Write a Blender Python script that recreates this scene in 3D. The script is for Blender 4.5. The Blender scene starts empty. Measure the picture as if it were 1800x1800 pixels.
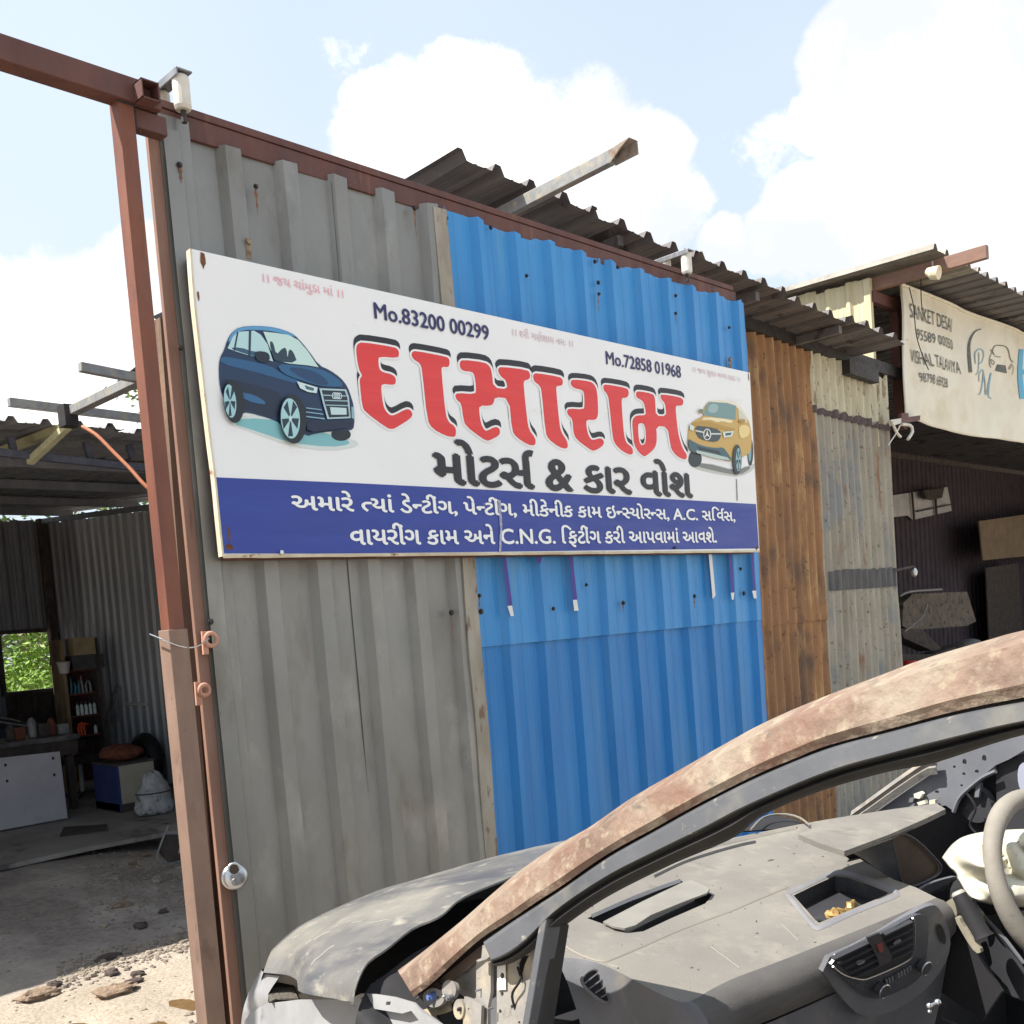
import bpy, bmesh, math, random
from mathutils import Vector, Matrix, noise
sc = bpy.context.scene
C = sc.collection
PI = math.pi
random.seed(7)

# ---------------------------------------------------------------- camera
FPX, CX, CY, EYE = 1803.0, 900.0, 1200.0, 1.6
_d1 = Vector((1761, -247, 1803)).normalized()
_s = 0.078
_dn = Vector((_s, 1.0, (247 - 1761 * _s) / 1803)).normalized()
_ez = -_dn
_ex = (_d1 - _ez * _d1.dot(_ez)).normalized()
_ey = _ez.cross(_ex)
cam = bpy.data.cameras.new('camera'); cam_o = bpy.data.objects.new('camera', cam); C.objects.link(cam_o)
cam.sensor_width = 36; cam.lens = 36 * FPX / 1800; cam.shift_y = 300 / 1800
cam.clip_start = 0.02; cam.clip_end = 2000
rx = Vector((_ex.x, _ey.x, _ez.x)); ux = -Vector((_ex.y, _ey.y, _ez.y)); bx_ = -Vector((_ex.z, _ey.z, _ez.z))
cam_o.matrix_world = Matrix(((rx.x, ux.x, bx_.x, 0), (rx.y, ux.y, bx_.y, 0), (rx.z, ux.z, bx_.z, EYE), (0, 0, 0, 1)))
sc.camera = cam_o

# ---------------------------------------------------------------- light
SUN = Vector((-0.60, 0.33, 1.0)).normalized()          # towards the sun
sun = bpy.data.lights.new('sun', 'SUN'); sun.energy = 4.9; sun.angle = math.radians(0.6); sun.color = (1, 0.955, 0.88)
sun_o = bpy.data.objects.new('sun', sun); C.objects.link(sun_o)
sun_o.rotation_euler = SUN.to_track_quat('Z', 'Y').to_euler(); sun_o.location = (0, 0, 20)
world = bpy.data.worlds.new('World'); sc.world = world; world.use_nodes = True
sc.view_settings.view_transform = 'Standard'; sc.view_settings.look = 'None'
sc.view_settings.exposure = 0.92; sc.view_settings.gamma = 1; sc.view_settings.use_curve_mapping = False
sc.cycles.max_bounces = 8; sc.cycles.diffuse_bounces = 5; sc.cycles.use_denoising = True

def ray(px, py):
    v = Vector((px - CX, py - CY, FPX))
    return Vector((_ex.dot(v), _ey.dot(v), _ez.dot(v)))
EYEV = Vector((0, 0, EYE))
def P(px, py, n, d):
    r = ray(px, py); n = Vector(n)
    return EYEV + r * ((d - n.dot(EYEV)) / n.dot(r))
def PY(px, py, Y): return P(px, py, (0, 1, 0), Y)
def PX(px, py, X): return P(px, py, (1, 0, 0), X)
def PZ(px, py, Z=0.0): return P(px, py, (0, 0, 1), Z)
# car frame: R to the car's right, F forward
_ph = math.radians(13)
CR = Vector((math.cos(_ph), -math.sin(_ph), 0)); CF = Vector((math.sin(_ph), math.cos(_ph), 0)); UZ = Vector((0, 0, 1))
def W(l, q, z): return CR * l + CF * q + UZ * z
def PS(px, py, off=0.0):                    # near side of the car, leaning inwards
    return P(px, py, CR - UZ * 0.24, 0.572 + off)
def PL(px, py, l): return P(px, py, CR, l)
def PQ(px, py, q): return P(px, py, CF, q)

def world_sky():
    nt = world.node_tree; N = nt.nodes; L = nt.links; N.clear()
    out = N.new('ShaderNodeOutputWorld'); bg = N.new('ShaderNodeBackground')
    sky = N.new('ShaderNodeTexSky'); sky.sky_type = 'NISHITA'; sky.sun_disc = False
    sky.sun_elevation = math.asin(SUN.z); sky.sun_rotation = math.atan2(SUN.x, SUN.y)
    sky.air_density = 1.0; sky.dust_density = 0.6; sky.ozone_density = 1.2
    co = N.new('ShaderNodeTexCoord')
    nz = N.new('ShaderNodeTexNoise'); nz.inputs['Scale'].default_value = 6.5; nz.inputs['Detail'].default_value = 10; nz.inputs['Roughness'].default_value = 0.66
    L.new(co.outputs['Generated'], nz.inputs['Vector'])
    nb = N.new('ShaderNodeTexNoise'); nb.inputs['Scale'].default_value = 1.7; nb.inputs['Detail'].default_value = 3
    mp = N.new('ShaderNodeMapping'); mp.inputs['Location'].default_value = (3.1, 1.7, 0.4); mp.inputs['Scale'].default_value = (1, 1, 1.8)
    L.new(co.outputs['Generated'], mp.inputs['Vector']); L.new(mp.outputs['Vector'], nb.inputs['Vector'])
    blobs = [(800, 165, 80), (870, 205, 110), (790, 250, 130), (920, 290, 170), (1030, 225, 105), (1080, 300, 130), (1150, 260, 70), (700, 270, 110), (660, 300, 70), (1150, 360, 90), (1000, 380, 200), (860, 360, 120),
             (1500, 100, 85), (1580, 70, 110), (1720, 60, 150), (1460, 200, 60), (1540, 215, 90), (1690, 200, 120), (1520, 345, 95), (1430, 405, 95), (1540, 425, 110), (1360, 425, 60), (1660, 410, 110), (1790, 350, 90), (1270, 435, 50),
             (150, 600, 170), (60, 660, 170), (-20, 560, 120), (250, 500, 100), (250, 640, 150), (380, 330, 60), (1860, 60, 200), (1780, 520, 110)]
    cur = None
    for (px, py, rad) in blobs:
        d = ray(px, py).normalized(); d2 = ray(px + rad, py).normalized()
        ang = d.angle(d2)
        vm = N.new('ShaderNodeVectorMath'); vm.operation = 'DOT_PRODUCT'
        L.new(co.outputs['Generated'], vm.inputs[0]); vm.inputs[1].default_value = d
        mr = N.new('ShaderNodeMapRange'); mr.inputs['From Min'].default_value = math.cos(ang * 1.3); mr.inputs['From Max'].default_value = math.cos(ang * 0.35)
        mr.inputs['To Min'].default_value = 0; mr.inputs['To Max'].default_value = 1
        L.new(vm.outputs['Value'], mr.inputs['Value'])
        if cur is None: cur = mr.outputs[0]
        else:
            mx = N.new('ShaderNodeMath'); mx.operation = 'MAXIMUM'; L.new(cur, mx.inputs[0]); L.new(mr.outputs[0], mx.inputs[1]); cur = mx.outputs[0]
    # elsewhere: unseen broken cumulus, made denser to keep up the fill light
    g = N.new('ShaderNodeMapRange'); g.inputs['From Min'].default_value = 0.46; g.inputs['From Max'].default_value = 0.60; g.inputs['To Max'].default_value = 0.8
    L.new(nb.outputs['Fac'], g.inputs['Value'])
    axis = ray(900, 500).normalized()
    vm = N.new('ShaderNodeVectorMath'); vm.operation = 'DOT_PRODUCT'; L.new(co.outputs['Generated'], vm.inputs[0]); vm.inputs[1].default_value = axis
    outv = N.new('ShaderNodeMapRange'); outv.inputs['From Min'].default_value = 0.80; outv.inputs['From Max'].default_value = 0.68
    L.new(vm.outputs['Value'], outv.inputs['Value'])
    mm = N.new('ShaderNodeMath'); mm.operation = 'MULTIPLY'; L.new(g.outputs[0], mm.inputs[0]); L.new(outv.outputs[0], mm.inputs[1])
    mx = N.new('ShaderNodeMath'); mx.operation = 'MAXIMUM'; L.new(cur, mx.inputs[0]); L.new(mm.outputs[0], mx.inputs[1])
    ns = N.new('ShaderNodeMath'); ns.operation = 'MULTIPLY_ADD'; L.new(nz.outputs['Fac'], ns.inputs[0]); ns.inputs[1].default_value = 2.5; ns.inputs[2].default_value = -1.25
    ad = N.new('ShaderNodeMath'); ad.operation = 'ADD'; L.new(mx.outputs[0], ad.inputs[0]); L.new(ns.outputs[0], ad.inputs[1])
    fin = N.new('ShaderNodeMapRange'); fin.interpolation_type = 'SMOOTHSTEP'; fin.inputs['From Min'].default_value = 0.24; fin.inputs['From Max'].default_value = 0.56
    L.new(ad.outputs[0], fin.inputs['Value'])
    # cloud shade
    n2 = N.new('ShaderNodeTexNoise'); n2.inputs['Scale'].default_value = 3.2; n2.inputs['Detail'].default_value = 7
    L.new(co.outputs['Generated'], n2.inputs['Vector'])
    cr = N.new('ShaderNodeMapRange'); cr.inputs['From Min'].default_value = 0.44; cr.inputs['From Max'].default_value = 0.62; L.new(n2.outputs['Fac'], cr.inputs['Value'])
    cc = N.new('ShaderNodeMix'); cc.data_type = 'RGBA'; cc.inputs['A'].default_value = (5.0, 5.2, 5.6, 1); cc.inputs['B'].default_value = (9.0, 8.9, 8.8, 1)
    L.new(cr.outputs[0], cc.inputs['Factor'])
    # thin veil over the blue
    veil = N.new('ShaderNodeMix'); veil.data_type = 'RGBA'; veil.inputs['B'].default_value = (4.5, 5.15, 5.95, 1)
    nv = N.new('ShaderNodeTexNoise'); nv.inputs['Scale'].default_value = 1.3; nv.inputs['Detail'].default_value = 4; L.new(co.outputs['Generated'], nv.inputs['Vector'])
    vr = N.new('ShaderNodeMapRange'); vr.inputs['From Min'].default_value = 0.3; vr.inputs['From Max'].default_value = 0.7; vr.inputs['To Min'].default_value = 0.7; vr.inputs['To Max'].default_value = 0.95
    L.new(nv.outputs['Fac'], vr.inputs['Value']); L.new(vr.outputs[0], veil.inputs['Factor']); L.new(sky.outputs[0], veil.inputs['A'])
    m = N.new('ShaderNodeMix'); m.data_type = 'RGBA'; L.new(fin.outputs[0], m.inputs['Factor']); L.new(veil.outputs['Result'], m.inputs['A']); L.new(cc.outputs['Result'], m.inputs['B'])
    L.new(m.outputs['Result'], bg.inputs['Color']); bg.inputs['Strength'].default_value = 0.1
    L.new(bg.outputs[0], out.inputs[0])
world_sky()

# ---------------------------------------------------------------- helpers
def srgb(r, g, b):
    f = lambda c: (c / 255 / 12.92) if c / 255 <= 0.04045 else ((c / 255 + 0.055) / 1.055) ** 2.4
    return (f(r), f(g), f(b), 1)

MATS = {}
def mat(name, c1, c2=None, c3=None, scale=(3, 3, 3), rough=0.7, metal=0.0, bump=0.0, bscale=40, t3=(0.55, 0.66), s3=None, detail=6, fac=(0.35, 0.65), spec=0.5, c4=None, s4=None, t4=(0.6, 0.66), coat=0.0, fleck=None, scratch=None):
    """colour c1<->c2 by soft noise, patches of c3 and c4 by thresholded noise, fine bump"""
    if name in MATS: return MATS[name]
    m = bpy.data.materials.new(name); m.use_nodes = True; nt = m.node_tree; N = nt.nodes; L = nt.links
    b = N['Principled BSDF']; b.inputs['Roughness'].default_value = rough; b.inputs['Metallic'].default_value = metal
    b.inputs['Specular IOR Level'].default_value = spec; b.inputs['Coat Weight'].default_value = coat
    co = N.new('ShaderNodeTexCoord')
    def nz(sv, det, th, loc):
        mp = N.new('ShaderNodeMapping'); mp.inputs['Scale'].default_value = sv; mp.inputs['Location'].default_value = loc
        L.new(co.outputs['Object'], mp.inputs['Vector'])
        n = N.new('ShaderNodeTexNoise'); n.inputs['Scale'].default_value = 1; n.inputs['Detail'].default_value = det; n.inputs['Roughness'].default_value = 0.62
        L.new(mp.outputs[0], n.inputs['Vector'])
        r = N.new('ShaderNodeMapRange'); r.inputs['From Min'].default_value = th[0]; r.inputs['From Max'].default_value = th[1]
        L.new(n.outputs['Fac'], r.inputs['Value']); return r.outputs[0], n
    col = None
    if c2 is None: b.inputs['Base Color'].default_value = c1
    else:
        f, _ = nz(scale, detail, fac, (0, 0, 0))
        mx = N.new('ShaderNodeMix'); mx.data_type = 'RGBA'; mx.inputs['A'].default_value = c1; mx.inputs['B'].default_value = c2
        L.new(f, mx.inputs['Factor']); col = mx.outputs['Result']
        for c, s, t, off in ((c3, s3, t3, (5.3, 2.2, 7.7)), (c4, s4, t4, (1.3, 9.2, 3.7))):
            if c is None: continue
            f, _ = nz(s or scale, 8, t, off)
            mx = N.new('ShaderNodeMix'); mx.data_type = 'RGBA'; L.new(col, mx.inputs['A']); mx.inputs['B'].default_value = c
            L.new(f, mx.inputs['Factor']); col = mx.outputs['Result']
        for lay in (fleck, scratch):
            if not lay: continue
            c, s, lo, hi = lay
            f, _ = nz(s, 4, (lo, hi), (8.1, 4.4, 6.2))
            mx = N.new('ShaderNodeMix'); mx.data_type = 'RGBA'; L.new(col, mx.inputs['A']); mx.inputs['B'].default_value = c
            L.new(f, mx.inputs['Factor']); col = mx.outputs['Result']
        L.new(col, b.inputs['Base Color'])
        # roughness follows the noise a little
        rr = N.new('ShaderNodeMapRange'); rr.inputs['To Min'].default_value = max(0.05, rough - 0.08); rr.inputs['To Max'].default_value = min(1, rough + 0.12)
        f2, _ = nz(tuple(v * 1.7 for v in scale), 5, (0.3, 0.7), (2, 2, 2)); L.new(f2, rr.inputs['Value']); L.new(rr.outputs[0], b.inputs['Roughness'])
    if bump:
        n = N.new('ShaderNodeTexNoise'); n.inputs['Scale'].default_value = bscale; n.inputs['Detail'].default_value = 6
        L.new(co.outputs['Object'], n.inputs['Vector'])
        bp = N.new('ShaderNodeBump'); bp.inputs['Strength'].default_value = bump; bp.inputs['Distance'].default_value = 0.01
        L.new(n.outputs['Fac'], bp.inputs['Height']); L.new(bp.outputs[0], b.inputs['Normal'])
    MATS[name] = m
    return m

def tag(o, label=None, cat=None, group=None, kind=None):
    if label: o['label'] = label
    if cat: o['category'] = cat
    if group: o['group'] = group
    if kind: o['kind'] = kind
    return o
def thing(name, label, cat, loc=(0, 0, 0), group=None):
    o = bpy.data.objects.new(name, None); C.objects.link(o); o.location = loc; o.empty_display_size = 0.1
    o['_loc'] = list(loc)
    return tag(o, label, cat, group)
def parent_to(o, p):
    o.parent = p
    def wl(x):
        v = Vector(x.get('_loc', (0, 0, 0)))
        return v
    o.matrix_parent_inverse = Matrix.Translation(-wl(p))
def link(name, me, m, parent=None, smooth=False):
    o = bpy.data.objects.new(name, me); C.objects.link(o)
    if m is not None and len(me.materials) == 0: me.materials.append(m)
    if parent is not None: parent_to(o, parent)
    if smooth:
        for p in me.polygons: p.use_smooth = True
    return o

class MB:
    def __init__(s): s.v = []; s.f = []
    def add(s, vs, fs):
        n = len(s.v); s.v += [tuple(v) for v in vs]; s.f += [tuple(n + i for i in f) for f in fs]
    def box(s, a, b):          # axis aligned min,max
        (x0, y0, z0), (x1, y1, z1) = a, b
        s.add([(x0, y0, z0), (x1, y0, z0), (x1, y1, z0), (x0, y1, z0), (x0, y0, z1), (x1, y0, z1), (x1, y1, z1), (x0, y1, z1)],
              [(0, 3, 2, 1), (4, 5, 6, 7), (0, 1, 5, 4), (1, 2, 6, 5), (2, 3, 7, 6), (3, 0, 4, 7)])
    def bar(s, p0, p1, w, h, up=(0, 0, 1)):     # rectangular bar between two points
        p0, p1 = Vector(p0), Vector(p1); d = (p1 - p0).normalized(); up = Vector(up)
        sd = d.cross(up)
        if sd.length < 1e-4: sd = d.cross(Vector((0, 1, 0)))
        sd.normalize(); u = sd.cross(d)
        a = sd * w / 2; b = u * h / 2
        s.add([p0 - a - b, p0 + a - b, p0 + a + b, p0 - a + b, p1 - a - b, p1 + a - b, p1 + a + b, p1 - a + b],
              [(0, 1, 2, 3), (4, 7, 6, 5), (0, 4, 5, 1), (1, 5, 6, 2), (2, 6, 7, 3), (3, 7, 4, 0)])
    def tube(s, pts, r, n=8, cap=True):
        pts = [Vector(p) for p in pts]; rs = r if isinstance(r, (list, tuple)) else [r] * len(pts)
        base = len(s.v); ref = None
        for i, p in enumerate(pts):
            d = (pts[min(i + 1, len(pts) - 1)] - pts[max(i - 1, 0)]).normalized()
            if ref is None:
                ref = Vector((0, 0, 1)) if abs(d.z) < 0.9 else Vector((1, 0, 0))
            a = (ref - d * ref.dot(d)).normalized(); ref = a; b = d.cross(a)
            for k in range(n):
                t = 2 * PI * k / n; s.v.append(tuple(p + (a * math.cos(t) + b * math.sin(t)) * rs[i]))
        for i in range(len(pts) - 1):
            for k in range(n):
                k2 = (k + 1) % n
                s.f.append((base + i * n + k, base + i * n + k2, base + (i + 1) * n + k2, base + (i + 1) * n + k))
        if cap:
            s.f.append(tuple(base + k for k in reversed(range(n)))); s.f.append(tuple(base + (len(pts) - 1) * n + k for k in range(n)))
    def grid(s, rows, close=False):
        n = len(rows[0]); base = len(s.v)
        for r in rows: s.v += [tuple(p) for p in r]
        for i in range(len(rows) - 1):
            for k in range(n - (0 if close else 1)):
                k2 = (k + 1) % n
                s.f.append((base + i * n + k, base + i * n + k2, base + (i + 1) * n + k2, base + (i + 1) * n + k))
    def prism(s, poly, ext):
        ext = Vector(ext); n = len(poly); a = [Vector(p) for p in poly]
        s.add(a + [p + ext for p in a], [tuple(range(n)), tuple(range(2 * n - 1, n - 1, -1))] + [(i, i + n, (i + 1) % n + n, (i + 1) % n) for i in range(n)])
    def ball(s, c, r, nu=10, nv=6, fn=None):
        rows = []
        for j in range(nv + 1):
            t = PI * j / nv
            row = []
            for i in range(nu):
                p = 2 * PI * i / nu
                d = Vector((math.sin(t) * math.cos(p), math.sin(t) * math.sin(p), math.cos(t)))
                rr = Vector((d.x * r[0], d.y * r[1], d.z * r[2])) if isinstance(r, (list, tuple)) else d * r
                if fn: rr = rr * fn(d)
                row.append(Vector(c) + rr)
            rows.append(row)
        s.grid(rows, close=True)
    def mesh(s, name):
        me = bpy.data.meshes.new(name); me.from_pydata(s.v, [], s.f); me.update(); return me
    def build(s, name, m, parent=None, smooth=False, fix=True, bevel=0, thick=0, subsurf=0, sharp=55):
        me = s.mesh(name)
        if fix:
            bm = bmesh.new(); bm.from_mesh(me); bmesh.ops.recalc_face_normals(bm, faces=bm.faces); bm.to_mesh(me); bm.free()
        o = link(name, me, m, parent, smooth)
        if smooth: me.set_sharp_from_angle(angle=math.radians(sharp))
        if thick:
            md = o.modifiers.new('thickness', 'SOLIDIFY'); md.thickness = thick; md.offset = 0
        if bevel:
            md = o.modifiers.new('bevel', 'BEVEL'); md.width = bevel; md.segments = 2; md.limit_method = 'ANGLE'
        if subsurf:
            md = o.modifiers.new('sub', 'SUBSURF'); md.levels = subsurf; md.render_levels = subsurf
        return o

def catmull(pts, n):
    """n points evenly spread along a smooth curve through pts (2D or 3D)"""
    pts = [Vector(p) for p in pts]
    if len(pts) == 2: return [pts[0].lerp(pts[1], i / (n - 1)) for i in range(n)]
    dense = []
    for i in range(len(pts) - 1):
        p0 = pts[max(i - 1, 0)]; p1 = pts[i]; p2 = pts[i + 1]; p3 = pts[min(i + 2, len(pts) - 1)]
        for k in range(12):
            t = k / 12
            dense.append(0.5 * ((2 * p1) + (-p0 + p2) * t + (2 * p0 - 5 * p1 + 4 * p2 - p3) * t * t + (-p0 + 3 * p1 - 3 * p2 + p3) * t ** 3))
    dense.append(pts[-1])
    ln = [0]
    for i in range(1, len(dense)): ln.append(ln[-1] + (dense[i] - dense[i - 1]).length)
    out = []; j = 0
    for i in range(n):
        t = ln[-1] * i / (n - 1)
        while j < len(ln) - 2 and ln[j + 1] < t: j += 1
        u = (t - ln[j]) / max(1e-9, ln[j + 1] - ln[j]); out.append(dense[j].lerp(dense[j + 1], min(1, max(0, u))))
    return out
def chaikin(poly, it=1, closed=True):
    p = [Vector(a).to_2d() if len(a) > 2 else Vector(a) for a in poly]
    for _ in range(it):
        q = []
        n = len(p)
        for i in range(n if closed else n - 1):
            a, b = p[i], p[(i + 1) % n]
            q += [a.lerp(b, 0.25), a.lerp(b, 0.75)]
        p = q
    return p
def flat_fill(loops, S=0.01):
    """triangulate closed 2D loops (holes by nesting); returns verts2d, faces"""
    cu = bpy.data.curves.new('tmp', 'CURVE'); cu.dimensions = '2D'; cu.fill_mode = 'BOTH'
    for lp in loops:
        sp = cu.splines.new('POLY'); sp.points.add(len(lp) - 1)
        for i, p in enumerate(lp): sp.points[i].co = (p[0] * S, p[1] * S, 0, 1)
        sp.use_cyclic_u = True
    o = bpy.data.objects.new('tmp', cu); C.objects.link(o)
    dg = bpy.context.evaluated_depsgraph_get(); me = bpy.data.meshes.new_from_object(o.evaluated_get(dg))
    vs = [(v.co.x / S, v.co.y / S) for v in me.vertices]; fs = [tuple(p.vertices) for p in me.polygons]
    C.objects.unlink(o); bpy.data.objects.remove(o); bpy.data.curves.remove(cu); bpy.data.meshes.remove(me)
    return vs, fs
def plate(name, loops, fn, m, parent=None, thick=0, smooth=0, subdiv=0, sm=False, facing=None, offset=0):
    """flat piece from 2D outlines, each 2D point carried into the scene by fn(x, y)"""
    loops = [chaikin(l, smooth) if smooth else l for l in loops]
    vs, fs = flat_fill(loops)
    me = bpy.data.meshes.new(name); bm = bmesh.new()
    bv = [bm.verts.new((x, y, 0)) for x, y in vs]
    for f in fs:
        try: bm.faces.new([bv[i] for i in f])
        except ValueError: pass
    bmesh.ops.remove_doubles(bm, verts=bm.verts, dist=1e-4)
    if subdiv:
        bmesh.ops.subdivide_edges(bm, edges=[e for e in bm.edges if e.calc_length() > subdiv], cuts=2, use_grid_fill=True)
        bmesh.ops.subdivide_edges(bm, edges=[e for e in bm.edges if e.calc_length() > subdiv], cuts=1, use_grid_fill=True)
        bmesh.ops.triangulate(bm, faces=bm.faces)
    for v in bm.verts: v.co = fn(v.co.x, v.co.y)
    bm.normal_update()
    tot = Vector((0, 0, 0))
    for f in bm.faces: tot += f.normal * f.calc_area()
    c = sum((v.co for v in bm.verts), Vector()) / max(1, len(bm.verts))
    want = Vector(facing) if facing is not None else (EYEV - c)
    if tot.dot(want) < 0:
        bmesh.ops.reverse_faces(bm, faces=bm.faces)
    bm.to_mesh(me); bm.free()
    o = link(name, me, m, parent, sm)
    if thick:
        md = o.modifiers.new('thickness', 'SOLIDIFY'); md.thickness = thick; md.offset = -1 if offset == 0 else offset
    return o
def cro(pts, ox, oy, s): return [(ox + x / s, oy + y / s) for x, y in pts]

# --- corrugated sheets
def trap_profile(pitch=0.2, h=0.028, minor=0.004):
    if minor < 0: return [(0, 0), (0.04, 0), (0.50, 0), (0.60, h), (0.86, h), (0.96, 0)]
    # offsets over one pitch: pan with two stiffening beads, then the crest
    return [(0, 0), (0.15, 0), (0.18, minor), (0.22, minor), (0.25, 0), (0.40, 0), (0.43, minor), (0.47, minor), (0.50, 0), (0.60, 0), (0.71, h), (0.86, h), (0.97, 0)]
def sheet_pts(length, kind='trap', pitch=0.2, h=0.028, phase=0.0, minor=0.004):
    out = []
    if kind == 'trap':
        pr = trap_profile(pitch, h, minor); k = math.floor(-phase) - 1
        while (k + phase) * pitch < length + pitch:
            for f, o in pr: out.append(((k + phase + f) * pitch, o))
            k += 1
        pts = [p for p in out if 1e-5 < p[0] < length - 1e-5]
        def at(x):
            for a, b in zip(out, out[1:]):
                if a[0] <= x <= b[0]: return a[1] + (b[1] - a[1]) * (x - a[0]) / max(1e-9, b[0] - a[0])
            return 0
        return [(0, at(0))] + pts + [(length, at(length))]
    n = max(2, int(length / pitch * 8))
    return [(length * i / n, h * 0.5 * (1 + math.sin(2 * PI * (length * i / n / pitch + phase)))) for i in range(n + 1)]
def corrugated(name, o, u, ulen, vfn0, vfn1, nrm, m, parent, kind='trap', pitch=0.2, h=0.028, phase=0.0, rows=8, seed=0, dent=0.004, ragged=0.0, v=(0, 0, 1), minor=0.004):
    """sheet from origin o along u; each line runs from o+v*vfn0(t) to o+v*vfn1(t); corrugation height along nrm"""
    o, u, v, nrm = Vector(o), Vector(u).normalized(), Vector(v), Vector(nrm).normalized()
    mb = MB(); pts = sheet_pts(ulen, kind, pitch, h, phase, minor); rnd = random.Random(seed)
    rj = [rnd.uniform(-1, 1) for _ in range(200)]
    grid = []
    for r in range(rows + 1):
        row = []
        for (t, off) in pts:
            a, b = vfn0(t), vfn1(t)
            if ragged:
                k = int(t / pitch * 2) % 200
                b += ragged * rj[k] if r == rows else 0
            z = a + (b - a) * r / rows
            p = o + u * t + v * z
            d = dent * noise.noise(Vector((t * 1.7 + seed * 3.1, z * 0.9, seed * 1.3))) * 2 + dent * 0.6 * noise.noise(Vector((t * 9 + seed, z * 4, seed * 2.3)))
            row.append(p + nrm * (off + d))
        grid.append(row)
    mb.grid(grid)
    ob = mb.build(name, m, parent, fix=False)
    return ob

# --- lettering
def text_mesh(body, offset=0.0, shear=0.0):
    cu = bpy.data.curves.new('tmp', 'FONT'); cu.body = body; cu.size = 1; cu.offset = offset; cu.shear = shear; cu.resolution_u = 3
    o = bpy.data.objects.new('tmp', cu); C.objects.link(o)
    dg = bpy.context.evaluated_depsgraph_get(); me = bpy.data.meshes.new_from_object(o.evaluated_get(dg))
    bm = bmesh.new(); bm.from_mesh(me)
    C.objects.unlink(o); bpy.data.objects.remove(o); bpy.data.curves.remove(cu); bpy.data.meshes.remove(me)
    return bm
def bm_maxx(bm): return max((v.co.x for v in bm.verts), default=0)
_barw = {}
def advance(body, offset):
    if offset not in _barw:
        b = text_mesh('l', offset); _barw[offset] = bm_maxx(b); b.free()
    b = text_mesh(body + 'l', offset); w = bm_maxx(b) - _barw[offset]; b.free(); return w
BOLD = [0]
def compose(text, offset=0.0):
    """visual-order text; '~' after a letter makes its half form (right stem cut off), '^' puts a reph over the letter before it; offset = extra stroke weight"""
    V = []; F = []; x = 0.0; k = 0; i = 0; w = offset
    shifts = [(0, 0)] if w < 0.013 else [(-w, 0), (w, 0), (0, w * 0.8), (0, -w * 0.8), (0, 0)]
    while i < len(text):
        ch = text[i]; nx = text[i + 1] if i + 1 < len(text) else ''
        z = 0.0006 * (k % 3); k += 1
        if ch == '^':
            t = 0.035 + offset; pts = []; cx, cy, r = x - 0.12, 0.66, 0.11
            for a in range(0, 9):
                an = PI - PI * 0.66 * a / 8; pts.append((cx + r + r * math.cos(an) - 0.02, cy + r * math.sin(an)))
            pts = [(pts[0][0], 0.56)] + pts; n = len(V)
            for j, p in enumerate(pts):
                q = pts[min(j + 1, len(pts) - 1)]; o_ = pts[max(j - 1, 0)]
                d = Vector((q[0] - o_[0], q[1] - o_[1])).normalized(); nn = Vector((-d.y, d.x)) * t
                V.append((p[0] + nn.x, p[1] + nn.y, z)); V.append((p[0] - nn.x, p[1] - nn.y, z))
            for j in range(len(pts) - 1): F.append((n + 2 * j, n + 2 * j + 1, n + 2 * j + 3, n + 2 * j + 2))
            i += 1; continue
        if ch == ' ': x += advance(' ', 0.0); i += 1; continue
        mx = 0
        for c_, (sx, sy) in enumerate(shifts):
            bm = text_mesh(ch, 0.0)
            if nx == '~':
                mx = bm_maxx(bm) - 0.165
                bmesh.ops.bisect_plane(bm, geom=bm.verts[:] + bm.edges[:] + bm.faces[:], plane_co=(mx, 0, 0), plane_no=(1, 0, 0), clear_outer=True)
            bm.verts.ensure_lookup_table(); n = len(V)
            V.extend([(v.co.x + x + sx, v.co.y + sy, z + c_ * 0.0001) for v in bm.verts]); idx = {v: n + q for q, v in enumerate(bm.verts)}
            F.extend([tuple(idx[v] for v in f.verts) for f in bm.faces]); bm.free()
        if nx == '~': x += mx - 0.01; i += 2
        else:
            x += advance(ch, 0.0); i += 1
            if ch == 'િ': x -= 0.05
            if ch in 'ોીા': x += 0.0
    return V, F, x
def lettering(name, text, p0, p1, hpx, Y, m, parent, offset=0.02, capu=0.59, off=0.0, fn=None):
    """words on the plane y=Y from pixel p0 to p1 (baseline); hpx marks the letters' height over p0"""
    V, F, w = compose(text, offset)
    a = PY(*p0, Y); b = PY(*p1, Y); h = (PY(*hpx, Y) - a).length
    du = (b - a) / w; dv = Vector((0, 0, 1)) * (h / capu); xw = 0.0
    for word in text.split(' '):
        V, F, w_ = compose(word, offset)
        if F:
            me = bpy.data.meshes.new(name)
            pts = [a + du * (x + xw) + dv * y + Vector((0, -off - z, 0)) for x, y, z in V]
            if fn: pts = [fn(p) for p in pts]
            me.from_pydata([tuple(p) for p in pts], [], F); me.update()
            link(name, me, m, parent)
        xw += w_ + advance(' ', 0.0)
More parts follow.
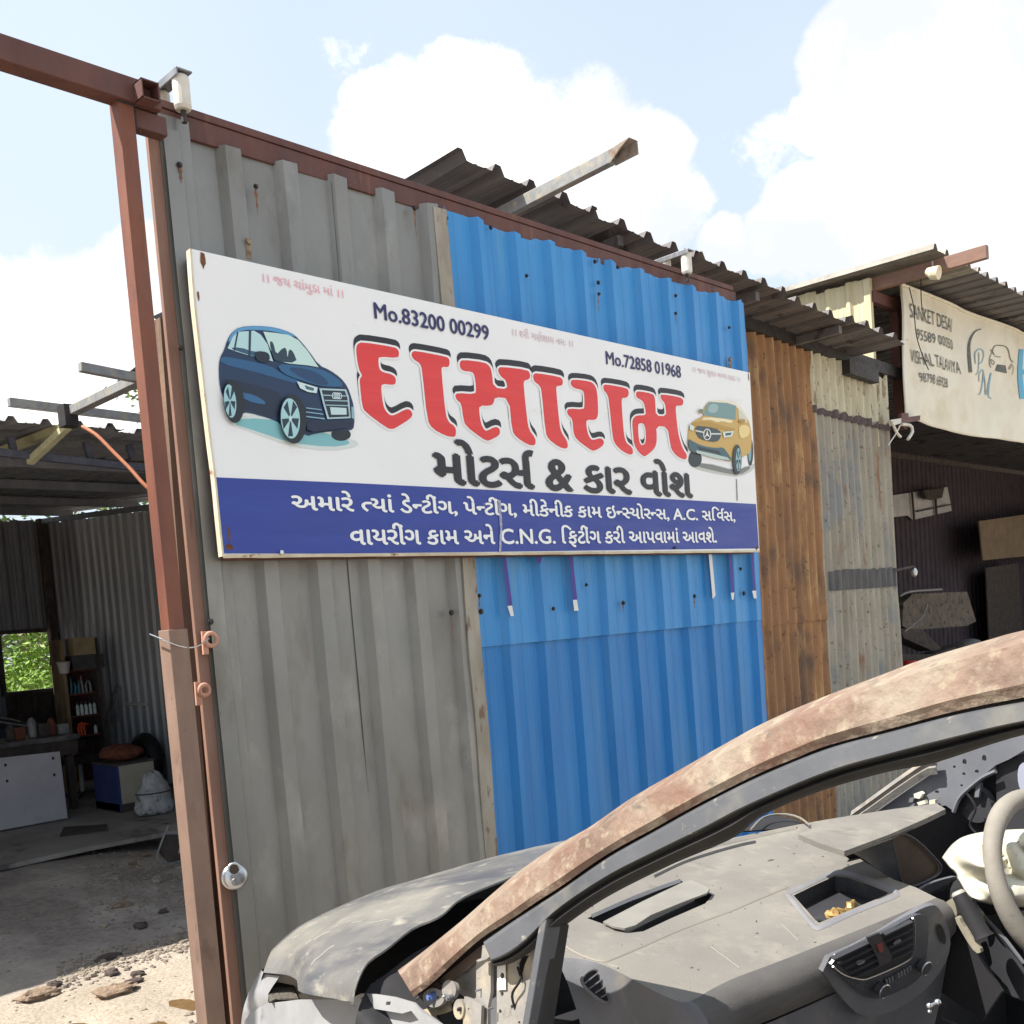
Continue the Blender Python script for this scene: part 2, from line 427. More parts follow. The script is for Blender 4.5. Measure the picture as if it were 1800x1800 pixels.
# ================================================================ gate
YG = 3.25
ZT = PY(290, 195, YG).z
XL = PY(324, 900, YG).x; XR = PY(1338, 1100, YG).x
RUSTP = mat('red_oxide_steel', srgb(96, 60, 52), srgb(80, 50, 46), srgb(122, 82, 64), scale=(9, 9, 3), rough=0.62, bump=0.15, bscale=60, s3=(14, 14, 2), t3=(0.58, 0.75))
RUSTB = mat('brown_oxide_steel', srgb(110, 88, 72), srgb(92, 70, 58), srgb(150, 118, 92), scale=(6, 6, 1.5), rough=0.7, bump=0.2, bscale=50, s3=(20, 20, 1.2), t3=(0.55, 0.7))
ORNG = mat('orange_primer', srgb(146, 112, 96), srgb(128, 96, 82), srgb(108, 82, 70), scale=(8, 8, 2), rough=0.6, bump=0.1, s3=(30, 30, 4), t3=(0.6, 0.7))
GREY = mat('aged_grey_sheet', srgb(136, 137, 134), srgb(121, 121, 117), srgb(107, 101, 92), scale=(2.5, 2.5, 1.3), rough=0.42, metal=0.35, bump=0.06, bscale=9, s3=(6, 6, 1.8), t3=(0.56, 0.76), c4=srgb(153, 152, 146), s4=(4, 4, 2), t4=(0.56, 0.74), fleck=(srgb(104, 88, 74), (30, 30, 12), 0.70, 0.77))
GALV = mat('galvanised_grey', srgb(138, 140, 144), srgb(116, 118, 122), srgb(152, 154, 158), scale=(20, 20, 1.0), rough=0.42, metal=0.5, bump=0.05)
BLUE = mat('blue_sheet', srgb(58, 140, 202), srgb(48, 128, 192), srgb(88, 148, 190), scale=(3, 3, 1.1), rough=0.36, bump=0.06, bscale=9, s3=(9, 9, 0.6), t3=(0.58, 0.8), c4=srgb(120, 130, 130), s4=(16, 16, 3), t4=(0.74, 0.8), spec=0.4, fleck=(srgb(40, 60, 84), (42, 42, 14), 0.72, 0.78))
BLUE2 = mat('blue_sheet_dusty', srgb(38, 124, 190), srgb(32, 112, 178), srgb(78, 132, 170), scale=(3, 3, 1.1), rough=0.4, bump=0.06, bscale=9, s3=(9, 9, 0.6), t3=(0.56, 0.82), c4=srgb(128, 120, 108), s4=(16, 16, 0.8), t4=(0.7, 0.8), spec=0.4)
STEEL = mat('bright_steel', srgb(205, 207, 210), srgb(180, 182, 186), rough=0.28, metal=0.9, scale=(20, 20, 20))
DARKS = mat('dark_steel', srgb(60, 56, 54), srgb(44, 42, 42), rough=0.6, metal=0.3, scale=(12, 12, 12))
WPVC = mat('dirty_white_plastic', srgb(215, 212, 204), srgb(190, 184, 172), srgb(160, 120, 80), scale=(9, 9, 9), rough=0.55, s3=(12, 12, 30), t3=(0.66, 0.72))

gate = thing('sliding_gate', 'tall sliding gate clad in grey and bright blue ribbed sheets under a brown rail', 'gate', (XL, YG, 0))
# top rail and frame (front face of the rail at YG-0.0)
mb = MB(); mb.box((PY(268, 200, YG).x, YG - 0.012, ZT - 0.075), (PY(1290, 515, YG).x, YG + 0.05, ZT))
mb.build('rail', RUSTP, gate, bevel=0.003)
mb = MB(); mb.box((PY(262, 190, YG).x, YG - 0.016, ZT + 0.002), (PY(1285, 512, YG).x, YG + 0.054, ZT + 0.028))
mb.build('rail_cap', RUSTP, gate, bevel=0.002)
mb = MB(); mb.box((XL - 0.006, YG - 0.008, 0.0), (XL + 0.036, YG + 0.012, ZT - 0.08)); mb.build('stile', ORNG, gate, bevel=0.003)
for z in (0.1, 1.35, 2.4):
    mb = MB(); mb.box((XL + 0.04, YG + 0.03, z), (XR - 0.02, YG + 0.07, z + 0.05)); mb.build('cross_rail', RUSTP, gate)
mb = MB(); mb.box((XR - 0.05, YG + 0.03, 0.06), (XR - 0.01, YG + 0.07, ZT - 0.1)); mb.build('stile', RUSTP, gate)
xs = PY(818, 1000, YG).x
# pitch of the ribs from the photograph
xb0 = PY(844, 388, YG).x; xb1 = PY(1076, 458, YG).x; pitch = (xb1 - xb0) / 4
topz = ZT - 0.045
def sh(x0, x1, z0, z1, m, ph, seed, yo=0.0, rag=0.012, rows=14, dent=0.006, z0fn=None, h=0.03, minor=0.002):
    return corrugated('corrugated_sheet', (x0, YG - 0.002 - yo, 0), (1, 0, 0), x1 - x0, z0fn or (lambda t: z0), lambda t: z1, (0, -1, 0), m, gate, 'trap', pitch, h, ph, rows, seed, dent, rag, minor=minor)
def ph_for(x0, xref):      # crest's right edge falls at xref
    return ((xref - x0) / pitch - 0.96) % 1
xg1 = PY(420, 1400, YG).x
xa = XL + 0.04
gx = PY(520, 290, YG).x
xm = xa + (xs - xa) * 0.5
sh(xa, xm + 0.06, 0.0, topz - 0.02, GREY, ph_for(xa, gx), 3, minor=-1, h=0.034)
sh(xm, xs - 0.01, -0.05, topz - 0.0, GREY, ph_for(xm, gx), 4, yo=0.002, minor=-1, h=0.034)
xbl = PY(773, 380, YG).x; xbl2 = PY(840, 1140, YG).x
lap = lambda t: PY(840, 1138, YG).z + (PY(1333, 1090, YG).z - PY(840, 1138, YG).z) * t / (XR - xs)
sh(xs - 0.02, XR, -0.22, lap(0) + 0.1, BLUE2, ph_for(xs - 0.02, xb0), 5, rows=8)
corrugated('corrugated_sheet', (xs - 0.0, YG - 0.016, 0), (1, 0, 0), XR - xs, lap, lambda t: topz - 0.012, (0, -1, 0), BLUE, gate, 'trap', pitch, 0.03, ph_for(xs, xb0), 14, 6, 0.006, 0.012, minor=0.002)
# grey lap strip between the grey and blue sheets
mb = MB(); a = 0.055
rows = []
for i in range(15):
    z = 0.04 + (topz - 0.02 - 0.04) * i / 14
    w = 0.004 * math.sin(i * 1.7)
    rows.append([(xs - a + w, YG - 0.004, z), (xs - a + w, YG - 0.044, z), (xs + 0.012 + w, YG - 0.052, z), (xs + 0.03 + w, YG - 0.012, z)])
mb.grid(rows); mb.build('lap_strip', mat('weathered_lap_strip', srgb(158, 152, 140), srgb(134, 126, 112), srgb(112, 92, 74), scale=(14, 14, 4), rough=0.6, s3=(24, 24, 8), t3=(0.56, 0.64)), gate)
# bent grey edge sheet at the left end
mb = MB()
rows = []
for i in range(21):
    z = 0.04 + (ZT - 0.06) * i / 20
    rows.append([(XL + 0.034, YG + 0.004, z), (XL + 0.036, YG - 0.012, z), (XL + 0.10, YG - 0.014 - 0.002 * math.sin(i), z), (XL + 0.15, YG - 0.012, z), (XL + 0.155, YG - 0.002, z)])
mb.grid(rows); mb.build('edge_sheet', GREY, gate)
# screws
def screw(p, r=0.008, m=DARKS):
    mb = MB(); mb.tube([p, p + Vector((0, -0.004, 0))], r * 1.5, 10); mb.tube([p + Vector((0, -0.004, 0)), p + Vector((0, -0.010, 0))], r, 6)
    return mb.build('screw', m, gate)
s0 = None
for (px, py) in [(315, 290), (449, 328), (728, 366), (784, 384), (784, 449), (862, 400), (925, 485), (1051, 497), (1052, 517), (1045, 460), (1085, 470), (317, 612), (370, 1093), (793, 1077),
                 (842, 1047), (972, 1070), (1095, 1060), (1118, 1059), (1220, 1048), (1301, 1000), (1307, 1043), (1030, 1028), (845, 1075), (1187, 520), (1187, 551), (1281, 576)]:
    p = PY(px, py, YG - 0.034)
    if s0 is None: s0 = screw(Vector((0, 0, 0)))
    o = s0.copy(); C.objects.link(o); o.location = p
    k = random.uniform(0.7, 1.15); o.scale = (k, 1, k)
bpy.data.objects.remove(s0)
# hasp rings welded to the stile
def ring(c, R, r, nrm_axis='Y', n=20, m_=8, mbx=None, sq=1.0):
    mbx = mbx or MB(); rows = []
    for i in range(n):
        t = 2 * PI * i / n; d = Vector((math.cos(t), 0, math.sin(t) * sq)) if nrm_axis == 'Y' else Vector((0, math.cos(t), math.sin(t) * sq))
        ax = Vector((0, 1, 0)) if nrm_axis == 'Y' else Vector((1, 0, 0))
        rows.append([Vector(c) + d * R + (d * math.cos(2 * PI * k / m_) + ax * math.sin(2 * PI * k / m_)) * r for k in range(m_)])
    rows.append(rows[0]); mbx.grid(rows, close=True); return mbx
PINK = mat('dusty_pink_primer', srgb(196, 150, 128), srgb(170, 124, 104), scale=(12, 12, 12), rough=0.7)
for (px, py, R) in ((371, 1124, 0.022), (359, 1213, 0.018)):
    c = PY(px, py, YG - 0.03); mb = ring(c, R, 0.008, 'Y'); mb.bar(c + Vector((-0.02, 0.01, -0.05)), c + Vector((-0.018, 0.01, 0.03)), 0.02, 0.01, up=(0, 1, 0)); mb.build('hasp_ring', PINK, gate, smooth=True)
mb = MB()
# roller brackets on the rail
def bracket(px, py, s, first):
    c = PY(px, py, YG - 0.03); mb = MB()
    o = thing('gate_roller', ('rust stained white gate roller under bent steel plate beside the tall brown post' if first else 'white gate roller under steel plate above the right end of the blue sheets'), 'roller', c, 'guide rollers on the gate rail')
    x = c.x; z = ZT + 0.028
    mb.bar((x, YG + 0.14, z + 0.085), (x, YG - 0.085, z + 0.085), 0.055, 0.006)
    mb.bar((x - 0.03, YG + 0.14, z + 0.075), (x - 0.03, YG - 0.085, z + 0.075), 0.006, 0.026)
    mb.bar((x - 0.01, YG + 0.14, z + 0.085), (x - 0.01, YG + 0.14, z - 0.1), 0.05, 0.007, up=(0, 1, 0))
    mb.build('bracket', GALV, o, bevel=0.002)
    for dy, zb in ((-0.05, -0.035), (0.085, -0.02)):
        m2 = MB(); m2.tube([(x, YG + dy, z + zb), (x, YG + dy, z + zb + 0.012), (x, YG + dy, z + 0.07), (x, YG + dy, z + 0.078)], [0.024, 0.029, 0.029, 0.025], 18); m2.build('roller', WPVC, o, bevel=0.002)
        m3 = MB(); m3.tube([(x, YG + dy, z - 0.075), (x, YG + dy, z + 0.1)], 0.010, 8); m3.build('axle_bolt', DARKS, o)
bracket(318, 208, 1.0, True); bracket(1203, 490, 0.95, False)

# posts left of the gate
post = thing('gate_post', 'reddish brown steel post and long overhead beam framing the yard entrance', 'post', PY(215, 900, YG - 0.1) * Vector((1, 1, 0)) if False else (1.3, YG - 0.06, 0))
YP = YG - 0.10
pa = PY(206, 170, YP); pb = PY(297, 1100, YP); pc = PY(366, 1800, YP)
lean = (pa.x - pc.x) / (pa.z - pc.z)
def px_at(z): return pa.x + lean * (z - pa.z)
wF, wS = 0.054, 0.06
zt = pa.z + 0.02; zb = PY(297, 1108, YP).z
def postbit(z0, z1, g, m, name):
    mb = MB()
    x0, x1 = px_at(z0), px_at(z1)
    q = [(-g, -g), (wF + g, -g), (wF + g, wS + g), (-g, wS + g)]
    mb.add([(x0 + a, YP + b, z0) for a, b in q] + [(x1 + a, YP + b, z1) for a, b in q], [(0, 3, 2, 1), (4, 5, 6, 7), (0, 1, 5, 4), (1, 2, 6, 5), (2, 3, 7, 6), (3, 0, 4, 7)])
    return mb.build(name, m, post, bevel=0.003)
POSTM = mat('orange_brown_post', srgb(120, 72, 52), srgb(102, 60, 48), srgb(84, 52, 44), scale=(9, 9, 3), rough=0.6, bump=0.08, bscale=70, s3=(14, 14, 5), t3=(0.58, 0.75), fleck=(srgb(84, 54, 44), (60, 60, 20), 0.68, 0.75))
POSTD = mat('dusty_brown_post', srgb(134, 110, 96), srgb(114, 92, 80), srgb(92, 72, 62), scale=(7, 7, 3), rough=0.7, bump=0.08, bscale=70, s3=(10, 10, 5), t3=(0.58, 0.75), fleck=(srgb(84, 60, 50), (60, 60, 20), 0.68, 0.75))
postbit(zb, zt, 0.0, POSTM, 'post_shaft'); postbit(0.0, zb + 0.002, 0.007, POSTD, 'post_sleeve')
# overhead beam running left from the gate's corner
b0 = PY(-420, 0, YG - 0.02); zc = PY(150, 128, YG - 0.03).z
bt = PY(0, 57, YP - 0.02).z; bb = PY(0, 103, YP - 0.02).z
xe = PY(281, 150, YP - 0.02).x
mb = MB(); mb.box((-5.0, YP - 0.02, bb), (xe, YP + 0.05, bt)); mb.build('overhead_beam', RUSTP, post, bevel=0.003)
mb = MB(); xk = PY(250, 160, YP - 0.02).x; zk = PY(250, 170, YP - 0.02).z
for dx, dz, w, h in ((-0.028, 0, 0.004, 0.06), (0.028, 0, 0.004, 0.06), (0, -0.028, 0.06, 0.004), (0, 0.028, 0.06, 0.004)):
    mb.bar((xk + dx, YP - 0.075, zk + dz), (xk + dx, YP - 0.022, zk + dz), w, h)
mb.build('stub_tube', RUSTP, post)
mb = MB(); mb.bar((pa.x + 0.06, YP + 0.03, bb - 0.035), (XL + 0.02, YP + 0.03, bb - 0.035), 0.05, 0.06); mb.build('cross_tube', RUSTP, post, bevel=0.003)
mb = MB(); mb.prism([(pa.x + 0.078, YP + 0.02, bb), (pa.x + 0.13, YP + 0.02, bb), (pa.x + 0.078, YP + 0.02, bb - 0.07)], (0, 0.006, 0)); mb.build('gusset', ORNG, post)
# second, rear post between the front post and the gate
YR = YG + 0.12
post2 = thing('guide_post', 'brown folded channel post standing in the gap between front post and gate', 'post', PY(345, 1700, YR) * Vector((1, 1, 0)))
ta = PY(296, 560, YR); tb = PY(388, 1800, YR)
mb = MB()
rows = []
for i in range(13):
    t = i / 12; p = ta.lerp(tb, t) if t < 1 else tb
    z = ta.z + (0.0 - ta.z) * t; x = ta.x + (tb.x - ta.x) / (tb.z - ta.z) * (z - ta.z)
    rows.append([(x - 0.03, YR + 0.05, z), (x - 0.03, YR, z), (x + 0.0, YR - 0.012, z), (x + 0.03, YR + 0.028, z), (x + 0.055, YR - 0.008, z), (x + 0.075, YR + 0.03, z)])
mb.grid(rows); mb.build('channel', RUSTB, post2, thick=0.004)
# wire loop tying post and gate
wire = MB(); pts = []
A = PY(285, 1124, YP - 0.012); B = PY(367, 1122, YG - 0.05)
for i in range(15):
    t = i / 14; p = A.lerp(B, t); p.z -= 0.03 * math.sin(PI * t) ; p.y -= 0.02 * math.sin(PI * t); pts.append(p)
wire.tube(pts, 0.0028, 6); wire.tube([A, A + Vector((0.0, 0.08, 0.02))], 0.0028, 6)
o = wire.build('tie_wire', STEEL, None, smooth=True); tag(o, 'thin bare wire looped from the brown post to the gate ring', 'wire')
# round padlock
pc_ = PY(412, 1541, YG - 0.05); pad = thing('padlock', 'round silver disc padlock hanging from the gate edge', 'padlock', pc_)
R = 0.046
mb = MB(); tiltn = Vector((-0.35, -0.93, 0.1)).normalized(); uu = Vector((0, 0, 1)).cross(tiltn).normalized(); vv = tiltn.cross(uu)
def disc_rows(prof, n=40):
    rows = []
    for (rr, hh) in prof:
        rows.append([pc_ + (uu * math.cos(2 * PI * k / n) + vv * math.sin(2 * PI * k / n)) * rr * R + tiltn * hh for k in range(n)])
    return rows
mb.grid(disc_rows([(0.0, -0.012), (0.8, -0.012), (0.97, -0.006), (1.0, 0.0), (0.97, 0.007), (0.82, 0.012), (0.78, 0.0135), (0.30, 0.015), (0, 0.015)]), close=True)
pb_ = mb.build('lock_body', STEEL, pad, smooth=True)
cc_ = pc_ + vv * R * 0.62
mb = MB(); mb.tube([cc_ + tiltn * 0.0125, cc_ + tiltn * 0.0165], [R * 0.40, R * 0.38], 24); mb.build('shackle_notch', mat('lock_shadow', srgb(70, 58, 48), rough=0.7), pad)
mb = MB(); pts = [cc_ + (uu * math.cos(t) + vv * math.sin(t)) * R * 0.40 + tiltn * 0.012 for t in [PI * (-0.05 + 1.1 * i / 14) for i in range(15)]]; mb.tube(pts, 0.0055, 8); mb.build('shackle', STEEL, pad, smooth=True)
mb = MB(); pts = [pc_ - vv * R * 0.35 + (uu * math.cos(t) + vv * math.sin(t)) * R * 0.26 + tiltn * 0.0152 for t in [PI * (0.3 + 1.4 * i / 12) for i in range(13)]]; mb.tube(pts, 0.0015, 5); mb.build('stamped_mark', GALV, pad)

# ================================================================ signboard
YS = YG - 0.105      # face of the board
WHT = mat('printed_white', srgb(232, 234, 235), srgb(225, 228, 229), srgb(214, 208, 192), scale=(1.2, 1.2, 1.2), rough=0.38, bump=0.25, bscale=3, s3=(3, 3, 9), t3=(0.66, 0.8))
WHTE = mat('vinyl_edge', srgb(215, 208, 186), srgb(190, 176, 150), srgb(140, 92, 58), scale=(6, 6, 6), rough=0.6, s3=(9, 9, 9), t3=(0.62, 0.68))
SBL = mat('sign_blue', srgb(36, 62, 150), srgb(32, 56, 142), scale=(2, 2, 14), rough=0.42)
SRED = mat('sign_red', srgb(220, 60, 60), srgb(212, 54, 56), scale=(2, 2, 30), rough=0.45)
SBLK = mat('sign_black', srgb(24, 28, 36), rough=0.45)
SNAVY = mat('sign_navy', srgb(36, 34, 92), rough=0.45)
SPINK = mat('sign_pink', srgb(226, 164, 178), rough=0.5)
SPALE = mat('sign_pale_pink', srgb(212, 182, 188), rough=0.5)
sign = thing('signboard', 'long white and blue car workshop signboard fixed across the gate', 'sign', PY(860, 980, YS))
outline = [(335, 437), (500, 474), (830, 547), (1100, 607), (1318, 655), (1326, 812), (1335, 968), (1100, 971), (860, 975), (600, 977), (392, 978), (384, 900), (378, 838), (368, 760), (352, 620), (341, 520)]
SY = lambda d: (lambda x, y: PY(x, y, YS - d))
def bow(d):
    def f(x, y):
        p = PY(x, y, YS - d)
        return p
    return f
plate('board', [outline], bow(0), WHT, sign, thick=0.016)
mb = MB()
ol = [PY(x, y, YS + 0.004) for x, y in [(338, 445), (1318, 660), (1334, 970), (394, 980)]]
cen = sum(ol, Vector()) / 4
for i in range(4):
    a, b = ol[i], ol[(i + 1) % 4]
    a = a + (cen - a).normalized() * 0.02 + Vector((0, 0.042, 0)); b = b + (cen - b).normalized() * 0.02 + Vector((0, 0.042, 0))
    mb.bar(a, b, 0.025, 0.025, up=(0, 1, 0))
mb.build('board_frame', RUSTP, sign)
mb = MB(); a = PY(392, 980, YS - 0.004); b = PY(1335, 970, YS - 0.004)
rows = []
for i in range(40):
    t = i / 39; p = a.lerp(b, t); wv = 0.0025 * noise.noise(Vector((t * 30, 0, 0)))
    rows.append([p + Vector((0, 0.03, wv)), p + Vector((0, 0.0, -0.002 + wv)), p + Vector((0, -0.003, 0.006 + wv)), p + Vector((0, 0.0035, 0.011))])
mb.grid(rows); mb.build('folded_edge', WHTE, sign)
mb = MB(); le = [PY(x, y, YS - 0.003) for x, y in [(335, 437), (341, 520), (352, 620), (368, 760), (378, 838), (384, 900), (392, 978)]]
mb.grid([[p + Vector((0.0, 0.03, 0)), p + Vector((-0.003, 0, 0)), p + Vector((0.004, -0.0005, 0))] for p in catmull(le, 20)]); mb.build('folded_edge', WHTE, sign)
plate('blue_band', [[(380, 839), (620, 849), (860, 861), (1100, 873), (1329, 886), (1334, 964), (1100, 967), (860, 970), (600, 973), (394, 973)]], SY(0.0012), SBL, sign)
# --- headline: red letters with a white outline and a black drop
T2 = lambda p: cro(p, 600, 560, 4.5)
T3 = lambda p: cro(p, 880, 560, 3.913)
letters = [
 [T2([(130,200),(165,185),(420,225),(450,245),(458,280),(448,312),(300,300),(292,330),(300,400),(330,425),(400,440),(432,470),(430,515),(405,525),(320,515),(315,560),(330,680),(350,730),(385,765),(420,765),(510,715),(545,720),(565,755),(550,790),(430,865),(400,875),(360,865),(190,740),(165,690),(145,500),(150,470),(168,450),(140,405),(120,290),(118,225)])],
 [T2([(560,262),(590,255),(830,300),(856,320),(856,370),(840,385),(795,380),(792,420),(825,760),(850,820),(895,850),(908,880),(905,930),(880,938),(820,925),(720,870),(680,800),(640,410),(625,355),(575,325),(555,295)])],
 [T2([(935,345),(960,325),(1130,345),(1175,375),(1192,430),(1203,545),(1315,560),(1305,490),(1265,460),(1243,425),(1240,395),(1265,380),(1470,405),(1495,435),(1490,480),(1445,490),(1442,530),(1470,800),(1485,880),(1535,945),(1538,990),(1520,1005),(1470,995),(1380,935),(1350,880),(1328,632),(1215,620),(1205,670),(1180,690),(1090,688),(1092,750),(1105,830),(1130,880),(1150,890),(1215,855),(1250,865),(1257,905),(1240,930),(1170,965),(1150,965),(1110,945),(985,850),(965,790),(950,670),(915,645),(900,610),(915,588),(1060,598),(1068,560),(1055,450),(1035,420),(965,415),(940,390)])],
 [T2([(1520,440),(1545,430),(1725,460),(1752,480),(1752,520),(1735,532),(1702,532),(1700,570),(1725,830),(1740,900),(1785,965),(1792,1000),(1790,1022),(1770,1030),(1720,1015),(1640,955),(1615,900),(1585,570),(1570,530),(1530,500),(1518,470)])],
 [T3([(480,430),(500,418),(610,430),(645,450),(665,500),(672,640),(665,685),(645,698),(590,695),(590,740),(600,790),(620,830),(640,835),(690,820),(710,840),(710,865),(690,885),(650,908),(630,908),(600,890),(520,830),(500,780),(495,690),(465,665),(455,635),(470,618),(570,625),(578,600),(575,510),(560,490),(510,480),(485,460)])],
 [T3([(705,460),(725,452),(860,475),(882,495),(880,530),(865,545),(835,545),(832,580),(845,760),(855,830),(870,860),(905,885),(912,920),(905,935),(880,935),(820,900),(780,850),(770,800),(745,560),(735,520),(710,495)])],
 [T3([(930,510),(945,498),(1040,515),(1060,535),(1065,590),(1068,668),(1140,672),(1135,600),(1125,575),(1105,555),(1098,530),(1110,520),(1235,540),(1258,560),(1255,590),(1240,600),(1205,598),(1205,640),(1220,780),(1240,860),(1260,905),(1282,935),(1280,965),(1260,970),(1210,945),(1175,900),(1165,850),(1148,745),(1070,738),(1075,820),(1070,870),(1050,905),(1000,945),(985,948),(950,920),(920,870),(912,800),(905,710),(915,680),(940,665),(995,665),(1000,640),(985,575),(960,555),(935,545)]),
  T3([(945,730),(958,718),(985,722),(998,760),(1000,840),(990,865),(970,872),(955,850),(948,800)])]]
def outset(poly, d):
    n = len(poly); A = sum(poly[i][0] * poly[(i + 1) % n][1] - poly[(i + 1) % n][0] * poly[i][1] for i in range(n))
    sgn = 1 if A > 0 else -1; out = []
    for i in range(n):
        a, b, c = Vector(poly[i - 1]), Vector(poly[i]), Vector(poly[(i + 1) % n])
        e1 = (b - a).normalized(); e2 = (c - b).normalized()
        nn = Vector((e1.y + e2.y, -e1.x - e2.x))
        if nn.length < 1e-6: nn = Vector((e1.y, -e1.x))
        nn.normalize(); k = 1 / max(0.6, nn.dot(Vector((e1.y, -e1.x))))
        out.append(tuple(b + nn * d * sgn * k))
    return out
for L_ in letters:
    sc_ = 1.0 if L_ in letters[:4] else 0.85
    o1 = chaikin(L_[0], 1)
    blk = [(x + (-1.5) * sc_, y - 10.5 * sc_) for x, y in outset(o1, 3.6 * sc_)]
    lp = [blk]
    if len(L_) > 1: lp.append([(x - 1.0, y - 9) for x, y in outset(chaikin(L_[1], 1), -0.5)])
    plate('letter_shadow', lp, SY(0.0014), SBLK, sign)
    lp = [outset(o1, 3.4 * sc_)]
    if len(L_) > 1: lp.append(outset(chaikin(L_[1], 1), -2.2))
    plate('letter_outline', lp, SY(0.0022), WHT, sign)
    lp = [o1] + [chaikin(l, 1) for l in L_[1:]]
    plate('letter', lp, SY(0.0030), SRED, sign)
# --- the smaller lines
def line(text, p0, p1, hp, m, off, name='word', cap=0.59): return lettering(name, text, p0, p1, hp, YS, m, sign, off, cap, 0.0032)
line('।। જય ચાંમુડા માં ।।', (458, 495), (605, 525), (455, 481), SPINK, 0.012)
line('Mo.83200 00299', (656, 559), (860, 598.5), (652.5, 530), SNAVY, 0.022, cap=0.715)
line('।। શ~રી ગણેશાય નમઃ ।।', (898, 589), (1008, 611), (896, 578), SPALE, 0.012)
line('Mo.72858 01968', (1064, 639.5), (1197, 664.5), (1062, 616), SNAVY, 0.018, cap=0.715)
line('।। જય સુણા વાળા દાદા ।।', (1216, 653), (1301, 671.5), (1215, 645), SPALE, 0.008)
line('મોટસ^ & કાર વોશ', (762, 849), (1216, 874.5), (759, 797), SBLK, 0.036, 'word', 0.59)
WLET = mat('sign_white_letters', srgb(232, 236, 236), rough=0.45)
line('અમારે ત~યાં ડેન~ટીંગ, પેન~ટીંગ, મીકેનીક કામ ઇન~સ~યોરન~સ, A.C. સવિ^સ,'.replace('સવિ^સ', 'સિવ^સ'), (512, 896), (1292, 916), (510, 872), WLET, 0.026)
line('વાયરીંગ કામ અને C.N.G. િફટીંગ કરી આપવામાં આવશે.', (615, 957.5), (1260, 953.5), (613, 932), WLET, 0.026)
# --- printed pictures of two cars
PICW = 3.6
def picture(origin, scale, layers, base):
    for k, (nm, colr, kind, data) in enumerate(layers):
        d = base + 0.00035 * k
        if kind == 'poly': lp = [cro(data, origin[0], origin[1], scale)]; smo = 1
        elif kind == 'sharp': lp = [cro(data, origin[0], origin[1], scale)]; smo = 0
        elif kind == 'ell':
            cx, cy, ra, rb, *rot = data; an = math.radians(rot[0]) if rot else 0; smo = 0
            lp = [cro([(cx + ra * math.cos(t) * math.cos(an) - rb * math.sin(t) * math.sin(an), cy + ra * math.cos(t) * math.sin(an) + rb * math.sin(t) * math.cos(an)) for t in [2 * PI * i / 28 for i in range(28)]], *origin, scale)]
        elif kind == 'ring':
            cx, cy, ra, rb, w = data; smo = 0
            lp = [cro([(cx + r1 * math.cos(t), cy + r2 * math.sin(t)) for t in [2 * PI * i / 24 for i in range(24)]], *origin, scale) for r1, r2 in ((ra, rb), (ra - w, rb - w))]
        elif kind == 'spokes':
            cx, cy, ra, rb, n, w = data; smo = 0; lp = []
            for i in range(n):
                t = 2 * PI * i / n + 0.3
                lp.append(cro([(cx + ra * 0.15 * math.cos(t - 0.4), cy + rb * 0.15 * math.sin(t - 0.4)), (cx + ra * math.cos(t - w), cy + rb * math.sin(t - w)), (cx + ra * math.cos(t + w), cy + rb * math.sin(t + w)), (cx + ra * 0.15 * math.cos(t + 0.4), cy + rb * 0.15 * math.sin(t + 0.4))], *origin, scale))
        m = mat('print_' + '_'.join(str(c) for c in colr), srgb(*colr), rough=0.45)
        plate(nm, lp, SY(d), m, sign, smooth=smo)
S = (330, 420)
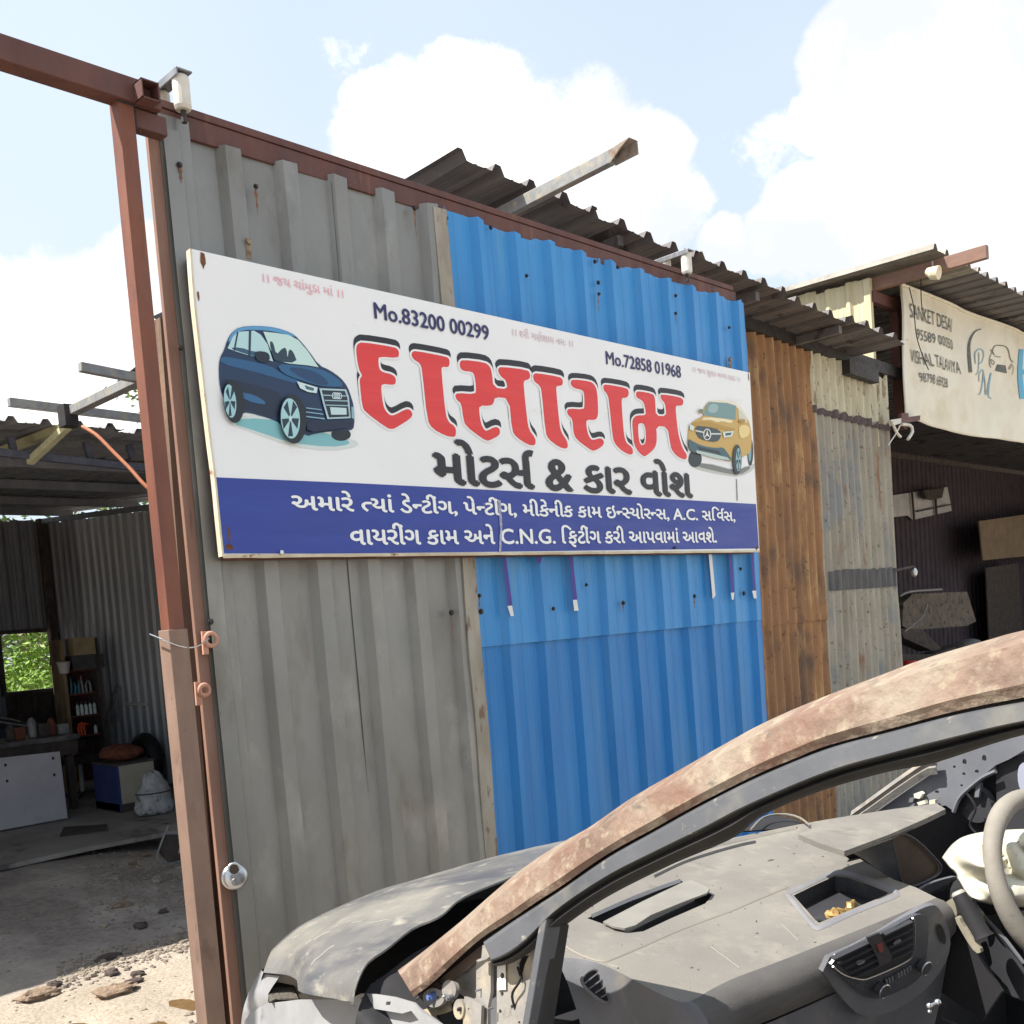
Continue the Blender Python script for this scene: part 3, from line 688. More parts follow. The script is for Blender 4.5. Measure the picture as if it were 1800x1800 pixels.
picture(S, 3.6, [
 ('printed_shadow', (204, 214, 212), 'poly', [(225,1160),(350,1110),(620,1140),(1060,1270),(1090,1310),(900,1345),(640,1310),(400,1220)]),
 ('printed_shadow', (120, 180, 188), 'poly', [(280,1170),(360,1130),(600,1150),(1010,1270),(1030,1300),(900,1318),(650,1290),(400,1205)]),
 ('printed_tyre', (20, 34, 44), 'ell', (970,1238,62,40)),
 ('printed_car', (20, 50, 84), 'poly', [(200,760),(232,700),(250,640),(280,590),(330,556),(440,548),(560,560),(660,595),(700,630),(760,700),(830,800),(900,830),(970,880),(1012,935),(1035,1000),(1052,1060),(1056,1190),(1030,1215),(900,1218),(810,1232),(750,1250),(700,1200),(590,1180),(560,1150),(380,1095),(330,1110),(230,1020),(205,950),(196,850)]),
 ('printed_flank', (16, 36, 62), 'poly', [(205,880),(330,900),(560,960),(600,1000),(590,1150),(380,1085),(320,1060),(220,980)]),
 ('printed_flank', (34, 88, 132), 'poly', [(206,740),(330,760),(520,800),(590,850),(720,900),(700,920),(560,880),(420,840),(210,790)]),
 ('printed_flank', (44, 100, 144), 'poly', [(325,968),(420,985),(500,1035),(480,1050),(360,1020)]),
 ('printed_roof', (86, 150, 196), 'poly', [(255,640),(285,590),(330,558),(440,549),(560,561),(660,597),(690,625),(560,588),(455,575),(350,576),(300,600),(262,660)]),
 ('printed_window', (176, 212, 216), 'sharp', [(252,692),(285,620),(318,588),(420,580),(462,606),(505,665),(540,775),(430,745),(380,735),(300,710)]),
 ('printed_window', (46, 84, 112), 'poly', [(262,690),(330,685),(420,715),(500,715),(530,770),(430,745),(350,722)]),
 ('printed_pillar', (26, 52, 84), 'sharp', [(312,588),(322,588),(300,708),(290,704)]),
 ('printed_pillar', (26, 52, 84), 'sharp', [(388,576),(402,576),(398,742),(384,738)]),
 ('printed_windscreen', (190, 220, 216), 'sharp', [(478,586),(560,595),(640,608),(700,640),(760,710),(828,812),(760,800),(640,788),(556,768),(520,690)]),
 ('printed_seat', (34, 60, 76), 'poly', [(515,650),(540,648),(560,735),(600,690),(625,690),(632,760),(640,695),(668,712),(695,785),(560,775),(540,750)]),
 ('printed_bonnet', (38, 92, 134), 'poly', [(560,790),(700,800),(830,818),(930,865),(1000,935),(900,935),(830,930),(700,890),(600,850)]),
 ('printed_bonnet', (24, 64, 104), 'poly', [(620,810),(760,820),(860,870),(900,925),(830,925),(720,880)]),
 ('printed_mirror', (20, 34, 52), 'poly', [(425,725),(440,708),(505,716),(522,745),(510,785),(440,775)]),
 ('printed_headlight', (200, 222, 224), 'sharp', [(690,900),(822,940),(816,976),(760,968),(712,945)]),
 ('printed_lamp', (70, 100, 120), 'sharp', [(740,925),(800,945),(796,962),(750,950)]),
 ('printed_chrome', (170, 200, 208), 'sharp', [(833,945),(1002,952),(1020,1000),(1032,1134),(884,1140),(856,1040)]),
 ('printed_grille', (30, 44, 58), 'sharp', [(848,956),(994,962),(1010,1004),(1022,1124),(894,1130),(868,1040)]),
 ('printed_bar', (150, 184, 196), 'sharp', [(856,985),(1004,990),(1005,997),(858,992)]),
 ('printed_bar', (150, 184, 196), 'sharp', [(866,1018),(1012,1022),(1013,1029),(868,1025)]),
 ('printed_bar', (150, 184, 196), 'sharp', [(874,1048),(1016,1052),(1017,1059),(876,1055)]),
 ('number_plate', (186, 214, 218), 'sharp', [(900,1064),(1004,1070),(1006,1112),(908,1112)]),
 ('badge_ring', (205, 222, 226), 'ring', (926,992,14,21,5)), ('badge_ring', (205, 222, 226), 'ring', (938,992,14,21,5)), ('badge_ring', (205, 222, 226), 'ring', (950,993,14,21,5)), ('badge_ring', (205, 222, 226), 'ring', (962,994,14,21,5)),
 ('printed_intake', (132, 176, 190), 'sharp', [(748,1066),(846,1078),(848,1084),(750,1072)]), ('printed_intake', (132, 176, 190), 'sharp', [(748,1092),(856,1106),(858,1112),(750,1098)]), ('printed_intake', (132, 176, 190), 'sharp', [(748,1120),(866,1134),(868,1141),(750,1127)]),
 ('printed_intake', (132, 176, 190), 'sharp', [(1036,1060),(1052,1066),(1052,1140),(1038,1132)]),
 ('printed_bumper', (16, 32, 62), 'poly', [(750,1150),(880,1160),(1040,1150),(1050,1190),(900,1208),(760,1225)]),
 ('printed_tyre', (18, 32, 42), 'ell', (292,1030,66,135,-4)), ('printed_rim', (150, 196, 204), 'ell', (268,1026,38,106,-6)), ('printed_spokes', (24, 52, 66), 'spokes', (268,1026,34,98,5,0.28)),
 ('printed_tyre', (18, 32, 42), 'ell', (668,1140,84,156,-3)), ('printed_rim', (160, 204, 210), 'ell', (650,1136,60,128,-4)), ('printed_spokes', (24, 52, 66), 'spokes', (650,1136,54,118,5,0.30)), ('printed_hub', (180, 214, 218), 'ell', (650,1136,10,20)),
], 0.0014)
S3 = (880, 560)
picture(S3, 3.913, [
 ('printed_shadow', (190, 192, 188), 'poly', [(1300,1010),(1400,985),(1650,1050),(1745,985),(1748,1040),(1640,1092),(1480,1068),(1360,1040)]),
 ('printed_shadow', (120, 124, 122), 'poly', [(1330,1012),(1400,990),(1620,1050),(1700,1010),(1725,1030),(1640,1080),(1500,1055)]),
 ('printed_tyre', (36, 52, 60), 'ell', (1338,965,46,58)), ('printed_tyre', (30, 44, 52), 'ell', (1718,915,20,98)), ('printed_rim', (120, 160, 168), 'ell', (1714,915,11,70)),
 ('printed_car', (196, 164, 92), 'poly', [(1288,810),(1294,740),(1330,700),(1400,668),(1386,648),(1405,600),(1436,566),(1560,566),(1625,585),(1665,620),(1702,690),(1716,730),(1728,800),(1726,880),(1710,930),(1640,965),(1580,985),(1540,968),(1400,930),(1310,920),(1288,870)]),
 ('printed_roof', (226, 220, 200), 'poly', [(1430,575),(1450,562),(1560,562),(1640,590),(1690,660),(1708,720),(1660,640),(1600,590),(1500,575)]),
 ('printed_windscreen', (112, 146, 148), 'sharp', [(1436,572),(1560,580),(1620,600),(1616,696),(1500,682),(1394,664),(1410,606)]),
 ('printed_windscreen', (150, 176, 176), 'poly', [(1440,585),(1500,590),(1490,650),(1420,645)]),
 ('printed_window', (206, 206, 188), 'sharp', [(1634,618),(1662,640),(1698,714),(1640,716)]),
 ('printed_bonnet', (232, 220, 178), 'poly', [(1400,675),(1600,695),(1590,722),(1520,705),(1490,715),(1440,694),(1380,700)]),
 ('printed_flank', (226, 204, 140), 'poly', [(1640,730),(1710,735),(1716,800),(1660,830),(1640,800)]),
 ('printed_bonnet', (178, 142, 62), 'poly', [(1310,720),(1400,700),(1560,745),(1620,760),(1600,775),(1440,745),(1320,735)]),
 ('printed_grille', (58, 74, 80), 'poly', [(1336,735),(1420,745),(1512,765),(1518,815),(1485,852),(1400,838),(1352,812)]),
 ('printed_bar', (206, 212, 206), 'sharp', [(1338,765),(1400,778),(1400,788),(1340,775)]), ('printed_bar', (206, 212, 206), 'sharp', [(1440,788),(1516,788),(1516,798),(1440,798)]),
 ('badge_ring', (220, 226, 222), 'ring', (1421,797,27,40,6)),
 ('badge_star', (226, 230, 226), 'sharp', [(1421,760),(1426,792),(1442,820),(1421,804),(1400,820),(1416,792)]),
 ('printed_headlight', (206, 222, 216), 'sharp', [(1528,780),(1604,772),(1590,812),(1536,818)]), ('printed_lamp', (60, 90, 96), 'sharp', [(1545,788),(1590,784),(1582,802),(1548,806)]),
 ('printed_headlight', (206, 222, 216), 'sharp', [(1300,722),(1332,742),(1326,772),(1302,762)]),
 ('printed_bumper', (60, 96, 108), 'poly', [(1288,822),(1330,850),(1400,880),(1490,892),(1530,884),(1560,920),(1600,985),(1500,962),(1380,925),(1300,915)]),
 ('printed_skid', (176, 196, 190), 'sharp', [(1345,905),(1440,925),(1560,955),(1580,975),(1480,962),(1350,925)]), ('printed_intake', (34, 48, 56), 'sharp', [(1350,880),(1500,910),(1520,935),(1370,902)]),
 ('printed_tyre', (34, 50, 58), 'ell', (1628,970,30,104)), ('printed_rim', (140, 180, 186), 'ell', (1636,970,18,80)), ('printed_spokes', (40, 62, 70), 'spokes', (1636,970,16,74,5,0.25)),
 ('printed_mirror', (120, 124, 100), 'ell', (1379,637,15,16)), ('printed_mirror', (170, 134, 60), 'poly', [(1640,695),(1680,690),(1684,715),(1645,718)]),
], 0.0014)
# rust spots, hooks, torn tape
mb = MB()
for (px, py, a, b) in ((357, 455, 0.012, 0.035), (349, 520, 0.005, 0.02), (404, 962, 0.02, 0.012), (1316, 663, 0.006, 0.03), (1330, 963, 0.02, 0.012), (403, 940, 0.006, 0.03)):
    c = PY(px, py, YS - 0.0018); n = 14
    pts = [c + Vector((a * (0.6 + 0.5 * random.random()) * math.cos(t), 0, b * (0.5 + 0.6 * random.random()) * math.sin(t))) for t in [2 * PI * i / n for i in range(n)]]
    mb.add(pts, [tuple(range(n))])
mb.build('rust_stain', mat('rust_stain', srgb(120, 78, 48), srgb(84, 54, 38), scale=(60, 60, 60), rough=0.9), sign)
plate('torn_tape', [[(875, 878), (880, 880), (883, 925), (881, 972), (877, 972), (879, 930)]], SY(0.004), mat('torn_tape', srgb(196, 200, 210), srgb(110, 118, 150), scale=(60, 60, 60), rough=0.6), sign)
plate('crease_line', [[(1294.5, 842), (1295.5, 842), (1296.8, 880), (1295.6, 880)]], SY(0.004), SBLK, sign)
for (px, py) in ((437, 440), (1283, 641)):
    a = PY(px, py, YG - 0.04); mb = MB(); mb.bar(a + Vector((0, 0, 0.035)), a + Vector((0, 0, -0.03)), 0.02, 0.004, up=(0, 1, 0)); mb.tube([a + Vector((0, -0.002, 0.03)), a + Vector((0, -0.012, 0.03))], 0.012, 8)
    mb.build('hook_strap', mat('rusty_hook', srgb(110, 84, 62), srgb(150, 140, 120), scale=(40, 40, 40), rough=0.8), sign)
for (px, py) in ((494, 971), (1186, 963)):
    mb = MB(); a = PY(px, py, YS - 0.003); mb.tube([a, a + Vector((0, -0.006, 0))], 0.008, 10); mb.build('board_screw', STEEL if px < 900 else DARKS, sign)
# flags of sticker backing on the blue sheet below the board
STP = mat('sticker_violet', srgb(70, 50, 140), rough=0.6); STW = mat('sticker_white', srgb(214, 216, 214), rough=0.6)
B2 = lambda p: cro(p, 820, 960, 3.4615)
for lp, m in (([(228,58),(242,60),(272,360),(255,364)], STP), ([(255,364),(276,362),(284,425),(270,426)], STW), ([(632,58),(646,58),(668,325),(652,326)], STP), ([(652,328),(670,326),(678,392),(658,394)], STW),
              ([(1478,36),(1492,36),(1510,300),(1497,322)], STW), ([(1600,40),(1612,40),(1625,280),(1612,282)], STP), ([(1612,284),(1628,282),(1624,326),(1616,326)], STW), ([(432,58),(456,58),(450,104),(438,104)], STP), ([(1735,40),(1744,40),(1758,270),(1746,270)], STP), ([(1742,272),(1760,270),(1762,318),(1750,318)], STW)):
    cxs = sum(p[0] for p in lp) / len(lp); lp = [(cxs + (x - cxs) * 1.35, y) for x, y in lp]
    plate('sticker_strip', [B2(lp)], lambda x, y: PY(x, y, YG - 0.056), m, gate)

# rust runs under some of the fixings
RUN = mat('rust_run', srgb(128, 92, 66), srgb(104, 76, 58), rough=0.9, scale=(40, 40, 40))
for (px, py, w, l_) in ((449, 330, 0.010, 0.10), (728, 368, 0.009, 0.12), (784, 451, 0.008, 0.09), (842, 1049, 0.008, 0.08), (1095, 1062, 0.010, 0.05), (1220, 1050, 0.011, 0.07), (793, 1079, 0.006, 0.14), (1187, 553, 0.008, 0.06), (1051, 519, 0.007, 0.09), (317, 292, 0.010, 0.06)):
    a = PY(px, py, YG - 0.0365); pts = []
    for k in range(9):
        t = k / 8; pts.append((a + Vector((w * (1 - t) ** 0.7 * (0.6 + 0.4 * math.sin(k * 2.3 + px)), 0, -l_ * t)), a + Vector((-w * (1 - t) ** 0.7 * (0.6 + 0.4 * math.cos(k * 1.9 + px)), 0, -l_ * t))))
    mb = MB(); mb.grid([[p[0] for p in pts], [p[1] for p in pts]]); mb.build('rust_run', RUN, gate, fix=False)
# weld beads where the post meets the beams
mb = MB()
for k in range(16): mb.ball(Vector((px_at(bb) + wF * k / 15, YP - 0.001, bb - 0.003)), 0.004, 6, 4)
for k in range(14): mb.ball(Vector((pa.x + wF + 0.004, YP + 0.006, bb - 0.008 - 0.005 * k)), 0.004, 6, 4)
mb.build('weld_bead', DARKS, post)
# ================================================================ ground
def axis_vals(lo, hi, step, far):
    v = []; x = lo
    while x <= hi + 1e-6: v.append(x); x += step
    g = step; a = []; x = lo
    while x > -far: g *= 1.35; x -= g; a.append(x)
    b = []; g = step; x = v[-1]
    while x < far: g *= 1.35; x += g; b.append(x)
    return list(reversed(a)) + v + b
PUD = [(PZ(301, 1741), 0.10, 0.16), (PZ(102, 1792), 0.16, 0.22), (PZ(268, 1787), 0.12, 0.12), (PZ(345, 1745), 0.07, 0.2)]
def gh(x, y):
    near = max(0, 1 - max(abs(x - 2) / 14, abs(y - 6) / 18))
    h = 0.030 * noise.noise(Vector((x * 0.55, y * 0.55, 1))) + 0.014 * noise.noise(Vector((x * 2.3, y * 2.3, 5))) + 0.006 * noise.noise(Vector((x * 7, y * 7, 9)))
    h = h * near - 0.03 * near
    for c, a, b in PUD:
        d = ((x - c.x) / a) ** 2 + ((y - c.y) / b) ** 2
        h -= 0.022 * math.exp(-d)
    k = max(0.0, min(1.0, (x - 3.0) / 2.5)); k = k * k * (3 - 2 * k)
    return min(h, -0.002) - 0.24 * k
gx_ = axis_vals(0.2, 7.0, 0.06, 300); gy_ = axis_vals(3.0, 11.0, 0.06, 300)
mb = MB(); mb.grid([[(x, y, gh(x, y)) for x in gx_] for y in gy_])
DIRT = bpy.data.materials.new('trodden_dirt'); DIRT.use_nodes = True
def dirt_nodes():
    nt = DIRT.node_tree; N = nt.nodes; L = nt.links; b = N['Principled BSDF']; b.inputs['Roughness'].default_value = 0.95; b.inputs['Specular IOR Level'].default_value = 0.2
    co = N.new('ShaderNodeTexCoord')
    def nz(scale, det, lo, hi, sv=(1, 1, 1), loc=(0, 0, 0)):
        mp = N.new('ShaderNodeMapping'); mp.inputs['Scale'].default_value = sv; mp.inputs['Location'].default_value = loc; L.new(co.outputs['Object'], mp.inputs['Vector'])
        n = N.new('ShaderNodeTexNoise'); n.inputs['Scale'].default_value = scale; n.inputs['Detail'].default_value = det; n.inputs['Roughness'].default_value = 0.65; L.new(mp.outputs[0], n.inputs['Vector'])
        r = N.new('ShaderNodeMapRange'); r.inputs['From Min'].default_value = lo; r.inputs['From Max'].default_value = hi; L.new(n.outputs['Fac'], r.inputs['Value']); return r.outputs[0]
    def mix(f, a, b_):
        m = N.new('ShaderNodeMix'); m.data_type = 'RGBA'; L.new(f, m.inputs['Factor'])
        for k, v in (('A', a), ('B', b_)):
            if isinstance(v, tuple): m.inputs[k].default_value = v
            else: L.new(v, m.inputs[k])
        return m.outputs['Result']
    c = mix(nz(1.1, 8, 0.35, 0.62), srgb(184, 174, 160), srgb(160, 149, 134))
    c = mix(nz(60, 4, 0.45, 0.7), c, srgb(140, 124, 106))
    sep = N.new('ShaderNodeSeparateXYZ'); L.new(co.outputs['Object'], sep.inputs[0])
    # oily dark ground farther into the yard
    r = N.new('ShaderNodeMapRange'); r.inputs['From Min'].default_value = 5.0; r.inputs['From Max'].default_value = 5.9; L.new(sep.outputs['Y'], r.inputs['Value'])
    oil = nz(0.9, 7, 0.36, 0.56, (1.4, 0.7, 1), (3, 1, 0))
    o2 = N.new('ShaderNodeMath'); o2.operation = 'MULTIPLY'; L.new(r.outputs[0], o2.inputs[0]); L.new(oil, o2.inputs[1])
    base2 = mix(r.outputs[0], c, mix(nz(14, 6, 0.4, 0.6), srgb(186, 179, 169), srgb(168, 160, 150)))
    c = mix(o2.outputs[0], base2, mix(nz(20, 6, 0.4, 0.62), srgb(126, 118, 112), srgb(150, 140, 132)))
    L.new(c, b.inputs['Base Color'])
    n = N.new('ShaderNodeTexNoise'); n.inputs['Scale'].default_value = 24; n.inputs['Detail'].default_value = 9; n.inputs['Roughness'].default_value = 0.7; L.new(co.outputs['Object'], n.inputs['Vector'])
    bp = N.new('ShaderNodeBump'); bp.inputs['Strength'].default_value = 0.7; bp.inputs['Distance'].default_value = 0.02; L.new(n.outputs['Fac'], bp.inputs['Height']); L.new(bp.outputs[0], b.inputs['Normal'])
dirt_nodes()
o = mb.build('ground', DIRT, None, smooth=True, fix=False); tag(o, 'trodden pale dirt yard with dark oily patches', None, None, 'structure')
WET = mat('wet_mud', srgb(120, 94, 62), srgb(96, 76, 52), rough=0.25, scale=(8, 8, 8), bump=0.1)
for i, (c, a, b) in enumerate(PUD):
    mb = MB(); n = 26
    pts = [Vector((c.x + a * (0.8 + 0.25 * noise.noise(Vector((math.cos(2 * PI * k / n) * 1.5, math.sin(2 * PI * k / n) * 1.5, i * 3)))) * math.cos(2 * PI * k / n), c.y + b * (0.8 + 0.25 * noise.noise(Vector((math.cos(2 * PI * k / n) * 1.5, math.sin(2 * PI * k / n) * 1.5, i * 3 + 9)))) * math.sin(2 * PI * k / n), gh(c.x, c.y) + 0.006)) for k in range(n)]
    mb.add(pts, [tuple(range(n))]); o = mb.build('puddle', WET, None, fix=False); tag(o, None, None, None, 'structure')
# stones
STONE = mat('rough_stone', srgb(150, 128, 106), srgb(110, 94, 80), srgb(84, 72, 64), scale=(30, 30, 30), rough=0.95, bump=0.6, bscale=90)
STONED = mat('dark_stone', srgb(86, 74, 68), srgb(66, 58, 54), scale=(30, 30, 30), rough=0.95, bump=0.6, bscale=90)
def stone_mesh(r, seed):
    mb = MB(); rnd = random.Random(seed); off = Vector((seed * 3.3, seed, 1))
    mb.ball((0, 0, 0), r, 14, 9, lambda d: 1 + 0.5 * noise.noise(d * 1.6 + off) + 0.18 * noise.noise(d * 4 + off)); return mb
stones = [((66, 1743), 0.062, 0.5, 1, 'pale broken chunk of stone in the sunlit lower left corner'), ((76, 1741), 0.035, 0.6, 1, 'orange tinted stone touching the pale chunk at lower left'),
          ((93, 1723), 0.032, 0.7, 2, 'dark pebble on the shade line above the pale chunk'), ((201, 1732), 0.068, 0.45, 1, 'flat elongated stone in the sun between the puddles'),
          ((196, 1699), 0.030, 0.7, 2, 'dark round stone on the shade line left of the lump'), ((240, 1699), 0.030, 0.7, 2, 'brown lump on the sunny ground nearest the posts'),
          ((233, 1713), 0.034, 0.5, 2, 'flat brown stone just below the brown lump'), ((213, 1589), 0.048, 0.4, 1, 'pale flat shard lying in the shaded dirt'),
          ((247, 1623), 0.036, 0.7, 2, 'dark lump on the shaded dirt left of the posts'), ((287, 1598), 0.026, 0.7, 2, 'small black lump close beside the brown post'),
          ((255, 1488), 0.042, 0.6, 1, 'pale stone below the metal scrap stand'), ((233, 1512), 0.032, 0.6, 1, 'small pale stone on the dark oily ground'), ((190, 1674), 0.05, 0.3, 2, 'flat grey slate shard in the shade')]
for i, ((px, py), r, fl, kd, lb) in enumerate(stones):
    p = PZ(px, py, 0.0); mb = stone_mesh(r, i + 3); mb.v = [(x * (1.5 if fl < 0.55 else 1.1) + p.x, y + p.y, z * fl + gh(p.x, p.y) + r * fl * 0.45) for x, y, z in mb.v]
    o = mb.build('stone', STONE if kd == 1 else STONED, None, smooth=False); tag(o, lb, 'stone', 'loose stones on the yard')
rnd = random.Random(11); mb = MB()
prot = [stone_mesh(1, k) for k in range(20, 24)]
low = []
for k in range(4):
    m_ = MB(); m_.ball((0, 0, 0), 1, 6, 4, lambda d, k=k: 1 + 0.5 * noise.noise(d * 1.6 + Vector((k * 5, 1, 2)))); low.append(m_)
for i in range(2000):
    if i < 1100: px, py = rnd.uniform(150, 330), rnd.gauss(1540, 34)
    elif i < 1800: px, py = rnd.uniform(100, 330), rnd.gauss(1668, 20) + (215 - 100) * 0
    else: px, py = rnd.uniform(-40, 345), rnd.uniform(1480, 1830)
    if i >= 1100 and i < 1800: py = 1690 - (px - 160) * 0.28 + rnd.gauss(0, 12)
    p = PZ(px, py, 0.0); s = abs(rnd.gauss(0, 0.006)) + 0.003
    if rnd.random() < 0.04: s *= 2.2
    m_ = low[i % 4]; z0 = gh(p.x, p.y) + s * 0.2
    ca, sa = math.cos(i), math.sin(i); f = rnd.uniform(0.3, 0.8)
    mb.add([(p.x + (x * ca - y * sa) * s, p.y + (x * sa + y * ca) * s, z0 + z * s * f) for x, y, z in m_.v], m_.f)
o = mb.build('gravel', mat('grit', srgb(150, 138, 122), srgb(120, 110, 100), rough=0.95, scale=(9, 9, 9)), None, fix=False); tag(o, 'loose gravel and grit scattered over the dirt', 'gravel', None, 'stuff')

# ================================================================ left workshop
DTIN = mat('dark_smoked_sheet', srgb(146, 146, 150), srgb(126, 126, 130), srgb(154, 148, 140), scale=(8, 8, 1), rough=0.6, metal=0.2, s3=(10, 10, 2), t3=(0.58, 0.72))
GTIN = mat('dull_grey_sheet', srgb(182, 184, 186), srgb(160, 162, 164), srgb(180, 170, 158), scale=(12, 12, 0.7), rough=0.55, metal=0.25, s3=(16, 16, 1), t3=(0.6, 0.72))
BTIN = mat('brownish_roof_sheet', srgb(108, 104, 104), srgb(88, 84, 84), srgb(118, 108, 100), scale=(6, 2.5, 6), rough=0.7, metal=0.1, s3=(5, 5, 5), t3=(0.56, 0.68), c4=srgb(66, 58, 58), s4=(2.2, 2.2, 2.2), t4=(0.58, 0.62))
SOOT = mat('sooty_wood', srgb(84, 74, 66), srgb(62, 56, 52), srgb(112, 90, 70), scale=(9, 9, 9), rough=0.9, s3=(14, 14, 4), t3=(0.6, 0.72))
GTUBE = mat('grey_tube', srgb(148, 148, 146), srgb(124, 124, 124), srgb(160, 150, 128), scale=(16, 16, 16), rough=0.55, metal=0.2)
CTUBE = mat('cream_tube', srgb(196, 190, 150), srgb(176, 170, 136), rough=0.6, scale=(16, 16, 16))
shed = thing('open_workshop', 'dark open workshop shed with smoked tin walls beyond the left posts', 'shed', (2.5, 10, 0))
YB = 14.0; YF = 6.3; XW = 5.6
zr = lambda y: 2.98 + (y - YF) * 0.070
x = -7.0; k = 0
while x < 5.9:
    w = 1.0 if x < 4.9 else 0.9
    corrugated('roof_sheet', (x, YF + 0.03 * math.sin(k * 2.1), 2.985 + 0.012 * (k % 2)), (1, 0, 0), w + 0.09, lambda t: 0, lambda t: YB + 0.3 - YF, (0, 0, 1), DTIN, shed, 'trap', 0.20, 0.035, 0.2, 3, 40 + k, 0.008, 0, v=(0, 1, 0.070)); x += 1.0; k += 1
def purlin(p0, p1, w=0.06, h=0.06, m=DTIN, nm='purlin', par=None):
    mb = MB(); mb.bar(p0, p1, w, h); return mb.build(nm, m, par or shed, bevel=0.003)
BTUBE = mat('bluish_tube', srgb(96, 96, 108), srgb(76, 76, 88), rough=0.5, scale=(16, 16, 16))
a = PY(-60, 789, 6.6); b = PY(300, 828, 6.6); purlin(a, b + (b - a) * 0.6, 0.05, 0.045, BTUBE, 'tie_beam')
for px in (18, 150, 225): 
    a = PY(px, 772, 6.62); purlin(Vector((a.x, a.y, 2.97)), Vector((a.x + 0.02, a.y, PY(px, 806, 6.62).z)), 0.04, 0.04, BTUBE, 'hanger')
for y in (7.8, 9.6, 11.5, 13.3): purlin(Vector((-7, y, zr(y) - 0.05)), Vector((5.7, y, zr(y) - 0.05)), 0.05, 0.08)
XA = PY(125, 727, 6.15).x; ZA = PY(125, 727, 6.15).z
purlin(Vector((XA, 6.22, ZA + 0.01)), Vector((XA, 4.2, ZA + 0.01)), 0.06, 0.05, GTUBE, 'long_rafter')
purlin(Vector((XA, 6.3, ZA - 0.06)), Vector((XA, 7.6, ZA - 0.02)), 0.05, 0.05, CTUBE, 'short_rafter')
purlin(Vector((XA, 6.2, ZA - 0.06)), PY(52, 812, 6.62), 0.045, 0.04, CTUBE, 'brace')
mb = MB(); mb.box((XA - 0.06, 6.1, ZA - 0.08), (XA + 0.02, 6.2, ZA + 0.045)); mb.build('bracket_plate', DARKS, shed)
a = PY(15, 707, 6.27); b = PY(320, 744, 6.27); purlin(a, b + (b - a) * 0.3, 0.045, 0.05, GTUBE, 'front_purlin')
a = PY(140, 645, 5.0); b = PY(320, 680, 5.0); purlin(a, b, 0.04, 0.045, GTUBE, 'upper_purlin')
plate('scrap_sheet', [[(268, 556), (292, 545), (320, 552), (320, 574), (282, 566)]], lambda x, y: PY(x, y, 5.1), BTIN, shed, thick=0.006)
# walls
def wall_x(y0, y1, z0, z1, m, seed, par=shed, X=XW, nm='wall_sheet', pitch_=0.2, kind='trap', h_=0.03):
    corrugated(nm, (X, y0, 0), (0, 1, 0), y1 - y0, lambda t: z0, (lambda t: z1 if not callable(z1) else z1(y0 + t)), (-1, 0, 0), m, par, kind, pitch_, h_, 0, 4, seed, 0.006, 0.01)
def wall_y(x0, x1, z0, z1, Y, m, seed, par=shed, nm='wall_sheet', pitch_=0.2, kind='trap', h_=0.03):
    corrugated(nm, (x0, Y, 0), (1, 0, 0), x1 - x0, lambda t: z0, (lambda t: z1 if not callable(z1) else z1(x0 + t)), (0, -1, 0), m, par, kind, pitch_, h_, 0, 4, seed, 0.006, 0.01)
for i, y in enumerate((8.2, 9.4, 10.6, 11.8, 13.0)): wall_x(y, y + (1.2 if y < 12.9 else 1.0) + 0.01, 0, lambda yy: zr(yy) - 0.15, GTIN if i < 4 else DTIN, 60 + i)
wx0 = PY(2, 1160, YB).x; wx1 = PY(100, 1160, YB).x; wz0 = PY(50, 1213, YB).z; wz1 = PY(50, 1113, YB).z
wall_y(-7, wx0, 0, 3.40, YB, DTIN, 70); wall_y(wx0, wx1, wz1, 3.40, YB, DTIN, 71); wall_y(wx1, XW, 0, 3.40, YB, DTIN, 72); wall_y(wx0, wx1, 0, wz0, YB, SOOT, 73)
mb = MB(); f = 0.05
for (a_, b_, c_, d_) in ((wx0 - f, wx0, wz0 - f, wz1 + f), (wx1, wx1 + f, wz0 - f, wz1 + f), (wx0, wx1, wz0 - f, wz0), (wx0, wx1, wz1, wz1 + f)): mb.box((a_, YB - 0.08, c_), (b_, YB + 0.03, d_))
mb.build('window_frame', SOOT, shed)
wall_x(YF + 0.2, YB, 0, lambda yy: zr(yy) + 0.0, DTIN, 75, X=-6.9)
mb = MB(); mb.box((-7.0, 14.22, 3.3), (5.9, 14.26, 3.42)); mb.build('wall_plate', DTIN, shed)
for (px, py, y) in ((86, 950, 13.85), (254, 900, 10.6)):
    mb = MB(); mb.box((XW - 0.14, y - 0.05, 0), (XW - 0.05, y + 0.05, zr(y) - 0.1)); mb.build('corner_post', SOOT, shed)
purlin(Vector((XW - 0.08, 8.2, zr(8.2) - 0.13)), Vector((XW - 0.08, 14, zr(14) - 0.13)), 0.06, 0.06, DTIN, 'wall_plate')
SLAB = mat('oily_concrete', srgb(158, 152, 144), srgb(134, 128, 120), srgb(92, 86, 82), scale=(2, 2, 2), rough=0.85, bump=0.2, bscale=30, s3=(2.5, 1.5, 1), t3=(0.56, 0.66))
sl = PZ(150, 1492, 0.03)
mb = MB(); rows = []
mb.prism([(-3.2, sl.y + 0.1, 0.0), (1.5, sl.y - 0.05, 0.0), (3.4, sl.y + 0.03, 0.0), (XW, sl.y - 0.3, 0.0), (XW, YB, 0.0), (-3.2, YB, 0.0)], (0, 0, 0.035)); o = mb.build('floor_slab', SLAB, None); tag(o, 'stained concrete floor slab of the left workshop', None, None, 'structure')
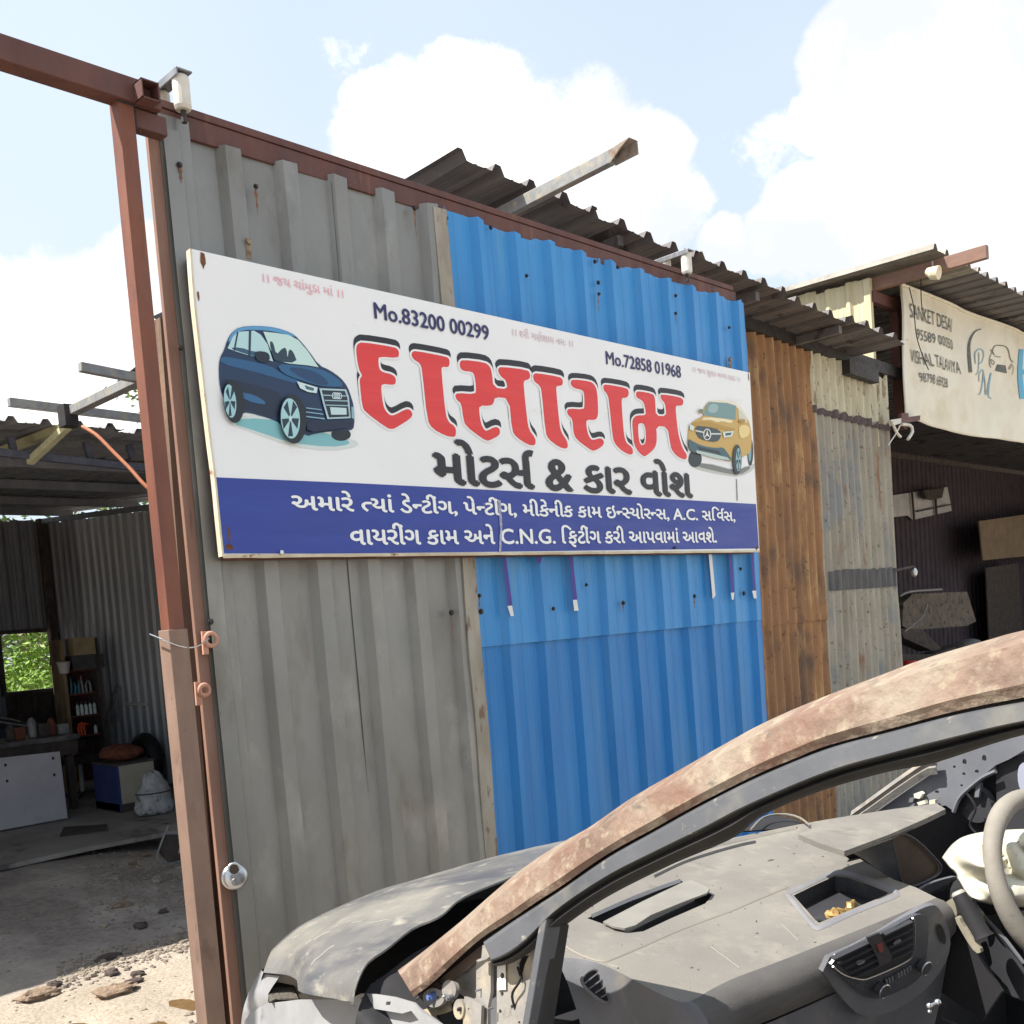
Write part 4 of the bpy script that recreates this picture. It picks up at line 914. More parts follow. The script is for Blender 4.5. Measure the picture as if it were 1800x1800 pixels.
# orange conduit
CON = mat('orange_conduit', srgb(176, 108, 72), srgb(150, 92, 62), rough=0.6, scale=(30, 30, 30))
pts = [PY(145, 750, 6.0), PY(170, 765, 5.9), PY(200, 795, 5.8), PY(230, 825, 5.7), PY(258, 856, 5.6), PY(300, 888, 5.5), PY(330, 912, 5.4)]
mb = MB(); mb.tube(catmull(pts, 24), 0.012, 8); o = mb.build('conduit_pipe', CON, None, smooth=True); tag(o, 'orange flexible conduit curving down from the workshop roof edge', 'pipe')
# --- contents
PLY = mat('laminate_white', srgb(186, 182, 184), srgb(172, 168, 172), srgb(120, 112, 108), scale=(4, 4, 4), rough=0.6, s3=(9, 9, 9), t3=(0.72, 0.78))
base = PZ(60, 1452, 0.035); yb = base.y
bd = thing('leaning_board', 'large pale laminate board with dark round holes standing before the dark bench', 'board', base)
hol = []
for (px, py) in ((10, 1345), (13, 1373), (94, 1333), (96, 1362)):
    hol.append([(px + 3 * math.cos(2 * PI * i / 12), py + 3 * math.sin(2 * PI * i / 12)) for i in range(12)])
plate('panel', [[(-60, 1339), (105, 1321), (119, 1438), (-60, 1471)]] + hol, lambda x, y: PY(x, y, yb), PLY, bd, thick=0.03)
bn = thing('workbench', 'long blackened workbench behind the pale board', 'bench', (3, yb + 0.6, 0.035))
zt_ = PY(60, 1300, yb + 0.5).z; xr_ = PY(140, 1290, yb + 0.5).x
mb = MB(); mb.box((-2, yb + 0.5, zt_ - 0.05), (xr_, yb + 1.2, zt_)); mb.build('bench_top', mat('worn_steel_edge', srgb(110, 108, 106), srgb(70, 68, 66), rough=0.4, scale=(9, 9, 9)), bn, bevel=0.004)
mb = MB(); mb.box((-2, yb + 0.53, zt_ - 0.2), (xr_ - 0.02, yb + 1.17, zt_ - 0.052)); mb.build('apron', SOOT, bn)
for lx in (xr_ - 0.12, 1.6): 
    for ly in (yb + 0.58, yb + 1.08):
        mb = MB(); mb.box((lx, ly, 0.035), (lx + 0.07, ly + 0.07, zt_ - 0.21)); mb.build('leg', SOOT, bn)
# cabinet
cb = PZ(213, 1430, 0.035)
cab = thing('cabinet', 'small cabinet with blue side and off white front under a rusty cushion', 'cabinet', cb)
zc_ = PY(207, 1347, cb.y).z; xe_ = PY(274, 1385, cb.y).x; xs_ = cb.x
ybk = PX(176, 1400, xs_).y if False else cb.y + 0.55
mb = MB(); mb.box((xs_, cb.y + 0.02, 0.035), (xe_, ybk, 0.12)); mb.build('plinth', SOOT, cab)
mb = MB(); mb.box((xs_ + 0.022, cb.y + 0.022, 0.12), (xe_, ybk, zc_ - 0.02)); mb.build('carcass', SOOT, cab)
mb = MB(); mb.box((xs_, cb.y + 0.001, 0.05), (xs_ + 0.02, ybk, zc_)); mb.build('blue_side', mat('cabinet_blue', srgb(52, 66, 116), srgb(46, 58, 104), rough=0.6, scale=(5, 5, 5)), cab)
mb = MB(); mb.box((xs_ + 0.022, cb.y - 0.001, 0.12), (xe_, cb.y + 0.02, zc_)); mb.build('front_door', mat('cabinet_cream', srgb(176, 170, 152), srgb(160, 154, 138), rough=0.7, scale=(5, 5, 5)), cab)
mb = MB(); mb.box((xs_ - 0.01, cb.y - 0.01, zc_), (xe_ + 0.01, ybk, zc_ + 0.02)); mb.build('cabinet_top', SOOT, cab)
mb = MB(); c_ = Vector(((xs_ + xe_) / 2, cb.y + 0.28, zc_ + 0.10)); mb.ball(c_, ((xe_ - xs_) * 0.52, 0.26, 0.085), 20, 10, lambda d: 1 + 0.14 * noise.noise(d * 2.5))
o = mb.build('rusty_cushion', mat('rust_cloth', srgb(130, 74, 52), srgb(92, 52, 40), rough=0.95, scale=(18, 18, 18)), None, smooth=True); tag(o, 'flattened reddish brown cushion lying on the cabinet', 'cushion')
# sacks
sk = PZ(283, 1433, 0.035)
SACK = mat('woven_sack', srgb(186, 186, 182), srgb(156, 156, 154), srgb(112, 110, 108), scale=(12, 12, 12), rough=0.85, bump=0.5, bscale=60)
kpx = 10.2 / 1803
sgm = thing('grain_sack', 'slumped pale woven sack tied at the top beside the cabinet', 'sack', sk)
rows = []
hh = PY(283, 1355, sk.y).z - 0.035
for j in range(15):
    t = j / 14; r = [0.02, 0.22, 0.235, 0.23, 0.215, 0.20, 0.205, 0.20, 0.19, 0.175, 0.16, 0.14, 0.12, 0.09, 0.03][j] * 0.8
    rows.append([Vector((sk.x + r * math.cos(2 * PI * k / 28) * (1 + 0.14 * noise.noise(Vector((math.cos(2 * PI * k / 28) * 2.2, math.sin(2 * PI * k / 28) * 2.2, t * 5)))), sk.y + 0.1 + r * 0.7 * math.sin(2 * PI * k / 28), 0.035 + hh * t + 0.015 * math.sin(k * 1.9 + j))) for k in range(28)])
mb = MB(); mb.grid(rows, close=True); mb.build('sack_body', SACK, sgm, smooth=True)
mb = MB(); zz = 0.035 + hh * 0.52; mb.tube([(sk.x + 0.168 * math.cos(2 * PI * k / 20), sk.y + 0.1 + 0.12 * math.sin(2 * PI * k / 20), zz) for k in range(21)], 0.006, 6); mb.build('tie_string', SOOT, sgm)
# rack with shelves
RK = yb + 1.9
def RY(px, py, d=0): return PY(px, py, RK + d)
rack = thing('shelf_rack', 'narrow dark shelf rack of bottles and tools beside the window', 'shelf', Vector((RY(145, 1300).x, RK, 0.035)))
xl_, xr2 = RY(118, 1230).x, RY(178, 1230).x
for xx in (xl_, xr2):
    mb = MB(); mb.box((xx - 0.02, RK - 0.01, 0.035), (xx + 0.02, RK + 0.3, RY(145, 1122).z)); mb.build('upright', mat('rack_board', srgb(150, 128, 92), srgb(96, 80, 62), rough=0.8, scale=(6, 6, 2)) if xx == xl_ else SOOT, rack)
for (py) in (1176, 1218, 1257, 1292):
    z = RY(148, py).z; mb = MB(); mb.box((xl_ + 0.022, RK, z - 0.02), (xr2 - 0.022, RK + 0.3, z)); mb.build('shelf_board', mat('shelf_red', srgb(110, 58, 46), srgb(80, 46, 38), rough=0.8, scale=(6, 6, 6)), rack)
mb = MB(); mb.box((xl_ + 0.022, RK + 0.3, 0.1), (xr2 - 0.022, RK + 0.31, RY(148, 1176).z)); mb.build('back_panel', mat('rack_back', srgb(88, 44, 38), srgb(62, 36, 32), rough=0.8, scale=(6, 6, 6)), rack)
mb = MB(); z = RY(148, 1176).z
a, b = RY(131, 1152, -0.03), RY(166, 1119, -0.03); mb.box((a.x, RK - 0.03, a.z), (b.x, RK + 0.2, b.z)); o = mb.build('cardboard_box', mat('card', srgb(176, 158, 120), srgb(150, 134, 104), rough=0.9, scale=(9, 9, 9)), None, bevel=0.004); tag(o, 'plain tan cardboard box above the narrow shelf rack', 'box')
mb = MB(); mb.box((a.x - 0.02, RK, z), (b.x + 0.1, RK + 0.25, a.z - 0.002)); o = mb.build('grey_bin', mat('bin_grey', srgb(90, 88, 88), srgb(70, 68, 68), rough=0.7, scale=(6, 6, 6)), None); tag(o, 'grey storage bin under the tan cardboard box', 'bin')
c = RY(112, 1170, -0.05); mb = MB(); mb.tube([c + Vector((0, 0, -0.09)), c + Vector((0, 0, 0.03)), c + Vector((0, 0, 0.045))], [0.05, 0.07, 0.085], 16); o = mb.build('paint_bucket', WPVC, None); tag(o, 'small white bucket at the rack top nearest the window', 'bucket')
TEAL = mat('teal_plastic', srgb(60, 120, 128), srgb(50, 96, 110), rough=0.4, scale=(4, 4, 4)); GLS = mat('bottle_white', srgb(214, 222, 216), srgb(186, 196, 190), rough=0.3, scale=(20, 20, 20)); CAPM = mat('bottle_cap', srgb(44, 40, 52), rough=0.4)
z2 = RY(148, 1257).z
for k in range(5):
    xx = RY(140 + 7.6 * k, 1250).x; o = thing('spray_bottle', ('leftmost glowing white' if k == 0 else ['', 'greenish white', 'second pale', 'third pale', 'rightmost pale'][k]) + ' bottle with dark cap on the third shelf', 'bottle', (xx, RK + 0.05, z2), 'bottles lined up on the rack')
    mb = MB(); mb.tube([(xx, RK + 0.05, z2), (xx, RK + 0.05, z2 + 0.10), (xx, RK + 0.05, z2 + 0.125)], [0.019, 0.019, 0.009], 12); mb.build('bottle_body', GLS, o, smooth=True)
    mb = MB(); mb.tube([(xx, RK + 0.05, z2 + 0.125), (xx, RK + 0.05, z2 + 0.155)], 0.010, 10); mb.build('cap', CAPM, o)
z3 = RY(148, 1218).z
for k in range(7):
    xx = RY(122 + 7 * k, 1215).x; mb = MB(); h_ = 0.16 + 0.04 * math.sin(k * 2)
    mb.tube([(xx, RK + 0.06, z3), (xx + 0.01 * math.sin(k), RK + 0.06, z3 + h_ * 0.6), (xx + 0.02 * math.sin(k * 3), RK + 0.06, z3 + h_)], [0.016, 0.014, 0.006], 8)
    o = mb.build('tool_tube', TEAL if k < 4 else GTUBE, None, smooth=True); tag(o, ['leftmost teal tube on the second shelf', 'second teal tube on the second shelf', 'third teal tube on the second shelf', 'last teal tube next to the grey ones', 'grey tube next to the teal ones', 'middle grey tube on the second shelf', 'rightmost grey tube on the second shelf'][k], 'tube', 'teal tubes on the second shelf' if k < 4 else 'grey tubes on the second shelf')
ORP = mat('orange_plastic', srgb(238, 96, 34), srgb(220, 76, 26), rough=0.35, scale=(5, 5, 5))
z4 = RY(148, 1292).z
for k in range(3):
    xx = RY(140 + 5 * k, 1290).x; mb = MB()
    mb.tube([(xx + 0.03 * k * 0, RK + 0.0, z4), (xx - 0.01, RK + 0.0, z4 + 0.08), (xx + 0.01, RK + 0.01, z4 + 0.13), (xx + 0.05, RK + 0.02, z4 + 0.15 - 0.015 * k)], [0.012, 0.013, 0.013, 0.008], 8)
    o = mb.build('orange_hook', ORP, None, smooth=True); tag(o, ['leftmost and tallest', 'middle', 'rightmost and lowest'][k] + ' of the bright orange curved hooks on the rack', 'hook', 'orange hooks on the lowest shelf')
xx = RY(171, 1290).x; mb = MB(); mb.tube([(xx, RK + 0.03, z4), (xx, RK + 0.03, z4 + 0.07), (xx, RK + 0.03, z4 + 0.10)], [0.02, 0.02, 0.008], 10); o = mb.build('oil_bottle', GLS, None, smooth=True); tag(o, 'single pale bottle at the right end of the lowest shelf', 'bottle')
# cables hanging on the side wall
cab_ = MB()
for k in range(7):
    a = PX(204 + 3 * k * 0.4, 1205, XW - 0.06); b = PX(184 + 5 * k, 1278 - 2 * k, XW - 0.08)
    pts = [a, a.lerp(b, 0.5) + Vector((-0.02, 0.05 * math.sin(k), -0.02)), b]; cab_.tube(catmull(pts, 8), 0.006, 5)
o = cab_.build('cable_bundle', GTUBE, None, smooth=True); tag(o, 'bundle of thin grey cables hanging on the side wall', 'cable', None, 'stuff')
# scrap stand near the slab edge
ss = PZ(300, 1515, 0.0); st = thing('scrap_stand', 'bent black metal stand with pale edges on the dark oily dirt', 'stand', ss)
f_ = lambda x, y: PY(x, y, ss.y)
plate('bent_plate', [[(283, 1500), (292, 1468), (318, 1468), (328, 1512), (300, 1518)]], f_, SOOT, st, thick=0.03)
mb = MB(); mb.tube(catmull([f_(290, 1465), f_(276, 1505), f_(284, 1513), f_(300, 1518), f_(322, 1512)], 16), 0.008, 6); mb.tube([f_(290, 1465), f_(320, 1466)], 0.008, 6); mb.tube([f_(296, 1450), f_(291, 1466)], 0.006, 6); mb.tube([f_(330, 1440), f_(316, 1500)], 0.014, 6)
mb.build('tube_frame', GTUBE, st, smooth=True)
mt_ = PZ(150, 1462, 0.04); mb = MB(); mb.prism([PZ(105, 1471, 0.038), PZ(190, 1461, 0.038), PZ(188, 1450, 0.038), PZ(112, 1455, 0.038)], (0, 0, 0.008)); o = mb.build('floor_mat', SOOT, None); tag(o, 'flat dark scrap mat on the floor before the cabinet', 'mat')
# dark hatchback nose behind the bench
hb = thing('parked_hatchback', 'dark parked car whose nose shows behind the left bench', 'car', (PY(0, 1310, 12.6).x, 12.6, 0.035))
NV = mat('dark_car_paint', srgb(40, 40, 58), srgb(32, 32, 46), rough=0.3, scale=(3, 3, 3), coat=0.5)
e_ = PY(46, 1262, 12.6).x
prof = [(e_, 0.30), (e_ + 0.02, 0.62), (e_ - 0.05, 0.78), (e_ - 0.35, 0.92), (e_ - 0.95, 1.02), (e_ - 1.5, 1.40), (e_ - 2.3, 1.47), (e_ - 3.3, 1.42), (e_ - 3.9, 1.0), (e_ - 4.0, 0.35)]
rows = []
for yy, k in ((12.0, 0.86), (12.08, 0.98), (12.8, 1.02), (13.6, 0.98), (13.68, 0.86)):
    rows.append([(e_ - 2 + (x_ - e_ + 2) * (0.97 if k < 0.9 else 1), yy, 0.035 + (z_ * k if z_ > 0.9 else z_)) for x_, z_ in prof])
mb = MB(); mb.grid(rows); mb.add(rows[0], [tuple(range(len(prof)))]); mb.add(rows[-1], [tuple(reversed(range(len(prof))))]); mb.build('car_body', NV, hb, smooth=False, bevel=0.03)
mb = MB(); mb.box((e_ - 0.18, 11.985, 0.62), (e_ + 0.01, 12.0, 0.76)); mb.build('headlight', mat('lamp_glass', srgb(150, 155, 165), rough=0.15), hb, bevel=0.02)
for wx in (e_ - 0.75, e_ - 3.2):
    mb = MB(); mb.tube([(wx, 11.97, 0.33), (wx, 12.15, 0.33)], 0.30, 24); mb.build('wheel', SOOT, hb)
mb = MB(); mb.tube([(e_ - 0.05, 12.0, 0.79), (e_ - 0.95, 11.99, 1.05)], 0.012, 6); mb.build('bonnet_edge', GTUBE, hb)

# ================================================================ tin row behind the gate
YR1 = 3.6; YW = 4.1
row = thing('tin_workshop', 'rusty corrugated shed with brown overhanging roof behind the gate', 'shed', (7.5, 6, 0))
xL1 = PY(805, 262, YR1).x; xR1 = PY(1590, 606, YR1).x
zL1 = PY(805, 275, YR1).z; zR1 = PY(1590, 606, YR1).z
p1 = (PY(1141, 425, YR1).x - PY(805, 262, YR1).x) / 6
zf = lambda x: zL1 + (zR1 - zL1) * (x - xL1) / (xR1 - xL1)
edges = [xL1, xL1 + 1.02, xL1 + 2.04, xL1 + 3.06, xL1 + 4.06, xR1]
for i in range(5):
    x0, x1 = edges[i], edges[i + 1] + 0.03
    sl_ = (zR1 - zL1) / (xR1 - xL1); u = Vector((1, 0, sl_)).normalized()
    corrugated('roof_sheet', (x0, YR1 + 0.02 * math.sin(i * 2.7) + (0.0 if i < 4 else 0.0), zf(x0) - 0.004 * (i % 2)), u, (x1 - x0), (lambda t: 0.012 * noise.noise(Vector((t * 6, i, 0)))), lambda t: 1.40, (0, 0, 1), BTIN, row, 'trap', p1, 0.045, (0.27 - (x0 - xL1) / p1) % 1, 6, 80 + i, 0.012, 0, v=(0, 1, 0.0))
    corrugated('roof_sheet', (x0, YR1 + 1.36, zf(x0) - 0.012 - 0.004 * (i % 2)), u, (x1 - x0), lambda t: 0.0, lambda t: 2.4, (0, 0, 1), BTIN, row, 'trap', p1, 0.045, (0.27 - (x0 - xL1) / p1) % 1, 4, 130 + i, 0.010, 0, v=(0, 1, -0.12))
RUST = mat('rusted_corrugated', srgb(166, 126, 88), srgb(140, 106, 78), srgb(110, 90, 76), scale=(5, 5, 1.4), rough=0.85, bump=0.2, bscale=40, s3=(3, 3, 2), t3=(0.50, 0.66), c4=srgb(196, 162, 114), s4=(8, 8, 2.0), t4=(0.54, 0.72), fleck=(srgb(100, 74, 58), (24, 24, 20), 0.60, 0.72))
RGRY = mat('mottled_grey_rust', srgb(166, 161, 147), srgb(146, 140, 127), srgb(132, 96, 70), scale=(5, 5, 2.0), rough=0.8, bump=0.25, bscale=40, s3=(9, 9, 1.6), t3=(0.57, 0.68), c4=srgb(136, 138, 138), s4=(2.6, 2.6, 1.6), t4=(0.52, 0.62), fleck=(srgb(98, 80, 68), (30, 30, 20), 0.60, 0.72))
RTOP = mat('peeling_cream_sheet', srgb(204, 198, 174), srgb(186, 180, 156), srgb(140, 126, 104), scale=(9, 9, 3), rough=0.8, bump=0.3, bscale=50, s3=(14, 14, 5), t3=(0.56, 0.64), fleck=(srgb(92, 78, 64), (26, 26, 12), 0.62, 0.68))
CREAM = mat('cream_sheet', srgb(206, 196, 162), srgb(190, 180, 148), srgb(160, 148, 124), scale=(10, 10, 1), rough=0.6, s3=(20, 20, 1.2), t3=(0.6, 0.72))
xw0 = XR - 0.4; xw1 = PY(1436, 1000, YW).x; xw2 = PY(1566, 1000, YW).x
zlap = PY(1380, 1097, YW).z
corrugated('wall_sheet', (xw0, YW, 0), (1, 0, 0), xw1 - xw0 + 0.06, lambda t: -0.35, lambda t: zlap + 0.1, (0, -1, 0), RUST, row, 'sine', 0.125, 0.046, 0, 12, 89, 0.008, 0.0)
corrugated('wall_sheet', (xw0, YW - 0.014, 0), (1, 0, 0), xw1 - xw0 + 0.06, lambda t: zlap + 0.008 * noise.noise(Vector((t * 9, 1, 1))), lambda t: PY(1302, 572, YW).z, (0, -1, 0), RUST, row, 'sine', 0.125, 0.046, 0, 16, 90, 0.010, 0.02)
zmid = PY(1480, 728, YW).z
corrugated('wall_sheet', (xw1, YW - 0.012, 0), (1, 0, 0), xw2 - xw1, lambda t: -0.35, lambda t: zmid + 0.1, (0, -1, 0), RGRY, row, 'sine', 0.125, 0.044, 0, 26, 91, 0.008, 0.0)
corrugated('wall_sheet', (xw1, YW - 0.020, 0), (1, 0, 0), xw2 - xw1, lambda t: zmid - 0.03 * t + 0.02 * noise.noise(Vector((t * 9, 1, 1))), lambda t: 3.62 - 0.05 * t + 0.05 * noise.noise(Vector((t * 8, 3, 3))), (0, -1, 0), RTOP, row, 'sine', 0.125, 0.044, 0, 14, 94, 0.008, 0.05)
corrugated('stain_edge', (xw1, YW - 0.024, 0), (1, 0, 0), xw2 - xw1, lambda t: zmid - 0.05 - 0.03 * t, lambda t: zmid + 0.01 - 0.03 * t + 0.03 * noise.noise(Vector((t * 11, 2, 1))), (0, -1, 0), mat('purple_brown_stain', srgb(104, 92, 92), srgb(80, 70, 72), rough=0.9, scale=(30, 30, 30)), row, 'sine', 0.125, 0.044, 0, 2, 94, 0.002, 0.02)
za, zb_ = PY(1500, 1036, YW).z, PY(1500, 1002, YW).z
corrugated('dark_strip', (xw1 + 0.12, YW - 0.024, 0), (1, 0, 0), xw2 - xw1 - 0.14, lambda t: za, lambda t: zb_, (0, -1, 0), mat('dark_band', srgb(84, 86, 90), srgb(104, 102, 98), rough=0.8, scale=(20, 20, 4)), row, 'sine', 0.125, 0.044, 0.96, 2, 91, 0.002, 0.01)  # thin dark strip of sheet laid across the mottled wall
mb = MB(); mb.box((xw2 - 0.02, YW - 0.03, -0.3), (xw2 + 0.045, YW + 0.04, 3.30)); mb.build('corner_angle', mat('greenish_angle', srgb(128, 126, 116), srgb(104, 102, 96), rough=0.6, scale=(20, 20, 2)), row)
corrugated('cream_strip', (xw2 - 0.28, YW + 0.045, 0), (1, 0, 0), 0.30, lambda t: 2.2, lambda t: 3.62, (0, -1, 0), CREAM, row, 'trap', 0.2, 0.02, 0, 3, 93)
mb = MB(); mb.bar((xw0, YW - 0.05, PY(1302, 560, YW).z), (xw2 + 0.3, YW - 0.05, PY(1302, 560, YW).z - 0.12), 0.06, 0.10); mb.build('eave_beam', DARKS, row)
a = PY(1487, 645, YW - 0.1); b = PY(1524, 650, YW - 0.3); mb = MB(); mb.bar(a, a + Vector((0.55, 0, -0.02)), 0.07, 0.12); mb.build('bracket_block', DARKS, row)
for y in (4.6, 5.8, 7.1): purlin(Vector((xL1, y, zL1 - 0.06 - max(0, y - 4.96) * 0.12)), Vector((xR1 - 0.3, y, zR1 - 0.06 - max(0, y - 4.96) * 0.12)), 0.05, 0.07, BTIN, 'purlin', row)
for x in (4.9, 6.4, 7.6): purlin(Vector((x, 3.66, zf(x) - 0.05)), Vector((x, 4.9, zf(x) - 0.05)), 0.05, 0.06, BTIN, 'rafter', row)
XG = PY(920, 350, YR1).x; ZG = PY(920, 352, YR1).z
mb = MB(); mb.bar((XG, 4.2, ZG - 0.03), (XG, 3.02, ZG + 0.005), 0.045, 0.062); mb.build('protruding_rafter', GTUBE, row, bevel=0.003)
mb = MB(); tp = Vector((XG, 3.02, ZG))
mb.add([tp + Vector(v) for v in ((-0.022, 0, -0.03), (-0.022, 0, 0.031), (0.022, 0, 0.031), (0.022, 0, -0.03), (-0.03, -0.07, 0.012), (-0.02, -0.12, 0.045), (0.03, -0.13, 0.04), (0.032, -0.13, -0.02))], [(0, 1, 5, 4), (1, 2, 6, 5), (2, 3, 7, 6)])
mb.build('torn_tip', mat('rust_tip', srgb(150, 144, 134), srgb(126, 104, 86), rough=0.8, scale=(30, 30, 30)), row, thick=0.003)
# back and side walls so the inside is closed
wall_x(4.15, 7.3, 0, zR1 - 0.35, DTIN, 95, par=row, X=5.55)
wall_y(5.6, xw2 - 0.1, 0, 3.3, 7.3, DTIN, 96, par=row)

# ================================================================ right workshop with cloth banner
XC = PY(1525, 490, YW).x
rs = thing('right_workshop', 'open dark workshop with cream side panel and high tin roof at right', 'shed', (12, 6, 0))
zk = PY(1640, 437, 3.45).z; xk0 = PX(1640, 432, 8.95).x
k = 0; x = 8.95
while x < 30:
    corrugated('roof_sheet', (x, 3.45 + 0.02 * math.sin(k), zk - 0.004 * (k % 2)), (1, 0, 0), 1.08, lambda t: 0, lambda t: 6.2, (0, 0, 1), BTIN if k else mat('roof_edge_sheet', srgb(140, 134, 122), srgb(112, 106, 98), rough=0.6, scale=(6, 6, 6)), rs, 'trap', 0.25, 0.05, 0.4, 5, 100 + k, 0.01, 0, v=(0, 1, 0.02)); x += 1.0; k += 1
corrugated('side_sheet', (XC, YW + 4.6, 0), (0, -1, 0), 4.6, lambda t: -0.25, lambda t: zk - 0.02, (-1, 0, 0), CREAM, rs, 'trap', 0.2, 0.022, 0.3, 6, 110, 0.006, 0.02)
mb = MB(); mb.box((XC - 0.03, YW - 0.03, 2.9), (XC + 0.02, YW + 0.03, zk - 0.04)); mb.build('corner_trim', CREAM, rs)
mb = MB(); mb.bar((XC + 0.06, 5.5, zk - 0.09), (XC + 0.06, 3.09, zk - 0.09), 0.06, 0.11); mb.build('long_beam', mat('sunned_brown_beam', srgb(136, 104, 88), srgb(116, 88, 76), rough=0.65, scale=(12, 4, 12)), rs, bevel=0.004)
xp = PY(1574, 560, YW).x
mb = MB(); mb.box((xp - 0.04, YW - 0.04, 3.1), (xp + 0.04, YW + 0.04, zk - 0.1)); mb.build('post', RUSTP, rs)
mb = MB(); mb.bar((XC, YW - 0.02, zk - 0.2), (31, YW - 0.02, zk - 0.2), 0.06, 0.1); mb.build('front_beam', RUSTP, rs)
wall_y(XC, 31, -0.25, 4.57, 9.4, mat('maroon_wall', srgb(78, 66, 72), srgb(64, 56, 62), rough=0.8, scale=(3, 3, 3)), 120, par=rs, pitch_=0.25)
wall_x(YW, 9.4, 0, 4.6, DTIN, 121, par=rs, X=31)
mb = MB(); mb.box((XC, YW, -0.26), (31, 9.4, -0.21)); o = mb.build('shop_floor', SLAB, None); tag(o, 'concrete floor of the right workshop', None, None, 'structure')
mb = MB(); mb.box((XC, 6.5, 3.55), (31, 6.56, 3.62)); mb.build('inner_beam', SOOT, rs)
# bulb socket under the beam
c = PY(1640, 480, 3.5); lp_ = thing('lamp_socket', 'round cream lamp socket hung under the brown roof beam', 'lamp', c)
mb = MB(); mb.tube([c + Vector((0, 0, 0.10)), c + Vector((0, 0, 0.03))], 0.008, 6); mb.build('stem', GTUBE, lp_)
mb = MB(); mb.tube([c + Vector((0.0, 0.05, 0.03)), c + Vector((0, 0.0, 0.0)), c + Vector((-0.0, -0.05, -0.01))], [0.03, 0.055, 0.058], 18); mb.build('rose', mat('lamp_cream', srgb(214, 204, 172), rough=0.5), lp_)
# banner
YBN = 3.98
def bz(p):
    q = Vector(p)
    f = 0.05 * noise.noise(Vector((p[0] * 1.1, 0, p[2] * 1.8 - p[0] * 1.2))) + 0.03 * math.sin((p[2] * 1.0 + p[0] * 1.3) * 4.0) * max(0, min(1, (3.5 - p[2]) * 0.7))
    q.y -= f + 0.03
    return q
CLOTH = mat('banner_cloth', srgb(226, 222, 206), srgb(216, 211, 194), srgb(204, 194, 168), scale=(3, 3, 3), rough=0.85, s3=(1.6, 1.6, 2.2), t3=(0.54, 0.76))
bn_ = thing('cloth_banner', 'sagging cream cloth banner with faded names and numbers over the right workshop', 'banner', PY(1700, 700, YBN))
def FB(d): return lambda x, y: bz(PY(x, y, YBN)) + Vector((0, -d, 0))
tp_ = catmull([(1577, 500), (1620, 517), (1700, 549), (1800, 590), (1950, 652), (2080, 706)], 120); bt_ = catmull([(1583, 735), (1640, 752), (1700, 766), (1800, 780), (1900, 796), (2080, 822)], 120)
mb = MB(); mb.grid([[bz(PY(*a_.lerp(b_, j / 44), YBN)) for a_, b_ in zip(tp_, bt_)] for j in range(45)]); mb.build('cloth', CLOTH, bn_, smooth=True, thick=0.004)
mb = MB(); mb.tube([bz(PY(x, y, YBN)) + Vector((0, -0.012, 0.0)) for x, y in catmull([(1577, 501), (1620, 519), (1700, 551), (1800, 592), (1950, 654)], 40)], 0.014, 8); mb.build('top_hem', CLOTH, bn_, smooth=True)
mb = MB(); mb.tube([bz(PY(x, y, YBN)) + Vector((0, -0.01, 0.0)) for x, y in catmull([(1578, 505), (1580, 580), (1581, 660), (1583, 733)], 16)], 0.012, 8); mb.build('side_hem', CLOTH, bn_, smooth=True)
INK = mat('faded_ink', srgb(84, 88, 86), srgb(110, 112, 106), scale=(20, 20, 20), rough=0.8); CYAN = mat('faded_cyan', srgb(92, 168, 204), rough=0.7); CYANL = mat('faded_light_cyan', srgb(128, 168, 186), rough=0.7)
TB = lambda p: cro(p, 1570, 490, 7.826)
def banner_line(text, p0, p1, hp, off=0.012, m=INK):
    a, = TB([p0]); b, = TB([p1]); h, = TB([hp])
    lettering('word', text, a, b, h, YBN, m, bn_, off, 0.715, 0.0, fn=lambda p: bz(p) + Vector((0, -0.010, 0)))
banner_line('SANKET DESAI', (160, 545), (780, 745), (155, 345))
banner_line('95589 00050', (265, 838), (800, 985), (265, 695))
banner_line('VISHAL TALAVIYA', (190, 1155), (868, 1325), (185, 970))
banner_line('98798 68928', (290, 1430), (705, 1512), (285, 1295))
def stroke(px, w, m, closed=False, name='drawn_line', sc_=7.826, n=24):
    p = catmull([Vector(q) for q in px], n); L1 = []; L2 = []
    ws = w if isinstance(w, (list, tuple)) else (w, w)
    for i, q in enumerate(p):
        a = p[max(i - 1, 0)]; b = p[min(i + 1, len(p) - 1)]; d = (b - a).normalized(); nn = Vector((-d.y, d.x)); ww = ws[0] + (ws[1] - ws[0]) * i / (len(p) - 1)
        L1.append(q + nn * ww / 2); L2.append(q - nn * ww / 2)
    mb = MB(); f = FB(0.010)
    mb.grid([[f(*cro([a], 1570, 490, sc_)[0]) for a in L1], [f(*cro([b], 1570, 490, sc_)[0]) for b in L2]]); mb.build(name, m, bn_)
stroke([(1160, 705), (1100, 725), (1050, 780), (1005, 880), (985, 1000), (978, 1150), (985, 1305)], (14, 46), INK)
GRYI = mat('ink_line', srgb(92, 94, 90), rough=0.8)
stroke([(1345, 1060), (1320, 1000), (1345, 940), (1390, 930), (1470, 950), (1510, 1010), (1550, 1120), (1600, 1160)], 10, GRYI)
stroke([(1290, 980), (1310, 1030), (1290, 1090), (1290, 1170), (1310, 1230)], 8, GRYI); stroke([(1350, 1070), (1380, 1085), (1420, 1090)], 8, GRYI)
stroke([(1305, 1115), (1345, 1150), (1340, 1190), (1315, 1170), (1305, 1115)], 7, GRYI); stroke([(1580, 1180), (1540, 1240), (1560, 1250), (1585, 1190)], 7, GRYI); stroke([(1600, 1200), (1610, 1260), (1595, 1330)], 6, GRYI)
plate('drawn_grille', [TB([(1385, 1190), (1490, 1205), (1520, 1310), (1365, 1275)])], FB(0.010), INK, bn_)
